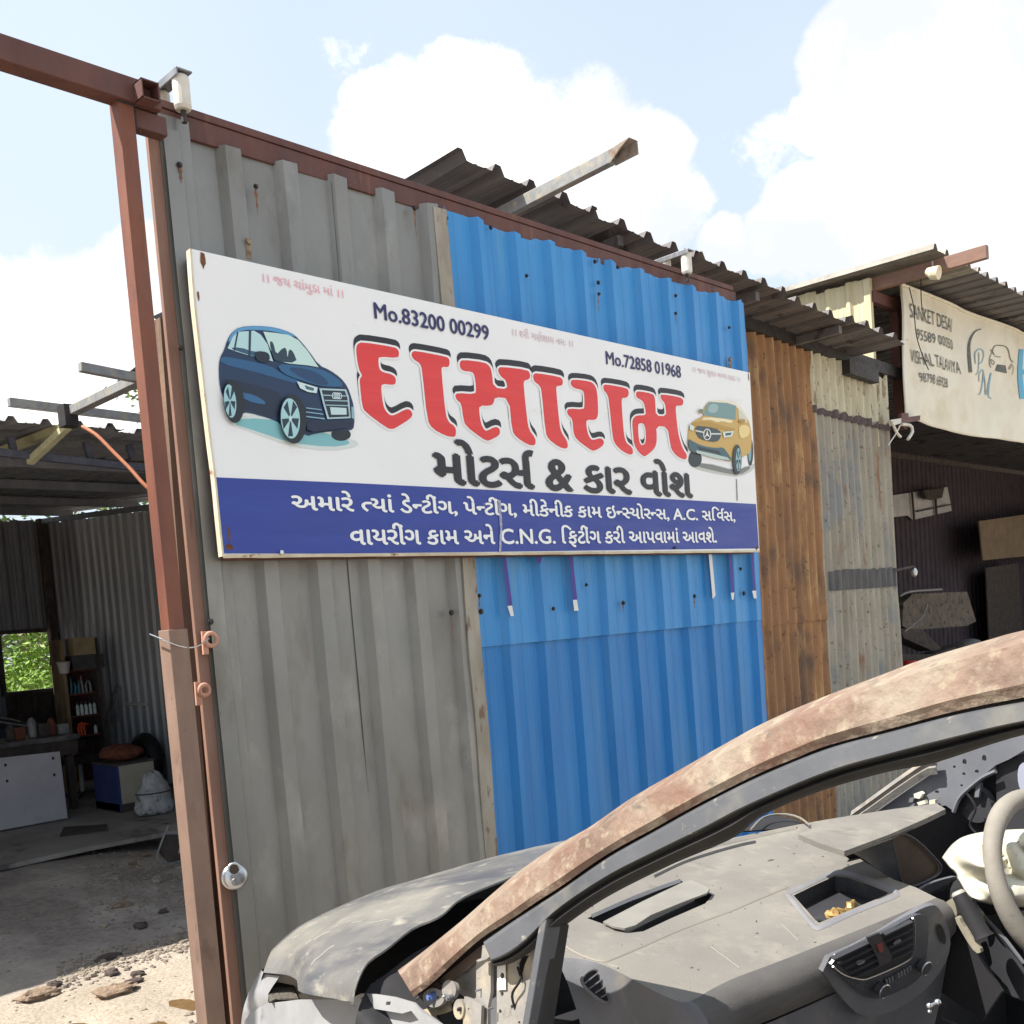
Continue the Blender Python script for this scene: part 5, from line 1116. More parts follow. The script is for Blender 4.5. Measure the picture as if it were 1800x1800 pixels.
for p in ([(1110, 1030), (1115, 1150), (1110, 1290), (1070, 1340)], [(1060, 1190), (1055, 1050), (1110, 985), (1170, 1000), (1190, 1080), (1165, 1160), (1120, 1180)], [(1145, 1420), (1140, 1320), (1180, 1260), (1210, 1290), (1200, 1450), (1170, 1590), (1140, 1590)], [(1205, 1270), (1240, 1430), (1260, 1620), (1290, 1450), (1315, 1290), (1300, 1470), (1300, 1630), (1335, 1650)]):
    stroke(p, 13, CYANL)
stroke([(1705, 985), (1700, 1150), (1710, 1400), (1725, 1660)], 62, CYAN, name='banner_letter'); stroke([(1730, 1290), (1800, 1300), (1950, 1330), (2100, 1360)], 60, CYAN, name='banner_letter'); stroke([(2090, 1120), (2100, 1400), (2110, 1760)], 62, CYAN, name='banner_letter')
stroke([(1785, 1960), (1790, 2080)], 12, INK)
# frame scraps at the banner's foot
kn = thing('banner_bracket', 'dark bracket with knotted white cord under the banner corner', 'bracket', PY(1600, 740, YBN - 0.15))
fk = lambda x, y: PY(x, y, YBN - 0.12)
plate('bracket_plate', [[(1585, 726), (1597, 726), (1597, 733), (1618, 730), (1617, 739), (1584, 745)]], fk, RUSTP, kn, thick=0.03)
mb = MB()
for p in ([(1566, 738), (1585, 735), (1584, 744), (1570, 748)],): plate('tape_knot', [p], fk, WPVC, kn, thick=0.03)
mb.tube(catmull([fk(1568, 742), fk(1576, 760), fk(1583, 768)], 8), 0.012, 6); mb.tube(catmull([fk(1582, 748), fk(1575, 762), fk(1561, 783)], 8), 0.006, 6)
mb.tube(catmull([fk(1585, 746), fk(1600, 748), fk(1604, 758), fk(1596, 772)], 10), 0.015, 8); mb.build('cord', WPVC, kn, smooth=True)
mb = MB(); mb.tube(catmull([PY(1619, 478, YBN - 0.1), PY(1619, 520, YBN - 0.1), PY(1621, 545, YBN - 0.1)], 8), 0.005, 5); mb.tube(catmull([PY(1598, 505, YBN - 0.09), PY(1606, 540, YBN - 0.09), PY(1610, 585, YBN - 0.09), PY(1618, 615, YBN - 0.09), PY(1632, 650, YBN - 0.09)], 14), 0.005, 5)
o = mb.build('loose_wire', DARKS, None, smooth=True); tag(o, 'thin dark wire dangling across the cream banner', 'wire')
# wall lamp on the corner
a = PY(1567, 1004, YW - 0.05); bl = thing('wall_lamp', 'small bulb on a thin bracket sticking out of the mottled wall corner', 'lamp', a)
e2 = PY(1604, 996, YW - 0.1); mb = MB(); mb.bar(a, e2, 0.012, 0.02); mb.tube(catmull([e2, e2 + Vector((0.06, 0, -0.01)), e2 + Vector((0.06, 0, -0.07))], 8), 0.008, 6); mb.build('arm', DARKS, bl)
c = PY(1607, 1006, YW - 0.1); mb = MB(); mb.ball(c, (0.03, 0.03, 0.045), 12, 8); mb.build('bulb', STEEL, bl, smooth=True)
# inside the right workshop
TAN = mat('tan_board', srgb(136, 116, 90), srgb(120, 102, 80), rough=0.9, scale=(4, 4, 4))
def pan(nm, pl, Y, m, lab, cat, thick=0.03, grp=None):
    o = plate(nm, [pl], lambda x, y: PY(x, y, Y), m, None, thick=thick); tag(o, lab, cat, grp); return o
pan('notice_board', [(1721, 916), (1860, 896), (1860, 972), (1728, 985)], 8.6, TAN, 'plain tan board on the dark wall of the right workshop', 'board')
wn = thing('wall_grille', 'dim greyish window panel high on the right workshop back wall', 'window', PY(1610, 890, 9.3))
plate('pane', [[(1560, 872), (1666, 856), (1673, 898), (1605, 914), (1596, 906), (1562, 910)]], lambda x, y: PY(x, y, 9.3), mat('dim_glass', srgb(206, 202, 198), srgb(176, 172, 168), rough=0.4, scale=(3, 3, 3)), wn, thick=0.02)
mb = MB(); mb.bar(PY(1603, 862, 9.25), PY(1607, 914, 9.25), 0.05, 0.03, up=(0, 1, 0)); mb.bar(PY(1644, 860, 9.25), PY(1646, 905, 9.25), 0.07, 0.03, up=(0, 1, 0)); mb.bar(PY(1612, 899, 9.25), PY(1670, 887, 9.25), 0.03, 0.03, up=(0, 1, 0)); mb.build('grille_bar', SOOT, wn)
plate('hanging_bag', [[(1624, 862), (1660, 857), (1656, 875), (1642, 878), (1628, 876)]], lambda x, y: PY(x, y, 9.1), SOOT, wn, thick=0.08)
ow = thing('wrecked_van', 'dim crumpled vehicle front with grey bonnet deep in the right workshop', 'van', PY(1640, 1100, 7.2) * Vector((1, 1, 0)))
DIMG = mat('dim_primer', srgb(120, 108, 92), srgb(92, 84, 76), srgb(66, 58, 52), scale=(5, 5, 5), rough=0.8, s3=(9, 9, 9), t3=(0.55, 0.6))
plate('body_panel', [[(1588, 1060), (1604, 1044), (1700, 1040), (1716, 1092), (1700, 1100), (1600, 1108), (1586, 1100)]], lambda x, y: PY(x, y, 7.2), DIMG, ow, thick=0.4)
for pl in ([(1582, 1105), (1620, 1105), (1655, 1140), (1640, 1144), (1590, 1122)], [(1585, 1150), (1640, 1150), (1700, 1130), (1700, 1230), (1590, 1230)]):
    plate('bumper', [pl], lambda x, y: PY(x, y, 6.9), SOOT, ow, thick=0.25)
mb = MB(); mb.tube(catmull([PY(1582, 1048, 7.0), PY(1600, 1040, 7.0), PY(1655, 1036, 7.0)], 10), 0.02, 6); mb.tube(catmull([PY(1590, 1110, 6.8), PY(1620, 1085, 6.8), PY(1630, 1060, 6.8)], 10), 0.012, 6); mb.build('trim', GTUBE, ow, smooth=True)
c = PY(1706, 1140, 6.2); mb = MB(); mb.ball(c, (0.22, 0.22, 0.16), 18, 10); mb.tube([c + Vector((0, 0, -0.5)), c + Vector((0, 0, 0))], 0.215, 20); o = mb.build('water_tank', GTUBE, None, smooth=True); tag(o, 'round grey tank with domed top in the right workshop', 'tank')
c = PY(1597, 1165, 6.0); mb = MB(); mb.tube([c + Vector((0, 0, -0.2)), c + Vector((0, 0, 0.03))], [0.09, 0.1], 16); o = mb.build('red_bucket', mat('red_plastic', srgb(170, 30, 34), rough=0.4), None); tag(o, 'red plastic bucket half hidden behind the wreck roof', 'bucket')
pan('dark_door', [(1733, 998), (1790, 990), (1800, 1150), (1740, 1150)], 8.9, SOOT, 'dark door leaf below the tan board', 'door')

# ================================================================ trees behind
BARK = mat('pale_bark', srgb(150, 138, 120), srgb(112, 100, 86), scale=(9, 9, 2), rough=0.9)
def leafmat(n, a, b):
    m = mat(n, a, b, scale=(3, 3, 3), rough=0.6); return m
LF1 = leafmat('leaf_mid', srgb(82, 106, 52), srgb(112, 130, 66)); LF2 = leafmat('leaf_bright', srgb(128, 158, 50), srgb(96, 132, 44)); LF3 = leafmat('leaf_dry', srgb(120, 122, 84), srgb(92, 98, 62))
def tree(c, R, H, seed, label, m, nleaf=2600, leaf=0.07, trunk=0.1, name='leafy_tree'):
    rnd = random.Random(seed); t = thing(name, label, 'tree', (c.x, c.y, 0), 'trees behind the workshops'); mb = MB(); cl = []
    top = Vector((c.x, c.y, H))
    pts = [Vector((c.x + rnd.uniform(-.1, .1) * i, c.y + rnd.uniform(-.1, .1) * i, H * i / 6)) for i in range(7)]
    mb.tube(pts, [trunk * (1 - i * 0.12) for i in range(7)], 8)
    for i in range(16):
        s = pts[rnd.randint(2, 6)]; d = Vector((rnd.gauss(0, 1), rnd.gauss(0, 1), rnd.uniform(0.1, 1))).normalized(); l = R * rnd.uniform(0.5, 1.1)
        e = s + d * l; mid = s.lerp(e, 0.5) + Vector((0, 0, 0.1 * l)); mb.tube([s, mid, e], [trunk * 0.35, trunk * 0.22, trunk * 0.08], 5); cl += [mid, e, e + Vector((rnd.gauss(0, .2), rnd.gauss(0, .2), rnd.gauss(0, .2)))]
    mb.build('trunk', BARK, t, smooth=True)
    lf = MB()
    for i in range(nleaf):
        k = rnd.choice(cl); p = k + Vector((rnd.gauss(0, R * 0.2), rnd.gauss(0, R * 0.2), rnd.gauss(0, R * 0.16)))
        a = Vector((rnd.gauss(0, 1), rnd.gauss(0, 1), rnd.gauss(0, 0.5))).normalized(); b = a.cross(Vector((rnd.gauss(0, 1), rnd.gauss(0, 1), rnd.gauss(0, 1)))).normalized(); s = leaf * rnd.uniform(0.5, 1.3)
        lf.add([p - a * s, p + b * s * 0.35, p + a * s, p - b * s * 0.35], [(0, 1, 2, 3)])
    o = lf.build('crown', m, t, fix=False); o['kind'] = 'stuff'
c = PY(282, 735, 19); tree(c, 1.1, c.z - 0.35, 1, 'pale green tree showing above the left workshop roof', LF1, 3200, 0.08)
c = PY(120, 748, 21); tree(c, 0.7, c.z - 0.75, 5, 'low tree top peeping over the far left roof', LF3, 1200, 0.08)
c = PY(62, 1130, 17.5); tree(c, 1.5, 2.6, 2, 'bare branched pale tree seen through the workshop window', LF3, 4200, 0.05, 0.07)
c = PY(50, 1195, 16.0); tree(c, 0.9, 1.1, 3, 'bright sunlit bush just outside the workshop window', LF2, 5200, 0.06, 0.04, name='green_bush')
c = PY(20, 1150, 22); tree(c, 3.0, 3.2, 4, 'dense green tree filling the view beyond the workshop window', LF1, 9000, 0.12, 0.12)

# more of the clutter in the left workshop
sc1 = PZ(147, 1404, 0.035); ch = thing('swivel_chair', 'dark swivel chair between the bench and the blue sided cabinet', 'chair', sc1)
CB = mat('chair_black', srgb(44, 40, 42), srgb(32, 30, 32), rough=0.6, scale=(9, 9, 9))
for k in range(5):
    an = 2 * PI * k / 5 + 0.3; mb = MB(); mb.bar(sc1 + Vector((0, 0, 0.07)), sc1 + Vector((0.26 * math.cos(an), 0.26 * math.sin(an), 0.05)), 0.035, 0.03); mb.build('foot', CB, ch)
mb = MB(); mb.tube([sc1 + Vector((0, 0, 0.05)), sc1 + Vector((0, 0, 0.42))], 0.025, 10); mb.build('gas_column', GTUBE, ch)
mb = MB(); mb.box((sc1.x - 0.22, sc1.y - 0.22, 0.43), (sc1.x + 0.22, sc1.y + 0.22, 0.50)); mb.build('seat', CB, ch, bevel=0.02)
mb = MB(); mb.box((sc1.x - 0.18, sc1.y + 0.18, 0.54), (sc1.x + 0.18, sc1.y + 0.24, 0.66)); mb.build('backrest', CB, ch, bevel=0.02)
ty = PX(208, 1318, XW - 0.5); mb = MB(); rr_ = []
for i in range(28):
    t = 2 * PI * i / 28; d = Vector((0.25 * math.cos(t), math.cos(t) * 0.1, math.sin(t))).normalized(); d = Vector((0, math.cos(t), math.sin(t)))
    rr_.append([Vector((XW - 0.18, ty.y, 0.33)) + d * 0.24 + (d * math.cos(2 * PI * k / 10) * 0.07 + Vector((1, 0, 0)) * math.sin(2 * PI * k / 10) * 0.09) for k in range(10)])
rr_.append(rr_[0]); mb.grid(rr_, close=True); o = mb.build('spare_tyre', CB, None, smooth=True); tag(o, 'worn black tyre leaning on the side wall behind the cabinet', 'tyre')
a = PX(224, 1237, XW - 0.05); b = PX(256, 1238, XW - 0.05); mb = MB(); mb.bar(a, b, 0.03, 0.03); o = mb.build('wall_batten', WPVC, None); tag(o, 'short pale batten fixed across the smoked side wall', 'batten')
for k, (px, py, h_) in enumerate(((20, 1290, 0.16), (34, 1289, 0.12), (58, 1286, 0.2), (76, 1285, 0.13), (92, 1284, 0.17), (110, 1283, 0.10))):
    p = PY(px, py + 12, yb + 0.8); mb = MB(); z0 = zt_ + 0.001
    if k % 2: mb.box((p.x - 0.05, yb + 0.74, z0), (p.x + 0.05, yb + 0.86, z0 + h_))
    else: mb.tube([(p.x, yb + 0.8, z0), (p.x, yb + 0.8, z0 + h_ * 0.75), (p.x, yb + 0.8, z0 + h_)], [0.045, 0.045, 0.02], 14)
    o = mb.build('oil_can' if k % 2 == 0 else 'parts_box', [SOOT, mat('rusty_red', srgb(124, 70, 52), srgb(96, 56, 44), rough=0.8, scale=(9, 9, 9)), GTUBE][k % 3], None, bevel=0.004)
    tag(o, ['dark can at the left end of the black bench', 'red brown box second from the left on the bench', 'tall grey can in the middle of the bench', 'dark box right of the tall grey can', 'red brown can near the right end of the bench', 'small grey box nearest the shelf rack on the bench'][k], 'can' if k % 2 == 0 else 'box', 'cans and boxes on the bench')
mb = MB()
for k in range(9):
    px = 96 + k * 2.0; mb.tube(catmull([PY(90 + 3 * k, 1100 + (k % 3) * 10, YB - 0.12), PY(92 + 3 * k, 1130 + (k % 4) * 14, YB - 0.15), PY(88 + 3 * k, 1170 + (k % 5) * 8, YB - 0.12)], 8), 0.012, 5)
o = mb.build('hanging_cords', SOOT, None, smooth=True); tag(o, 'dark cords hanging on the wall right of the window', 'cord', None, 'stuff')
# ================================================================ stripped wreck in the foreground
PAINT = mat('rusty_primer_dust', srgb(128, 106, 92), srgb(112, 84, 70), srgb(144, 134, 118), scale=(4, 4, 4), rough=0.85, bump=0.5, bscale=70, s3=(6, 6, 6), t3=(0.44, 0.70), c4=srgb(92, 74, 64), s4=(7, 7, 7), t4=(0.52, 0.72), fleck=(srgb(154, 142, 122), (40, 40, 40), 0.52, 0.74), scratch=(srgb(86, 78, 72), (10, 10, 24), 0.64, 0.74))
HOODM = mat('dusty_dark_bonnet', srgb(106, 104, 100), srgb(86, 86, 88), srgb(138, 134, 124), scale=(2.0, 2.0, 2.0), rough=0.5, bump=0.15, bscale=40, s3=(3.5, 2.6, 3.5), t3=(0.44, 0.72), c4=srgb(64, 66, 74), s4=(5, 1.8, 5), t4=(0.54, 0.70), fleck=(srgb(146, 142, 130), (22, 10, 22), 0.58, 0.76), scratch=(srgb(160, 158, 150), (5, 60, 60), 0.68, 0.76), coat=0.1)
DUSTG = mat('dusty_grey_metal', srgb(138, 134, 128), srgb(116, 112, 108), srgb(160, 148, 126), scale=(9, 9, 9), rough=0.75, bump=0.15, bscale=90, s3=(8, 8, 8), t3=(0.54, 0.66), c4=srgb(98, 90, 84), s4=(16, 16, 16), t4=(0.6, 0.7))
FRAMEM = mat('dusty_window_frame', srgb(88, 90, 94), srgb(76, 78, 82), srgb(108, 106, 100), scale=(7, 7, 7), rough=0.55, bump=0.1, s3=(9, 9, 9), t3=(0.54, 0.72), fleck=(srgb(140, 134, 120), (50, 50, 50), 0.64, 0.72))
RUBBER = mat('dull_black_rubber', srgb(34, 34, 36), srgb(46, 45, 44), rough=0.75, scale=(12, 12, 12))
DASH = mat('dusty_dash_pad', srgb(119, 115, 108), srgb(108, 104, 99), srgb(129, 124, 114), scale=(4, 4, 4), rough=0.9, bump=0.15, bscale=220, s3=(9, 9, 9), t3=(0.52, 0.7), c4=srgb(100, 95, 89), s4=(12, 5, 12), t4=(0.62, 0.72), fleck=(srgb(96, 88, 80), (110, 110, 110), 0.68, 0.74), scratch=(srgb(142, 136, 124), (50, 8, 50), 0.64, 0.76))
DPLAS = mat('grey_interior_plastic', srgb(100, 101, 105), srgb(88, 88, 92), srgb(118, 114, 108), scale=(5, 5, 5), rough=0.65, bump=0.08, bscale=300, s3=(8, 8, 8), t3=(0.58, 0.7))
DKPL = mat('dark_interior_plastic', srgb(50, 50, 54), srgb(42, 42, 46), srgb(76, 72, 68), scale=(6, 6, 6), rough=0.6, bump=0.06, bscale=300, s3=(7, 7, 7), t3=(0.62, 0.72))
BLKI = mat('cabin_black', srgb(30, 29, 32), srgb(22, 22, 25), rough=0.8, scale=(6, 6, 6))
DOORM = mat('inner_door_metal', srgb(112, 114, 120), srgb(98, 100, 106), srgb(128, 122, 112), scale=(6, 6, 6), rough=0.6, s3=(9, 9, 9), t3=(0.6, 0.7))
CLOTHB = mat('airbag_cloth', srgb(206, 202, 186), srgb(192, 187, 168), srgb(172, 164, 138), scale=(6, 6, 6), rough=0.9, s3=(7, 7, 7), t3=(0.6, 0.75))
GLOSSD = mat('glossy_dark_trim', srgb(70, 72, 76), srgb(54, 55, 58), rough=0.25, scale=(8, 8, 8))
car = thing('wrecked_car', 'stripped dusty car wreck without glass filling the foreground', 'car', W(1.65, 1.2, 0))
c5 = lambda p: cro(p, 640, 1600, 5.0)
c6 = lambda p: cro(p, 420, 1400, 3.1034)
c7 = lambda p: cro(p, 900, 1360, 3.6)
c8 = lambda p: cro(p, 1340, 1280, 3.4609)
c9 = lambda p: cro(p, 1560, 1360, 6.0)
# --- pillar and roof rail
U = catmull([(699, 1706), (742, 1674), (807, 1622), (855, 1580), (903, 1539), (948, 1506), (1000, 1474), (1039, 1452), (1108, 1404), (1183, 1360), (1270, 1310), (1350, 1267), (1450, 1224), (1550, 1186), (1628, 1157), (1740, 1124), (1800, 1108), (1960, 1076), (2140, 1050)], 90)
Lw = catmull([(727, 1752), (760, 1728), (800, 1690), (848, 1648), (903, 1613), (942, 1586), (983, 1560), (1067, 1502), (1150, 1456), (1233, 1410), (1333, 1360), (1400, 1332), (1456, 1310), (1568, 1280), (1680, 1250), (1800, 1226), (1960, 1200), (2140, 1176)], 90)
def ps2(p, off, dz=0): return PS(p[0], p[1], off) + UZ * dz
rows = [[], [], [], [], [], [], [], []]
for i in range(90):
    u, l = U[i], Lw[i]; d = 0.0035 * noise.noise(Vector((i * 0.21, 0, 0)))
    rows[0].append(PS(u[0], u[1], 0.075) + UZ * -0.03 + CR * 0.02)
    rows[1].append(PS(u[0], u[1], 0.052))
    for k, (t, o) in enumerate(((0.13, 0.010), (0.19, 0.0 + d), (0.80, -0.004 + d), (0.86, -0.001)), 2):
        m_ = u.lerp(l, t); rows[k].append(PS(m_[0], m_[1], o))
    rows[6].append(PS(l[0], l[1], 0.004)); rows[7].append(PS(l[0], l[1], 0.03) + UZ * 0.012)
mb = MB(); mb.grid(rows); mb.add([r[0] for r in rows], [tuple(range(8))]); mb.build('roof_pillar', PAINT, car, smooth=True, sharp=14)
# roof skin behind the rail, falling to the far side
q0 = 0.62
mb = MB(); rr = []
for i in range(8):
    q = q0 - i * 0.28
    rr.append([W(0.96 + 0.01 * i + t * 1.36, q + 0.12 * math.sin(PI * t) * (1 if i == 0 else 0.4), 1.522 + 0.0 * t - 0.12 * t * t - 0.0) for t in [k / 10 for k in range(11)]])
mb.grid(rr); mb.build('roof_skin', PAINT, car, smooth=True, thick=0.006)
mb = MB(); mb.prism([PS(1738, 1150, 0.02), PS(1750, 1150, 0.02), PS(1746, 1128, 0.04), PS(1739, 1128, 0.04)], CR * 0.01); mb.build('roof_clip', FRAMEM, car)
# --- window frame below the pillar
F0 = catmull([(850, 1657), (876, 1639), (903, 1620), (983, 1568), (1067, 1510), (1150, 1463), (1233, 1417), (1333, 1367), (1456, 1317), (1568, 1287), (1680, 1258), (1800, 1235), (2000, 1204), (2140, 1186)], 80)
F1 = catmull([(864, 1690), (890, 1680), (925, 1655), (980, 1600), (1067, 1542), (1150, 1500), (1233, 1460), (1317, 1417), (1456, 1359), (1571, 1326), (1680, 1298), (1800, 1270), (2000, 1236), (2140, 1216)], 80)
F2 = catmull([(868, 1700), (896, 1695), (930, 1676), (988, 1631), (1067, 1577), (1178, 1521), (1289, 1473), (1340, 1434), (1441, 1391), (1560, 1357), (1646, 1340), (1800, 1292), (2000, 1256), (2140, 1236)], 80)
mb = MB(); mb.grid([[PS(*p, 0.03) + UZ * 0.004 for p in F0], [PS(*p, 0.002) for p in F0], [PS(*p.lerp(b, 0.12), -0.004) for p, b in zip(F0, F1)], [PS(*p.lerp(b, 0.9), -0.004) for p, b in zip(F0, F1)], [PS(*p, 0.002) for p in F1]]); mb.build('window_frame', FRAMEM, car, smooth=True, sharp=20)
mb = MB(); mb.grid([[PS(*p, 0.0005) for p in F1], [PS(*a.lerp(b, 0.25), 0.014) for a, b in zip(F1, F2)], [PS(*a.lerp(b, 0.45), 0.004) for a, b in zip(F1, F2)], [PS(*a.lerp(b, 0.8), 0.022) for a, b in zip(F1, F2)], [PS(*p, 0.045) for p in F2], [PS(*p, 0.07) + UZ * 0.02 for p in F2]]); mb.build('door_seal', RUBBER, car, smooth=True)
GA = catmull([(735, 1745), (790, 1690), (848, 1640), (903, 1605), (983, 1550), (1067, 1492), (1150, 1446), (1233, 1400), (1333, 1352), (1456, 1302), (1568, 1272), (1680, 1244), (1800, 1220), (2140, 1172)], 60)
GB = catmull([(740, 1752), (800, 1704), (858, 1656), (915, 1622), (990, 1572), (1067, 1516), (1150, 1470), (1233, 1424), (1333, 1374), (1456, 1324), (1568, 1294), (1680, 1266), (1800, 1243), (2140, 1192)], 60)
mb = MB(); mb.grid([[PS(*p, 0.05) for p in GA], [PS(*p, 0.05) for p in GB]]); mb.build('gap_shade_band', BLKI, car)  # black backing band, shade of the gap put into its colour
mb = MB(); mb.bar(PS(969, 1612, 0.012), PS(932, 1830, 0.012), 0.016, 0.03, up=CR); mb.build('quarter_post', FRAMEM, car, bevel=0.002)
mb = MB(); mb.bar(PS(981, 1622, 0.03), PS(949, 1830, 0.03), 0.02, 0.03, up=CR); mb.build('post_seal', RUBBER, car, bevel=0.002)
# --- hinge pillar, brackets, holes
def hol(cx, cy, a, b, f=None, n=12): return [(cx + a * math.cos(2 * PI * i / n), cy + b * math.sin(2 * PI * i / n)) for i in range(n)]
S = lambda o: (lambda x, y: PS(x, y, o))
plate('pillar_inner', [c5([(440, 800), (1040, 300), (1120, 390), (1600, 120), (1460, 1010), (700, 1010)])], S(0.10), DKPL, car, thick=0.004)
plate('pillar_skin', [c5([(1165, 425), (1260, 390), (1330, 395), (1500, 280), (1575, 160), (1400, 1020), (1165, 1020)]), c5(hol(1215, 576, 15, 25)), c5(hol(1212, 735, 14, 26)), c5(hol(1196, 890, 13, 20)), c5(hol(1299, 850, 12, 21)), c5(hol(1273, 418, 12, 18)), c5(hol(1364, 988, 11, 15)), c5([(1375, 402), (1450, 395), (1412, 480), (1392, 560), (1402, 650), (1378, 630), (1350, 550), (1345, 470)])], S(0.04), DUSTG, car, thick=0.004)
plate('paper_tag', [c5([(1168, 428), (1244, 426), (1246, 698), (1172, 702)]), c5(hol(1215, 576, 17, 27))], S(0.036), WPVC, car)
plate('pillar_channel', [c5([(1112, 420), (1162, 422), (1162, 1020), (1088, 1020)])], S(0.075), DPLAS, car, thick=0.004)
plate('pillar_face', [c5([(985, 440), (1040, 460), (1112, 405), (1112, 720), (1086, 860), (1086, 1020), (1030, 1020), (1030, 850), (985, 800)]), c5(hol(1006, 600, 5, 5))], S(0.03), DUSTG, car, thick=0.006)
plate('hinge_web', [c5([(1040, 310), (1075, 295), (1115, 395), (1075, 430), (1000, 455), (985, 440), (1030, 420)])], S(0.005), DUSTG, car, thick=0.02)
plate('brace_panel', [c5([(500, 760), (700, 640), (800, 600), (900, 520), (985, 450), (985, 800), (880, 760), (820, 720), (760, 820)]), c5(hol(903, 540, 10, 16))], S(0.06), DUSTG, car, thick=0.004)
plate('inner_wing', [c5([(440, 790), (1040, 300), (1040, 460), (985, 440), (900, 520), (780, 600), (600, 700)])], S(0.045), mat('brown_inner_wing', srgb(106, 92, 82), srgb(88, 78, 72), rough=0.85, scale=(9, 9, 9)), car, thick=0.004)
plate('wing_tab', [c5([(500, 880), (640, 840), (740, 800), (765, 880), (700, 905), (600, 930)])], S(0.05), mat('cream_tab', srgb(186, 172, 142), srgb(160, 148, 124), rough=0.8, scale=(12, 12, 12)), car, thick=0.004)
def round_bracket(cx, cy, a, b, hx, hy, hr, off, nm='hinge_bracket'):
    plate(nm, [c5(hol(cx, cy, a, b, n=24)), c5(hol(hx, hy, hr * 0.7, hr))], S(off), DUSTG, car, thick=0.008)
round_bracket(610, 770, 95, 85, 646, 764, 17, 0.028); round_bracket(745, 700, 62, 88, 735, 780, 20, 0.02); round_bracket(830, 870, 46, 90, 833, 872, 18, 0.014)
plate('hinge_plate', [c5([(880, 758), (930, 775), (1032, 838), (1026, 1010), (868, 1010), (876, 900)]), c5(hol(919, 868, 7, 9))], S(0.018), DUSTG, car, thick=0.006)
def bolt(cx, cy, r, m, off=0.01, nm='bolt'):
    p = PS(*c5([(cx, cy)])[0], off); mb = MB(); r *= 0.45; mb.tube([p + CR * 0.01, p - CR * r * 0.3], r * 1.3, 12); mb.tube([p - CR * r * 0.3, p - CR * r * 1.1], r, 6); mb.build(nm, m, car)
bolt(582, 762, 0.0125, mat('blue_cap', srgb(92, 112, 168), rough=0.5), 0.02); bolt(742, 772, 0.009, GALV, 0.012); bolt(700, 760, 0.006, STEEL, 0.012); bolt(833, 872, 0.006, DARKS, 0.01)
for (x, y) in ((985, 708), (1088, 870), (1488, 684), (1425, 815)): bolt(x, y, 0.003, GALV, 0.02, 'rivet')
mb = MB(); p = PS(*c5([(120, 700)])[0], 0.10); mb.tube(catmull([PS(*c5([q])[0], 0.08) for q in [(80, 660), (110, 720), (180, 740), (215, 700), (235, 660)]], 12), 0.008, 8); mb.tube([PS(*c5([(205, 740)])[0], 0.06), PS(*c5([(225, 655)])[0], 0.06)], 0.018, 12); mb.build('hinge_hook', GALV, car, smooth=True)
# wing top rail
ZW = lambda z: (lambda x, y: PZ(x, y, z))
def surf(z0, sl, x0=640): return lambda x, y: PZ(x, y, z0 + (x - x0) * sl)
WING = mat('pale_wing_plastic', srgb(150, 150, 150), srgb(132, 132, 134), srgb(112, 112, 120), scale=(6, 6, 6), rough=0.55, s3=(10, 10, 10), t3=(0.58, 0.7))
plate('wing_rail', [[(612, 1758), (640, 1745), (664, 1746), (698, 1751), (732, 1761), (746, 1776), (790, 1806), (806, 1840), (780, 1840), (728, 1775), (712, 1780), (640, 1768)], [(684, 1759), (692, 1759), (691, 1765), (683, 1765)], [(640, 1751), (648, 1752), (647, 1756), (639, 1755)]], lambda x, y: PS(x, y, 0.0) - CR * 0.006, WING, car, thick=0.005)
plate('wing_apron', [[(420, 1840), (426, 1800), (440, 1780), (468, 1764), (526, 1757), (620, 1757), (640, 1760), (712, 1772), (728, 1767), (790, 1812), (800, 1840)]], lambda x, y: PS(x, y, 0.012), WING, car, thick=0.006)
# --- bonnet
RE = [(620, 1758, .90), (626, 1728, .93), (646, 1690, .95), (678, 1667, .965), (726, 1632, .985), (774, 1609, 1.0), (807, 1582, 1.01), (855, 1561, 1.02), (903, 1539, 1.03), (960, 1515, 1.04), (1040, 1492, 1.045), (1110, 1480, 1.045)]
FE = [(459, 1704, .78), (470, 1678, .80), (484, 1658, .815), (533, 1622, .845), (597, 1593, .87), (678, 1561, .895), (742, 1542, .91), (807, 1522, .92), (871, 1505, .93), (940, 1490, .935), (1000, 1478, .94), (1060, 1466, .94)]
NB = n = 44
re_ = catmull([PZ(x, y, z) for x, y, z in RE], n); fe_ = catmull([PZ(x, y, z) for x, y, z in FE], n)
m1 = [PZ(463, 1710, .79), PZ(500, 1718, .80), PZ(522, 1730, .82), PZ(528, 1754, .84), PZ(570, 1757, .87), PZ(620, 1758, .90)]
rows = []
K = 16
side = catmull(m1, K + 1)
for k in range(K + 1):
    t = k / K; row = []
    for i in range(n):
        s = i / (n - 1); a, b = fe_[i], re_[i]
        p = a.lerp(b, t); p += UZ * 0.012 * math.sin(PI * t)
        corner = side[k]; w = max(0, 1 - s * 5.0) ** 1.6
        p = p.lerp(p + (corner - fe_[0].lerp(re_[0], t)), w)
        p += UZ * (0.005 * noise.noise(p * 5) + 0.003 * noise.noise(p * 14))
        row.append(p)
    rows.append(row)
BON = rows
front = [[p + CF * dq + UZ * dz for p in rows[0]] for dq, dz in ((0.05, -0.20), (0.05, -0.08), (0.022, -0.022))]
mb = MB(); mb.grid(front + rows + [[p + UZ * -0.004 - CF * 0.001 for p in rows[-1]], [p + UZ * -0.012 + CF * 0.05 for p in rows[-1]]]); mb.build('bonnet', HOODM, car, smooth=True)
mb = MB(); mb.grid([[p + UZ * -0.05 for p in re_], [p + UZ * -0.09 - CF * 0.10 for p in re_], [p + UZ * -0.16 - CF * 0.2 for p in re_]]); mb.build('cowl', BLKI, car, smooth=True)
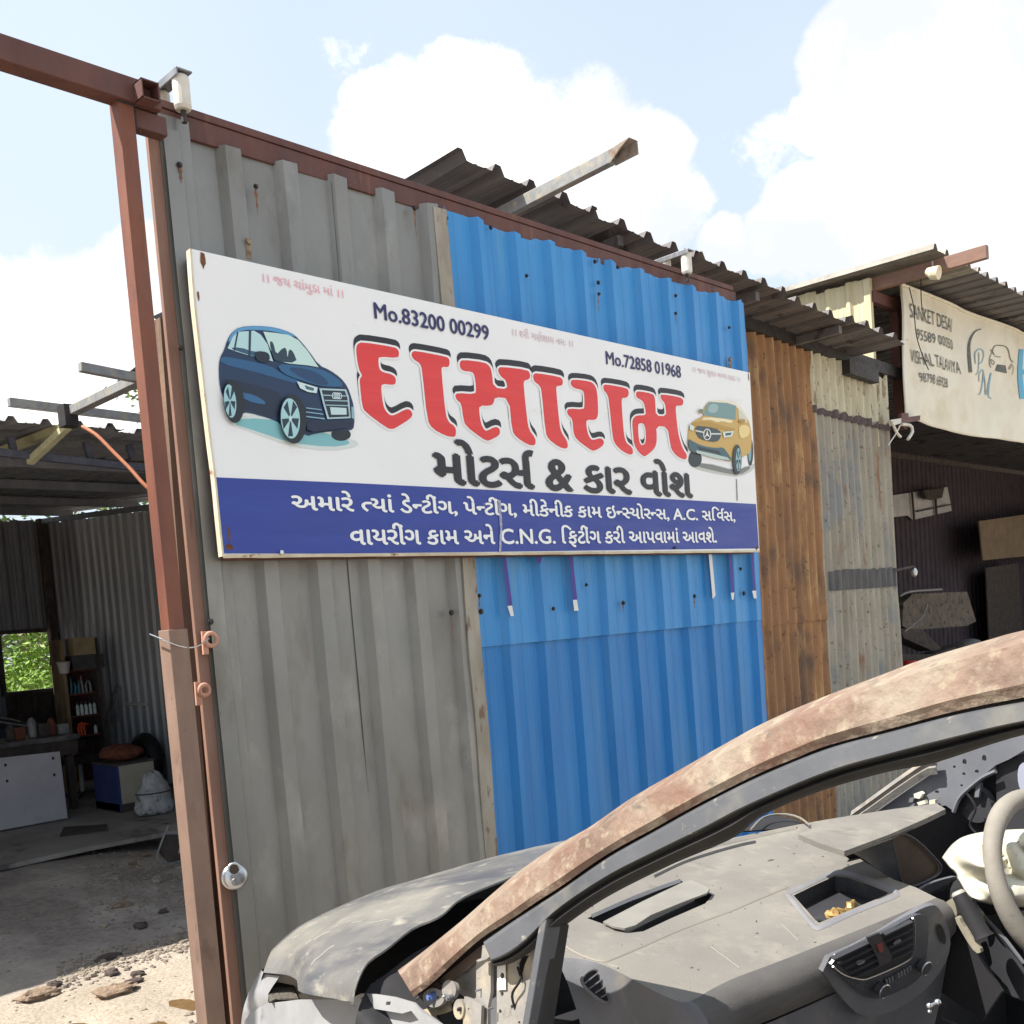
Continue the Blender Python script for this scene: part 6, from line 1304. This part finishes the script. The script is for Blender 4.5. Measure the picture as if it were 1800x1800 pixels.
plate('engine_bay', [[(610, 1760), (640, 1690), (720, 1620), (880, 1540), (960, 1520), (990, 1560), (860, 1660), (760, 1740), (700, 1790)]], lambda x, y: P(x, y, UZ, 0.80), BLKI, car, thick=0.01)
# nose corner of the bumper and the empty lamp opening
rows = []
for (x0, y0, x1, y1, o0, o1) in ((459, 1702, 520, 1723, 0, 0),):
    pass
A0 = [PZ(459, 1705, .775), PZ(446, 1728, .735), PZ(436, 1748, .70), PZ(428, 1772, .66), PZ(424, 1800, .61), PZ(422, 1850, .52)]
A1 = [PZ(492, 1716, .79), PZ(478, 1736, .76), PZ(470, 1752, .74), PZ(476, 1768, .72), PZ(500, 1800, .67), PZ(520, 1850, .58)]
mb = MB(); a0 = catmull(A0, 14); a1 = catmull(A1, 14)
mb.grid([[p + CF * 0.06 + CR * 0.25 - UZ * 0.02 for p in a0], [p + CR * 0.04 + CF * 0.03 for p in a0], a0, [a.lerp(b, 0.5) - CR * 0.012 for a, b in zip(a0, a1)], a1]); mb.build('bumper_corner', WING, car, smooth=True)
plate('lamp_opening', [c6([(148, 1000), (300, 1030), (335, 1108), (200, 1112), (165, 1130), (150, 1080)])], lambda x, y: PZ(x, y, 0.70) , BLKI, car, thick=0.004)
plate('lamp_mesh', [c6([(150, 1040), (296, 1042), (325, 1100), (205, 1102), (168, 1120)])], lambda x, y: PZ(x, y, 0.745), mat('speckled_lamp_mesh', srgb(120, 112, 100), srgb(50, 48, 46), rough=0.9, scale=(260, 260, 260), bump=0.6, bscale=400), car, thick=0.004)
# --- dashboard
DN = UZ - CF * 0.083
def FD(x, y, up=0.0): return P(x, y, DN, 0.842 + up)
TRAY = [(1395, 1574), (1430, 1557), (1467, 1540), (1487, 1542), (1525, 1554), (1562, 1569), (1556, 1574), (1500, 1597), (1440, 1622), (1433, 1617)]
SLOT = [(1032, 1614), (1120, 1580), (1199, 1549), (1204, 1553), (1252, 1573), (1240, 1588), (1180, 1614), (1131, 1637), (1106, 1640), (1060, 1624)]
SHO = [(976, 1684), (1006, 1684), (1039, 1689), (1072, 1701), (1108, 1719), (1150, 1742), (1200, 1763), (1245, 1742), (1289, 1720), (1340, 1701), (1400, 1678), (1427, 1667), (1513, 1633), (1600, 1598), (1646, 1578)]
sho = catmull(SHO[:6], 14)[:-1] + catmull([SHO[5], (1180, 1756), (1205, 1762), (1230, 1752)], 6)[:-1] + catmull([(1230, 1752)] + SHO[7:], 30)
sho = [tuple(p) for p in sho]
top_loop = sho + [(1610, 1560), (1571, 1546), (1520, 1515), (1492, 1497), (1470, 1478), (1500, 1450), (1500, 1433), (1450, 1441), (1400, 1450), (1317, 1467), (1247, 1481), (1200, 1499), (1150, 1524), (1100, 1552), (1050, 1580), (990, 1622), (930, 1680)]
plate('dash_top', [top_loop, TRAY, SLOT], FD, DASH, car, sm=False)
def well(name, loop, depth, m, mbot):
    mb = MB(); lp = [FD(x, y) for x, y in loop]; lo = [p - UZ * depth for p in lp]
    mb.grid([lp, lo], close=True); mb.build(name, m, car); plate(name + '_floor', [loop], lambda x, y: FD(x, y) - UZ * depth, mbot, car)
well('tray_well', TRAY, 0.035, DKPL, DKPL); well('vent_slot', SLOT, 0.03, BLKI, BLKI)
# raised rim round the tray and creases in the pad
def strip(loop, w, up, m, name, closed=False, n=60, fn=None):
    fn = fn or FD
    pts = catmull(list(loop) + ([loop[0]] if closed else []), n); L1 = []; L2 = []; L3 = []
    for i, q in enumerate(pts):
        a = pts[max(i - 1, 0)]; b = pts[min(i + 1, len(pts) - 1)]; d = (b - a).normalized() if (b - a).length > 0 else Vector((1, 0)); nn = Vector((-d.y, d.x))
        L1.append(fn(*(q + nn * w / 2)) + UZ * 0.0006); L3.append(fn(*q) + UZ * up); L2.append(fn(*(q - nn * w / 2)) + UZ * 0.0006)
    mb = MB(); mb.grid([L1, L3, L2]); mb.build(name, m, car, smooth=True)
RIM = mat('smooth_rim', srgb(128, 126, 128), srgb(112, 111, 114), rough=0.45, scale=(8, 8, 8))
strip([(1384, 1571), (1425, 1552), (1466, 1534), (1490, 1536), (1530, 1548), (1572, 1566), (1578, 1573), (1560, 1580), (1500, 1604), (1442, 1630), (1430, 1627)], 9, 0.004, RIM, 'tray_rim', True)
CRS = mat('pad_crease', srgb(134, 128, 118), rough=0.9)
strip([(978, 1650), (1000, 1668), (1030, 1683), (1056, 1690), (1075, 1687), (1130, 1664), (1200, 1633), (1289, 1600), (1340, 1578), (1384, 1560)], 2.4, 0.0025, CRS, 'pad_crease'); strip([(1250, 1665), (1276, 1684), (1300, 1702)], 1.5, 0.0015, CRS, 'pad_crease', n=12); strip([(1374, 1625), (1404, 1654)], 1.5, 0.0015, CRS, 'pad_crease', n=12)
strip([(1150, 1541), (1200, 1517), (1250, 1500), (1300, 1486), (1328, 1480)], 5, 0.003, RUBBER, 'demist_slot', n=24); strip([(1140, 1534), (1200, 1505), (1260, 1486), (1330, 1470), (1400, 1455)], 5, 0.006, DASH, 'dash_front_lip', n=30)
# loose vent lid
LID = [(1060, 1620), (1130, 1586), (1200, 1555), (1215, 1551), (1248, 1567), (1243, 1575), (1200, 1590), (1144, 1611), (1117, 1628), (1098, 1633), (1078, 1629)]
def lidf(x, y): return FD(x, y, 0.009) + UZ * 0.007 * ((x - 1060) / 190)
plate('vent_lid', [LID], lidf, mat('pale_lid', srgb(126, 123, 116), srgb(112, 109, 103), rough=0.75, scale=(9, 9, 9)), car, thick=0.004)
strip([(1040, 1612), (1120, 1577), (1196, 1549)], 5, 0.006, DPLAS, 'lid_hinge', n=20)
# nose of the pad and the face below
N_ = len(sho); offsR = [(0, 0), (-.018, -.003), (-.036, -.016), (-.045, -.036), (-.042, -.062), (-.028, -.082)]; offsL = [(0, 0), (-.012, -.008), (-.035, -.04), (-.06, -.09), (-.08, -.16), (-.09, -.25)]
rows = [[] for _ in offsR]; face = [[], [], []]
for i, (x, y) in enumerate(sho):
    p = FD(x, y); t = max(0.0, min(1.0, (x - 1110) / 150)); t = t * t * (3 - 2 * t)
    for k in range(len(offsR)):
        dq = offsL[k][0] * (1 - t) + offsR[k][0] * t; dz = offsL[k][1] * (1 - t) + offsR[k][1] * t
        rows[k].append(p + CF * dq + UZ * dz)
    b = rows[-1][-1]
    for k, (dq, dz) in enumerate(((0.0, -0.004), (0.03, -0.13), (0.10, -0.38))): face[k].append(b + CF * dq + UZ * dz)
m1_ = 18
mb = MB(); mb.grid([r[:m1_] for r in rows]); mb.build('dash_end', DPLAS, car, smooth=True)
mb = MB(); mb.grid([r[m1_ - 1:] for r in rows]); mb.build('dash_roll', mat('dash_roll_plastic', srgb(88, 85, 82), srgb(72, 70, 70), rough=0.85, scale=(6, 6, 30), bump=0.1, bscale=260), car, smooth=True)
mb = MB(); mb.grid(face); mb.build('glovebox_face', DPLAS, car, smooth=True)
# side vent on the dash end
def nearest(px, py, surf_rows):
    r = ray(px, py).normalized(); best = None
    for row in surf_rows:
        for p in row:
            v = p - EYEV; d = (v - r * v.dot(r)).length
            if best is None or d < best[0]: best = (d, v.dot(r))
    return best[1]
VS = [(1020, 1722), (1032, 1708), (1046, 1703), (1056, 1710), (1068, 1730), (1074, 1742), (1072, 1760), (1066, 1764), (1050, 1755), (1030, 1738)]
dpt = nearest(1048, 1735, rows); vc = EYEV + ray(1048, 1735).normalized() * dpt
nv = (UZ * 0.55 - CF * 0.8 - CR * 0.15).normalized()
def FV(o): return lambda x, y: P(x, y, nv, nv.dot(vc) + o)
plate('side_vent', [VS], FV(0.010), BLKI, car, thick=0.002)
vr = [FV(0.012)(*p) for p in chaikin(VS, 2)]; mb = MB(); mb.tube([*vr, vr[0], vr[1]], 0.003, 6); mb.build('vent_ring', DPLAS, car, smooth=True)
for k in range(4):
    x0, y0 = 1030 + 9.5 * k, 1727 + 10 * k; x1, y1 = 1044 + 9 * k, 1710 + 13 * k
    mb = MB(); mb.bar(FV(0.013)(1026 + 10 * k, 1730 + 8 * k), FV(0.013)(1050 + 7.5 * k, 1711 + 11 * k), 0.0025, 0.006, up=nv); mb.build('vent_slat', DPLAS, car)
# --- centre stack
FN = (CF + UZ * 0.3); fd0 = 1.252 + 0.3 * 0.85
def FF(o): return lambda x, y: P(x, y, FN, fd0 - o)
STK = [None]
def cp(name, p, o, m, smooth=0, thick=0.0): return plate(name, [c8(p)], FF(o), m, STK[0] or car, thick=thick, smooth=smooth)
STK[0] = cp('stack_panel', [(330, 1430), (640, 1300), (940, 1110), (1010, 1080), (1060, 1075), (1110, 1150), (1150, 1280), (1130, 1400), (1060, 1520), (940, 1640), (760, 1740), (600, 1760), (480, 1640)], 0.0, DPLAS, 1, 0.01)
cp('stack_bezel', [(400, 1415), (640, 1300), (900, 1150), (960, 1130), (1000, 1140), (1015, 1200), (1000, 1400), (985, 1480), (920, 1560), (740, 1640), (680, 1648), (600, 1620), (480, 1510)], 0.008, GLOSSD, 1, 0.008)
cp('vent_cavity', [(415, 1412), (640, 1295), (900, 1158), (918, 1180), (915, 1365), (880, 1410), (640, 1520), (590, 1522), (500, 1465)], 0.010, BLKI, 1)
for k in range(5):
    t = k / 4
    a = (425 + 130 * t, 1402 + 108 * t); b = (640 + 62 * t, 1300 + 140 * t)
    mb = MB(); mb.bar(FF(0.013)(*c8([a])[0]), FF(0.013)(*c8([b])[0]), 0.002, 0.010, up=FN); mb.build('vent_slat', DKPL, STK[0])
    a = (738 + 46 * t, 1252 + 150 * t); b = (904 + 10 * t, 1172 + 172 * t)
    mb = MB(); mb.bar(FF(0.013)(*c8([a])[0]), FF(0.013)(*c8([b])[0]), 0.002, 0.010, up=FN); mb.build('vent_slat', DKPL, STK[0])
cp('vent_divider', [(640, 1275), (712, 1245), (735, 1290), (790, 1385), (785, 1418), (715, 1450), (700, 1400), (665, 1330)], 0.016, DKPL, 0, 0.004)
cp('hazard_button', [(698, 1318), (728, 1306), (742, 1355), (715, 1368)], 0.018, mat('dim_red', srgb(116, 52, 48), rough=0.5), 0, 0.002)
cp('vent_tab', [(570, 1420), (628, 1404), (622, 1428), (580, 1446)], 0.018, STEEL, 1, 0.002); cp('vent_tab', [(795, 1310), (840, 1278), (848, 1298), (810, 1322)], 0.018, DPLAS, 1, 0.002)
cr_ = [FF(0.012)(*p) for p in c8(chaikin([(400, 1420), (480, 1500), (590, 1530), (640, 1528), (890, 1418), (925, 1370), (930, 1180), (905, 1140)], 2, closed=False))]
mb = MB(); mb.tube(cr_, 0.0018, 6); mb.build('chrome_line', mat('dull_chrome', srgb(150, 150, 152), rough=0.3, metal=0.8), STK[0], smooth=True)
for (x, y) in ((707, 1578), (962, 1440)):
    c = FF(0.012)(*c8([(x, y)])[0]); nn = -FN.normalized(); u_ = CR
    mb = MB(); mb.tube([c, c + nn * 0.016], 0.0125, 20); mb.build('knob', DKPL, STK[0])
    ax1 = nn.cross(CR).normalized(); ax2 = nn.cross(ax1); rr_ = []
    mb = MB(); mb.tube([c + nn * 0.014 + (ax1 * math.cos(t) + ax2 * math.sin(t)) * 0.0135 for t in [2 * PI * i / 20 for i in range(21)]], 0.0016, 6); mb.build('knob_ring', STEEL, STK[0], smooth=True)
for k in range(9):
    x, y = 752 + 18 * k, 1552 - 10.5 * k; cp('stack_button', [(x, y - 18), (x + 11, y - 23), (x + 13, y + 8), (x + 2, y + 13)], 0.0125, DPLAS if k != 3 else GLOSSD, 0, 0.003)
cp('stack_slot', [(1062, 1195), (1085, 1190), (1110, 1240), (1120, 1300), (1105, 1320), (1085, 1290), (1065, 1240)], 0.004, BLKI, 1)
# dark tub below
def wbox(name, l0, l1, q0_, q1_, z0, z1, m):
    mb = MB(); mb.add([W(a, b, c) for a, b, c in ((l0, q0_, z0), (l1, q0_, z0), (l1, q1_, z0), (l0, q1_, z0), (l0, q0_, z1), (l1, q0_, z1), (l1, q1_, z1), (l0, q1_, z1))], [(0, 3, 2, 1), (4, 5, 6, 7), (0, 1, 5, 4), (1, 2, 6, 5), (2, 3, 7, 6), (3, 0, 4, 7)]); return mb.build(name, m, car)
wbox('cabin_floor', 0.86, 2.45, -1.4, 1.6, 0.28, 0.32, BLKI); wbox('firewall', 0.9, 2.45, 1.56, 1.60, 0.3, 0.84, BLKI); wbox('tunnel', 1.5, 1.8, -0.4, 1.5, 0.3, 0.50, BLKI)
wbox('engine_block', 1.15, 2.25, 1.75, 2.3, 0.35, 0.70, BLKI)
wbox('side_sill', 0.78, 0.86, -0.9, 1.65, 0.26, 0.42, FRAMEM); wbox('side_sill', 2.45, 2.53, -0.9, 1.65, 0.26, 0.42, FRAMEM)
for l_ in (0.80, 2.32):
    for q_ in (2.05, -0.45):
        mb = MB(); c = W(l_, q_, 0.30)
        for r0, r1, nm, m_ in ((0.30, 0.30, 'tyre', RUBBER), (0.19, 0.19, 'rim', GALV)):
            m2 = MB(); e = 0.0 if nm == 'tyre' else 0.004; m2.tube([c - CR * e, c + CR * (0.18 + e)], r0, 28)
            if nm == 'tyre': wh = m2.build('wheel', m_, car)
            else: m2.build('rim', m_, wh) if False else m2.build('wheel_rim', m_, car)
wbox('rear_body', 0.80, 2.50, -1.9, -1.1, 0.30, 0.92, PAINT)
# gap rods and the little ball joint in the footwell
mb = MB(); a = P(*c8([(1015, 1690)])[0], CF, 1.0); b = P(*c8([(1066, 1668)])[0], CF, 1.0); mb.tube([a, b], 0.0025, 6); mb.ball(a, 0.005, 10, 6); mb.ball(b, 0.0055, 10, 6); mb.ball(a + UZ * -0.009, 0.0035, 8, 5); mb.build('ball_joint', STEEL, car, smooth=True)
# --- instrument binnacle
vis = [(1500, 1433), (1571, 1422), (1646, 1412), (1662, 1422), (1629, 1438), (1565, 1466), (1490, 1494), (1484, 1496), (1440, 1482), (1403, 1466), (1440, 1450)]
def FVis(o=0): return lambda x, y: P(x, y, UZ - CF * 0.05 + CR * 0.0, 1.0 - 0.0 + o)
plate('visor', [vis], FVis(0.0), DASH, car, thick=0.012, sm=False)
plate('visor_lip', [[(1484, 1496), (1565, 1467), (1631, 1438), (1634, 1441), (1568, 1472), (1488, 1501)]], FVis(-0.008), GLOSSD, car, thick=0.004)
QF = lambda q, s=0.25: (lambda x, y: P(x, y, CF + UZ * s, q + s * 1.0))
plate('binnacle_shell', [[(1480, 1500), (1565, 1462), (1630, 1432), (1663, 1424), (1695, 1440), (1712, 1462), (1716, 1500), (1690, 1540), (1650, 1575), (1600, 1580), (1560, 1560)]], QF(1.60), BLKI, car, thick=0.004)
plate('binnacle_cheek', [c8([(535, 748), (650, 690), (780, 640), (792, 720), (842, 938), (830, 942), (700, 860), (620, 800)])], QF(1.46), GLOSSD, car, thick=0.004)
CLU = c8([(786, 655), (850, 637), (910, 660), (980, 715), (1050, 790), (1090, 835), (1082, 885), (1000, 930), (900, 972), (845, 948), (815, 800)])
plate('cluster_face', [CLU], QF(1.52), mat('dusty_cluster', srgb(104, 88, 74), srgb(84, 72, 62), rough=0.7, scale=(9, 9, 9), bump=0.1), car, thick=0.003, smooth=1)
cl = [QF(1.512)(*p) for p in chaikin(CLU, 2)]; mb = MB(); mb.tube([*cl, cl[0]], 0.003, 6); mb.build('cluster_rim', DPLAS, car, smooth=True)
plate('lower_trim', [c9([(300, 1250), (440, 1160), (600, 1110), (730, 1080), (735, 1120), (600, 1180), (500, 1230), (430, 1285)])], QF(1.40), DPLAS, car, thick=0.006, smooth=1)
plate('column_shroud', [c9([(430, 1290), (560, 1200), (740, 1130), (860, 1250), (800, 1330), (560, 1380)])], QF(1.44), BLKI, car, thick=0.01)
# --- far door and far pillar
FP = lambda l: (lambda x, y: PL(x, y, l))
plate('far_door_shell', [[(1500, 1434), (1646, 1342), (1730, 1306), (1880, 1262), (1960, 1400), (1960, 2400), (1500, 2300), (1560, 1560)]], FP(2.47), BLKI, car, thick=0.01)
plate('far_door_metal', [c8([(560, 527), (700, 440), (880, 322), (1075, 205), (1240, 130), (1420, 90), (1620, 30), (1620, 120), (1500, 190), (1420, 225), (1330, 300), (1250, 370), (1200, 420), (1165, 505), (1115, 470), (900, 500)]), c8(hol(1230, 205, 13, 18)), c8(hol(1350, 182, 14, 20)), c8(hol(1168, 235, 9, 9)), c8(hol(1226, 278, 10, 10)), c8(hol(1305, 263, 13, 11)), c8(hol(1062, 387, 13, 10)), c8(hol(1212, 348, 8, 7))], FP(2.42), DOORM, car, thick=0.006)
mb = MB(); cc = [FP(2.415)(*p) for p in c8(catmull([(1165, 510), (1200, 425), (1262, 362), (1340, 300), (1420, 262)], 14))]; mb.tube(cc, 0.006, 6); mb.build('door_seam', DOORM, car, smooth=True)
mb = MB(); pts = [FP(2.40)(*p) for p in c8([(555, 528), (700, 425), (860, 310), (1010, 212), (1070, 200)])]
cp_ = catmull(pts, 16); mb.grid([[p + UZ * 0.012 - CR * 0.006 for p in cp_], [p - CR * 0.014 for p in cp_], [p - UZ * 0.010 - CR * 0.006 for p in cp_], [p - UZ * 0.016 - CR * 0.012 for p in cp_], [p - UZ * 0.034 - CR * 0.004 for p in cp_]]); mb.build('far_pillar', DUSTG, car, smooth=False, thick=0.004)
for (p, m_) in (([(920, 400), (960, 385), (975, 400), (955, 430), (925, 425)], WPVC), ([(895, 425), (925, 418), (915, 450), (890, 452)], DPLAS), ([(940, 452), (985, 438), (995, 460), (950, 470)], CLOTHB), ([(1015, 440), (1050, 436), (1052, 458), (1015, 466)], CLOTHB)):
    plate('clip', [c8(p)], FP(2.40), m_, car, thick=0.012)
mb = MB(); cs = FP(2.455)(*c8([(1315, 465)])[0]); mb.tube([cs, cs - CR * 0.015], [0.052, 0.046], 24); mb.build('door_speaker', DKPL, car)
plate('door_card', [c8([(1420, 210), (1600, 150), (1600, 700), (1430, 640)])], FP(2.44), DKPL, car, thick=0.01); plate('door_rib', [c8([(1300, 340), (1330, 330), (1315, 420), (1290, 420)])], FP(2.42), DOORM, car, thick=0.01)
plate('mirror_back', [c8([(1552, 260), (1570, 215), (1620, 200), (1620, 410), (1580, 395), (1556, 340)])], FP(2.3), mat('mirror_grey', srgb(150, 154, 170), rough=0.4), car, thick=0.02, smooth=1)
# scuttle ring seen through the screen
sc_pts = [FD(x, y, 0.02) + CF * 0.04 for x, y in [(1340, 1462), (1362, 1440), (1395, 1434), (1425, 1440), (1446, 1455)]]
mb = MB(); mb.tube(catmull(sc_pts, 14), 0.003, 6); mb.build('scuttle_rim', DASH, car, smooth=True)
plate('scuttle_hole', [[(1336, 1466), (1362, 1444), (1395, 1438), (1425, 1443), (1448, 1456), (1400, 1462)]], lambda x, y: FD(x, y, 0.0) + CF * 0.06, BLKI, car, thick=0.004)
# --- steering wheel
wc = PL(1853, 1546, 2.05); wn_ = (-CF * 0.92 + UZ * 0.36 - CR * 0.04).normalized(); w1 = wn_.cross(CR).normalized(); w2 = wn_.cross(w1).normalized()
WHEEL = mat('dusty_wheel', srgb(136, 130, 120), srgb(118, 113, 105), srgb(98, 94, 88), scale=(9, 9, 9), rough=0.8, bump=0.1, bscale=200, s3=(14, 14, 14), t3=(0.6, 0.7))
st_ = thing('steering_wheel', 'unused', 'x') if False else None
rows = []
NN = 64
for i in range(NN):
    t = 2 * PI * i / NN; d = w1 * math.cos(t) + w2 * math.sin(t); RR = 0.176; r_ = 0.0195 * (1 + 0.08 * math.sin(4 * t))
    rows.append([wc + d * RR + (d * math.cos(2 * PI * k / 14) + wn_ * math.sin(2 * PI * k / 14)) * r_ for k in range(14)])
rows.append(rows[0]); mb = MB(); mb.grid(rows, close=True); sw_ = mb.build('steering_wheel', WHEEL, car, smooth=True)
for t in (PI,):
    d = w1 * math.cos(t + PI / 2) + w2 * math.sin(t + PI / 2); mb = MB(); mb.bar(wc - wn_ * 0.03 + d * 0.03, wc + d * 0.175, 0.035, 0.014, up=wn_); mb.build('spoke', BLKI, sw_)
mb = MB(); mb.tube([wc - wn_ * 0.05, wc - wn_ * 0.36 ], [0.05, 0.045], 14); mb.build('steering_column', BLKI, car)
# spent airbag cloth
def pillow(name, poly, cen, fn, bulge, m, parent, n=72, rings=16, fold=0.03, freq=9, seed=0):
    lp = catmull(list(poly) + [poly[0]], n + 1)[:-1]; rows = []
    for j in range(rings + 1):
        s = j / rings; row = []
        for q in lp:
            p2 = Vector(cen).lerp(q, s); p = fn(*p2); to = (EYEV - p).normalized()
            b = bulge * math.sqrt(max(0, 1 - s * s)) + fold * (1 - s ** 4) * (abs(noise.noise(p * freq + Vector((seed, 0, 0)))) * 2 - 0.4) + fold * 0.4 * (1 - s ** 4) * noise.noise(p * freq * 3)
            row.append(p + to * b)
        rows.append(row)
    mb = MB(); mb.grid(rows, close=True); return mb.build(name, m, parent, smooth=True, thick=0.002)
AB = c9([(580, 885), (640, 800), (700, 735), (800, 670), (985, 622), (1200, 600), (1440, 588), (1640, 600), (1640, 1300), (1440, 1400), (1180, 1388), (1000, 1355), (890, 1325), (820, 1255), (770, 1170), (730, 1100), (720, 1050), (650, 980)])
abc = PL(1760, 1500, 2.02); abn = (UZ * 0.78 - CF * 0.35 - CR * 0.5).normalized()
o = pillow('airbag', AB, c9([(1080, 980)])[0], lambda x, y: P(x, y, abn, abn.dot(abc)), 0.05, CLOTHB, car, fold=0.09, freq=11)
# gear lever
g = lambda x, y, l=1.86: PL(*c9([(x, y)])[0], l)
mb = MB(); a = g(745, 1258); b = g(850, 1440); d = (b - a).normalized()
mb.tube([a - d * 0.004, a, a + d * 0.004], [0.010, 0.0145, 0.015], 18); mb.build('gear_cap', mat('gear_cap_grey', srgb(150, 146, 136), rough=0.5), car, smooth=True)
mb = MB(); mb.tube([a + d * 0.004, a + d * 0.03, a + d * 0.09, b + d * 0.06], [0.015, 0.017, 0.018, 0.022], 18); mb.build('gear_lever', BLKI, car, smooth=True)
CT = mat('cream_console_trim', srgb(150, 142, 124), srgb(118, 112, 100), rough=0.75, scale=(10, 10, 10), bump=0.1)
plate('gear_surround', [c9([(600, 1370), (640, 1335), (690, 1310), (720, 1400), (738, 1490), (700, 1520), (640, 1470), (600, 1420)])], FP(1.90), CT, car, thick=0.01, smooth=1)
plate('gear_surround', [c9([(855, 1500), (890, 1430), (940, 1425), (990, 1470), (1002, 1550), (970, 1625), (930, 1640), (945, 1560), (920, 1510)])], FP(1.95), CT, car, thick=0.01, smooth=1)
plate('console_edge', [c9([(700, 1520), (745, 1500), (790, 1600), (850, 1660), (900, 1740), (1000, 1880), (930, 1900), (820, 1740)])], FP(1.84), CT, car, thick=0.01, smooth=1)
plate('console_side', [c9([(600, 1420), (700, 1520), (820, 1740), (930, 1900), (1200, 2300), (1000, 2600), (560, 2300), (540, 1400)])], FP(1.87), BLKI, car, thick=0.01)
plate('console_top', [c9([(1000, 1560), (1060, 1560), (1440, 2100), (1440, 2400), (1200, 2300), (930, 1700)])], FP(1.98), DKPL, car, thick=0.01)
mb = MB(); mb.tube([PL(*p, 1.96) for p in c9([(905, 1350), (1050, 1540), (1250, 1750), (1440, 2000)])], 0.004, 6); mb.build('trim_line', DPLAS, car, smooth=True)
# litter in the tray
tr = FD(1478, 1592) - UZ * 0.03
LIT = mat('gold_wrapper', srgb(176, 146, 92), srgb(140, 112, 66), rough=0.35, scale=(60, 60, 60), metal=0.3)
mb = MB(); rnd = random.Random(4)
mb.ball(tr + CR * -0.015 + UZ * 0.012, (0.026, 0.018, 0.016), 14, 8, lambda d: 1 + 0.6 * noise.noise(d * 2.8)); mb.ball(tr + CR * 0.03 + UZ * 0.012, (0.016, 0.014, 0.02), 10, 6, lambda d: 1 + 0.7 * noise.noise(d * 3.1 + Vector((4, 0, 0))))
o = mb.build('crumpled_wrapper', LIT, None); tag(o, 'crumpled gold wrapper lying in the dusty dash tray', 'litter')
mb = MB(); p = FD(1442, 1604) - UZ * 0.022; mb.tube([p + (CR * math.cos(t) + CF * math.sin(t)) * 0.014 for t in [2 * PI * i / 16 for i in range(17)]], 0.004, 6); o = mb.build('rubber_ring', BLKI, None, smooth=True); tag(o, 'small dark ring beside the gold wrapper in the tray', 'ring')

# --- small wear on the wreck
rnd = random.Random(21); mb = MB()
poly_ = [Vector(p) for p in top_loop]
def inside(x, y, lp):
    r = False; j = len(lp) - 1
    for i in range(len(lp)):
        if (lp[i][1] > y) != (lp[j][1] > y) and x < (lp[j][0] - lp[i][0]) * (y - lp[i][1]) / (lp[j][1] - lp[i][1]) + lp[i][0]: r = not r
        j = i
    return r
n_ = 0
while n_ < 70:
    x, y = rnd.uniform(985, 1640), rnd.uniform(1440, 1760)
    if not inside(x, y, top_loop) or inside(x, y, TRAY) or inside(x, y, SLOT) or inside(x, y, vis): continue
    p = FD(x, y, 0.0008); s = abs(rnd.gauss(0, 0.0005)) + 0.0005; an = rnd.uniform(0, 6.28); e = rnd.uniform(1, 4)
    u_, v_ = Vector((math.cos(an), math.sin(an), 0)), Vector((-math.sin(an), math.cos(an), 0))
    mb.add([p - u_ * s * e, p - v_ * s, p + u_ * s * e, p + v_ * s, p + UZ * s * 1.2], [(0, 1, 4), (1, 2, 4), (2, 3, 4), (3, 0, 4)]); n_ += 1
o = mb.build('dash_grit', mat('brown_grit', srgb(104, 92, 78), srgb(84, 76, 66), rough=0.95, scale=(40, 40, 40)), None, fix=False); tag(o, 'fine grit and crumbs strewn over the dusty dashboard', 'grit', None, 'stuff')
p = FD(1355, 1512, 0.001); mb = MB(); mb.add([p + CR * -0.012, p + CF * 0.0025 + UZ * 0.002, p + CR * 0.012, p - CF * 0.002], [(0, 1, 2, 3)]); o = mb.build('dry_leaf', mat('dry_leaf', srgb(110, 92, 70), rough=0.9), None, thick=0.0006); tag(o, 'tiny dry leaf lying on the far part of the dashboard', 'leaf')
def loose(name, pts, r, m, lab=None, par=car):
    mb = MB(); mb.tube(catmull(pts, 18), r, 6); return mb.build(name, m, par, smooth=True)
loose('loose_wire', [PS(*q, o_) for q, o_ in (((905, 1690), 0.05), ((915, 1720), 0.03), ((900, 1750), 0.03), ((912, 1790), 0.05))], 0.0022, BLKI)
loose('loose_wire', [PS(*q, o_) for q, o_ in (((760, 1700), 0.06), ((775, 1730), 0.035), ((800, 1735), 0.03), ((815, 1770), 0.04))], 0.0018, RUBBER)
loose('loose_wire', [PL(x, y, 2.39) for x, y in ((1700, 1395), (1715, 1420), (1705, 1450), (1722, 1470))], 0.003, BLKI)
loose('loose_wire', [FF(0.02)(*q) for q in c8([(1060, 1640), (1110, 1700), (1090, 1760), (1180, 1800)])], 0.002, RUBBER)
# scratches through the bonnet dust
def on_bonnet(s, t):
    n = NB; i = s * (n - 1); a = int(i); f = i - a; k = t * K; b = int(k); g_ = k - b
    R_ = BON; a = min(a, n - 2); b = min(b, K - 1)
    return (R_[b][a].lerp(R_[b][a + 1], f)).lerp(R_[b + 1][a].lerp(R_[b + 1][a + 1], f), g_)
for (s0, t0, s1, t1) in ((0.10, 0.35, 0.16, 0.50), (0.20, 0.55, 0.26, 0.82), (0.06, 0.6, 0.13, 0.66)):
    pts = [on_bonnet(s0 + (s1 - s0) * k / 10 + 0.006 * math.sin(k), t0 + (t1 - t0) * k / 10) + UZ * 0.0016 for k in range(11)]
    mb = MB(); mb.grid([[p + CF * 0.0008 for p in pts], [p - CF * 0.0008 for p in pts]]); mb.build('scratch', mat('pale_scratch', srgb(176, 172, 160), rough=0.8), car, fix=False)

# cracks in the dash pad and a torn strip of trim
for (x, y) in ((1215, 1700), (1330, 1640), (1395, 1500), (1300, 1520), (1490, 1520)):
    p = FD(x, y, 0.001); mb = MB(); mb.ball(p, (0.0035, 0.0035, 0.0012), 8, 4); mb.build('trim_plug', DPLAS, car)
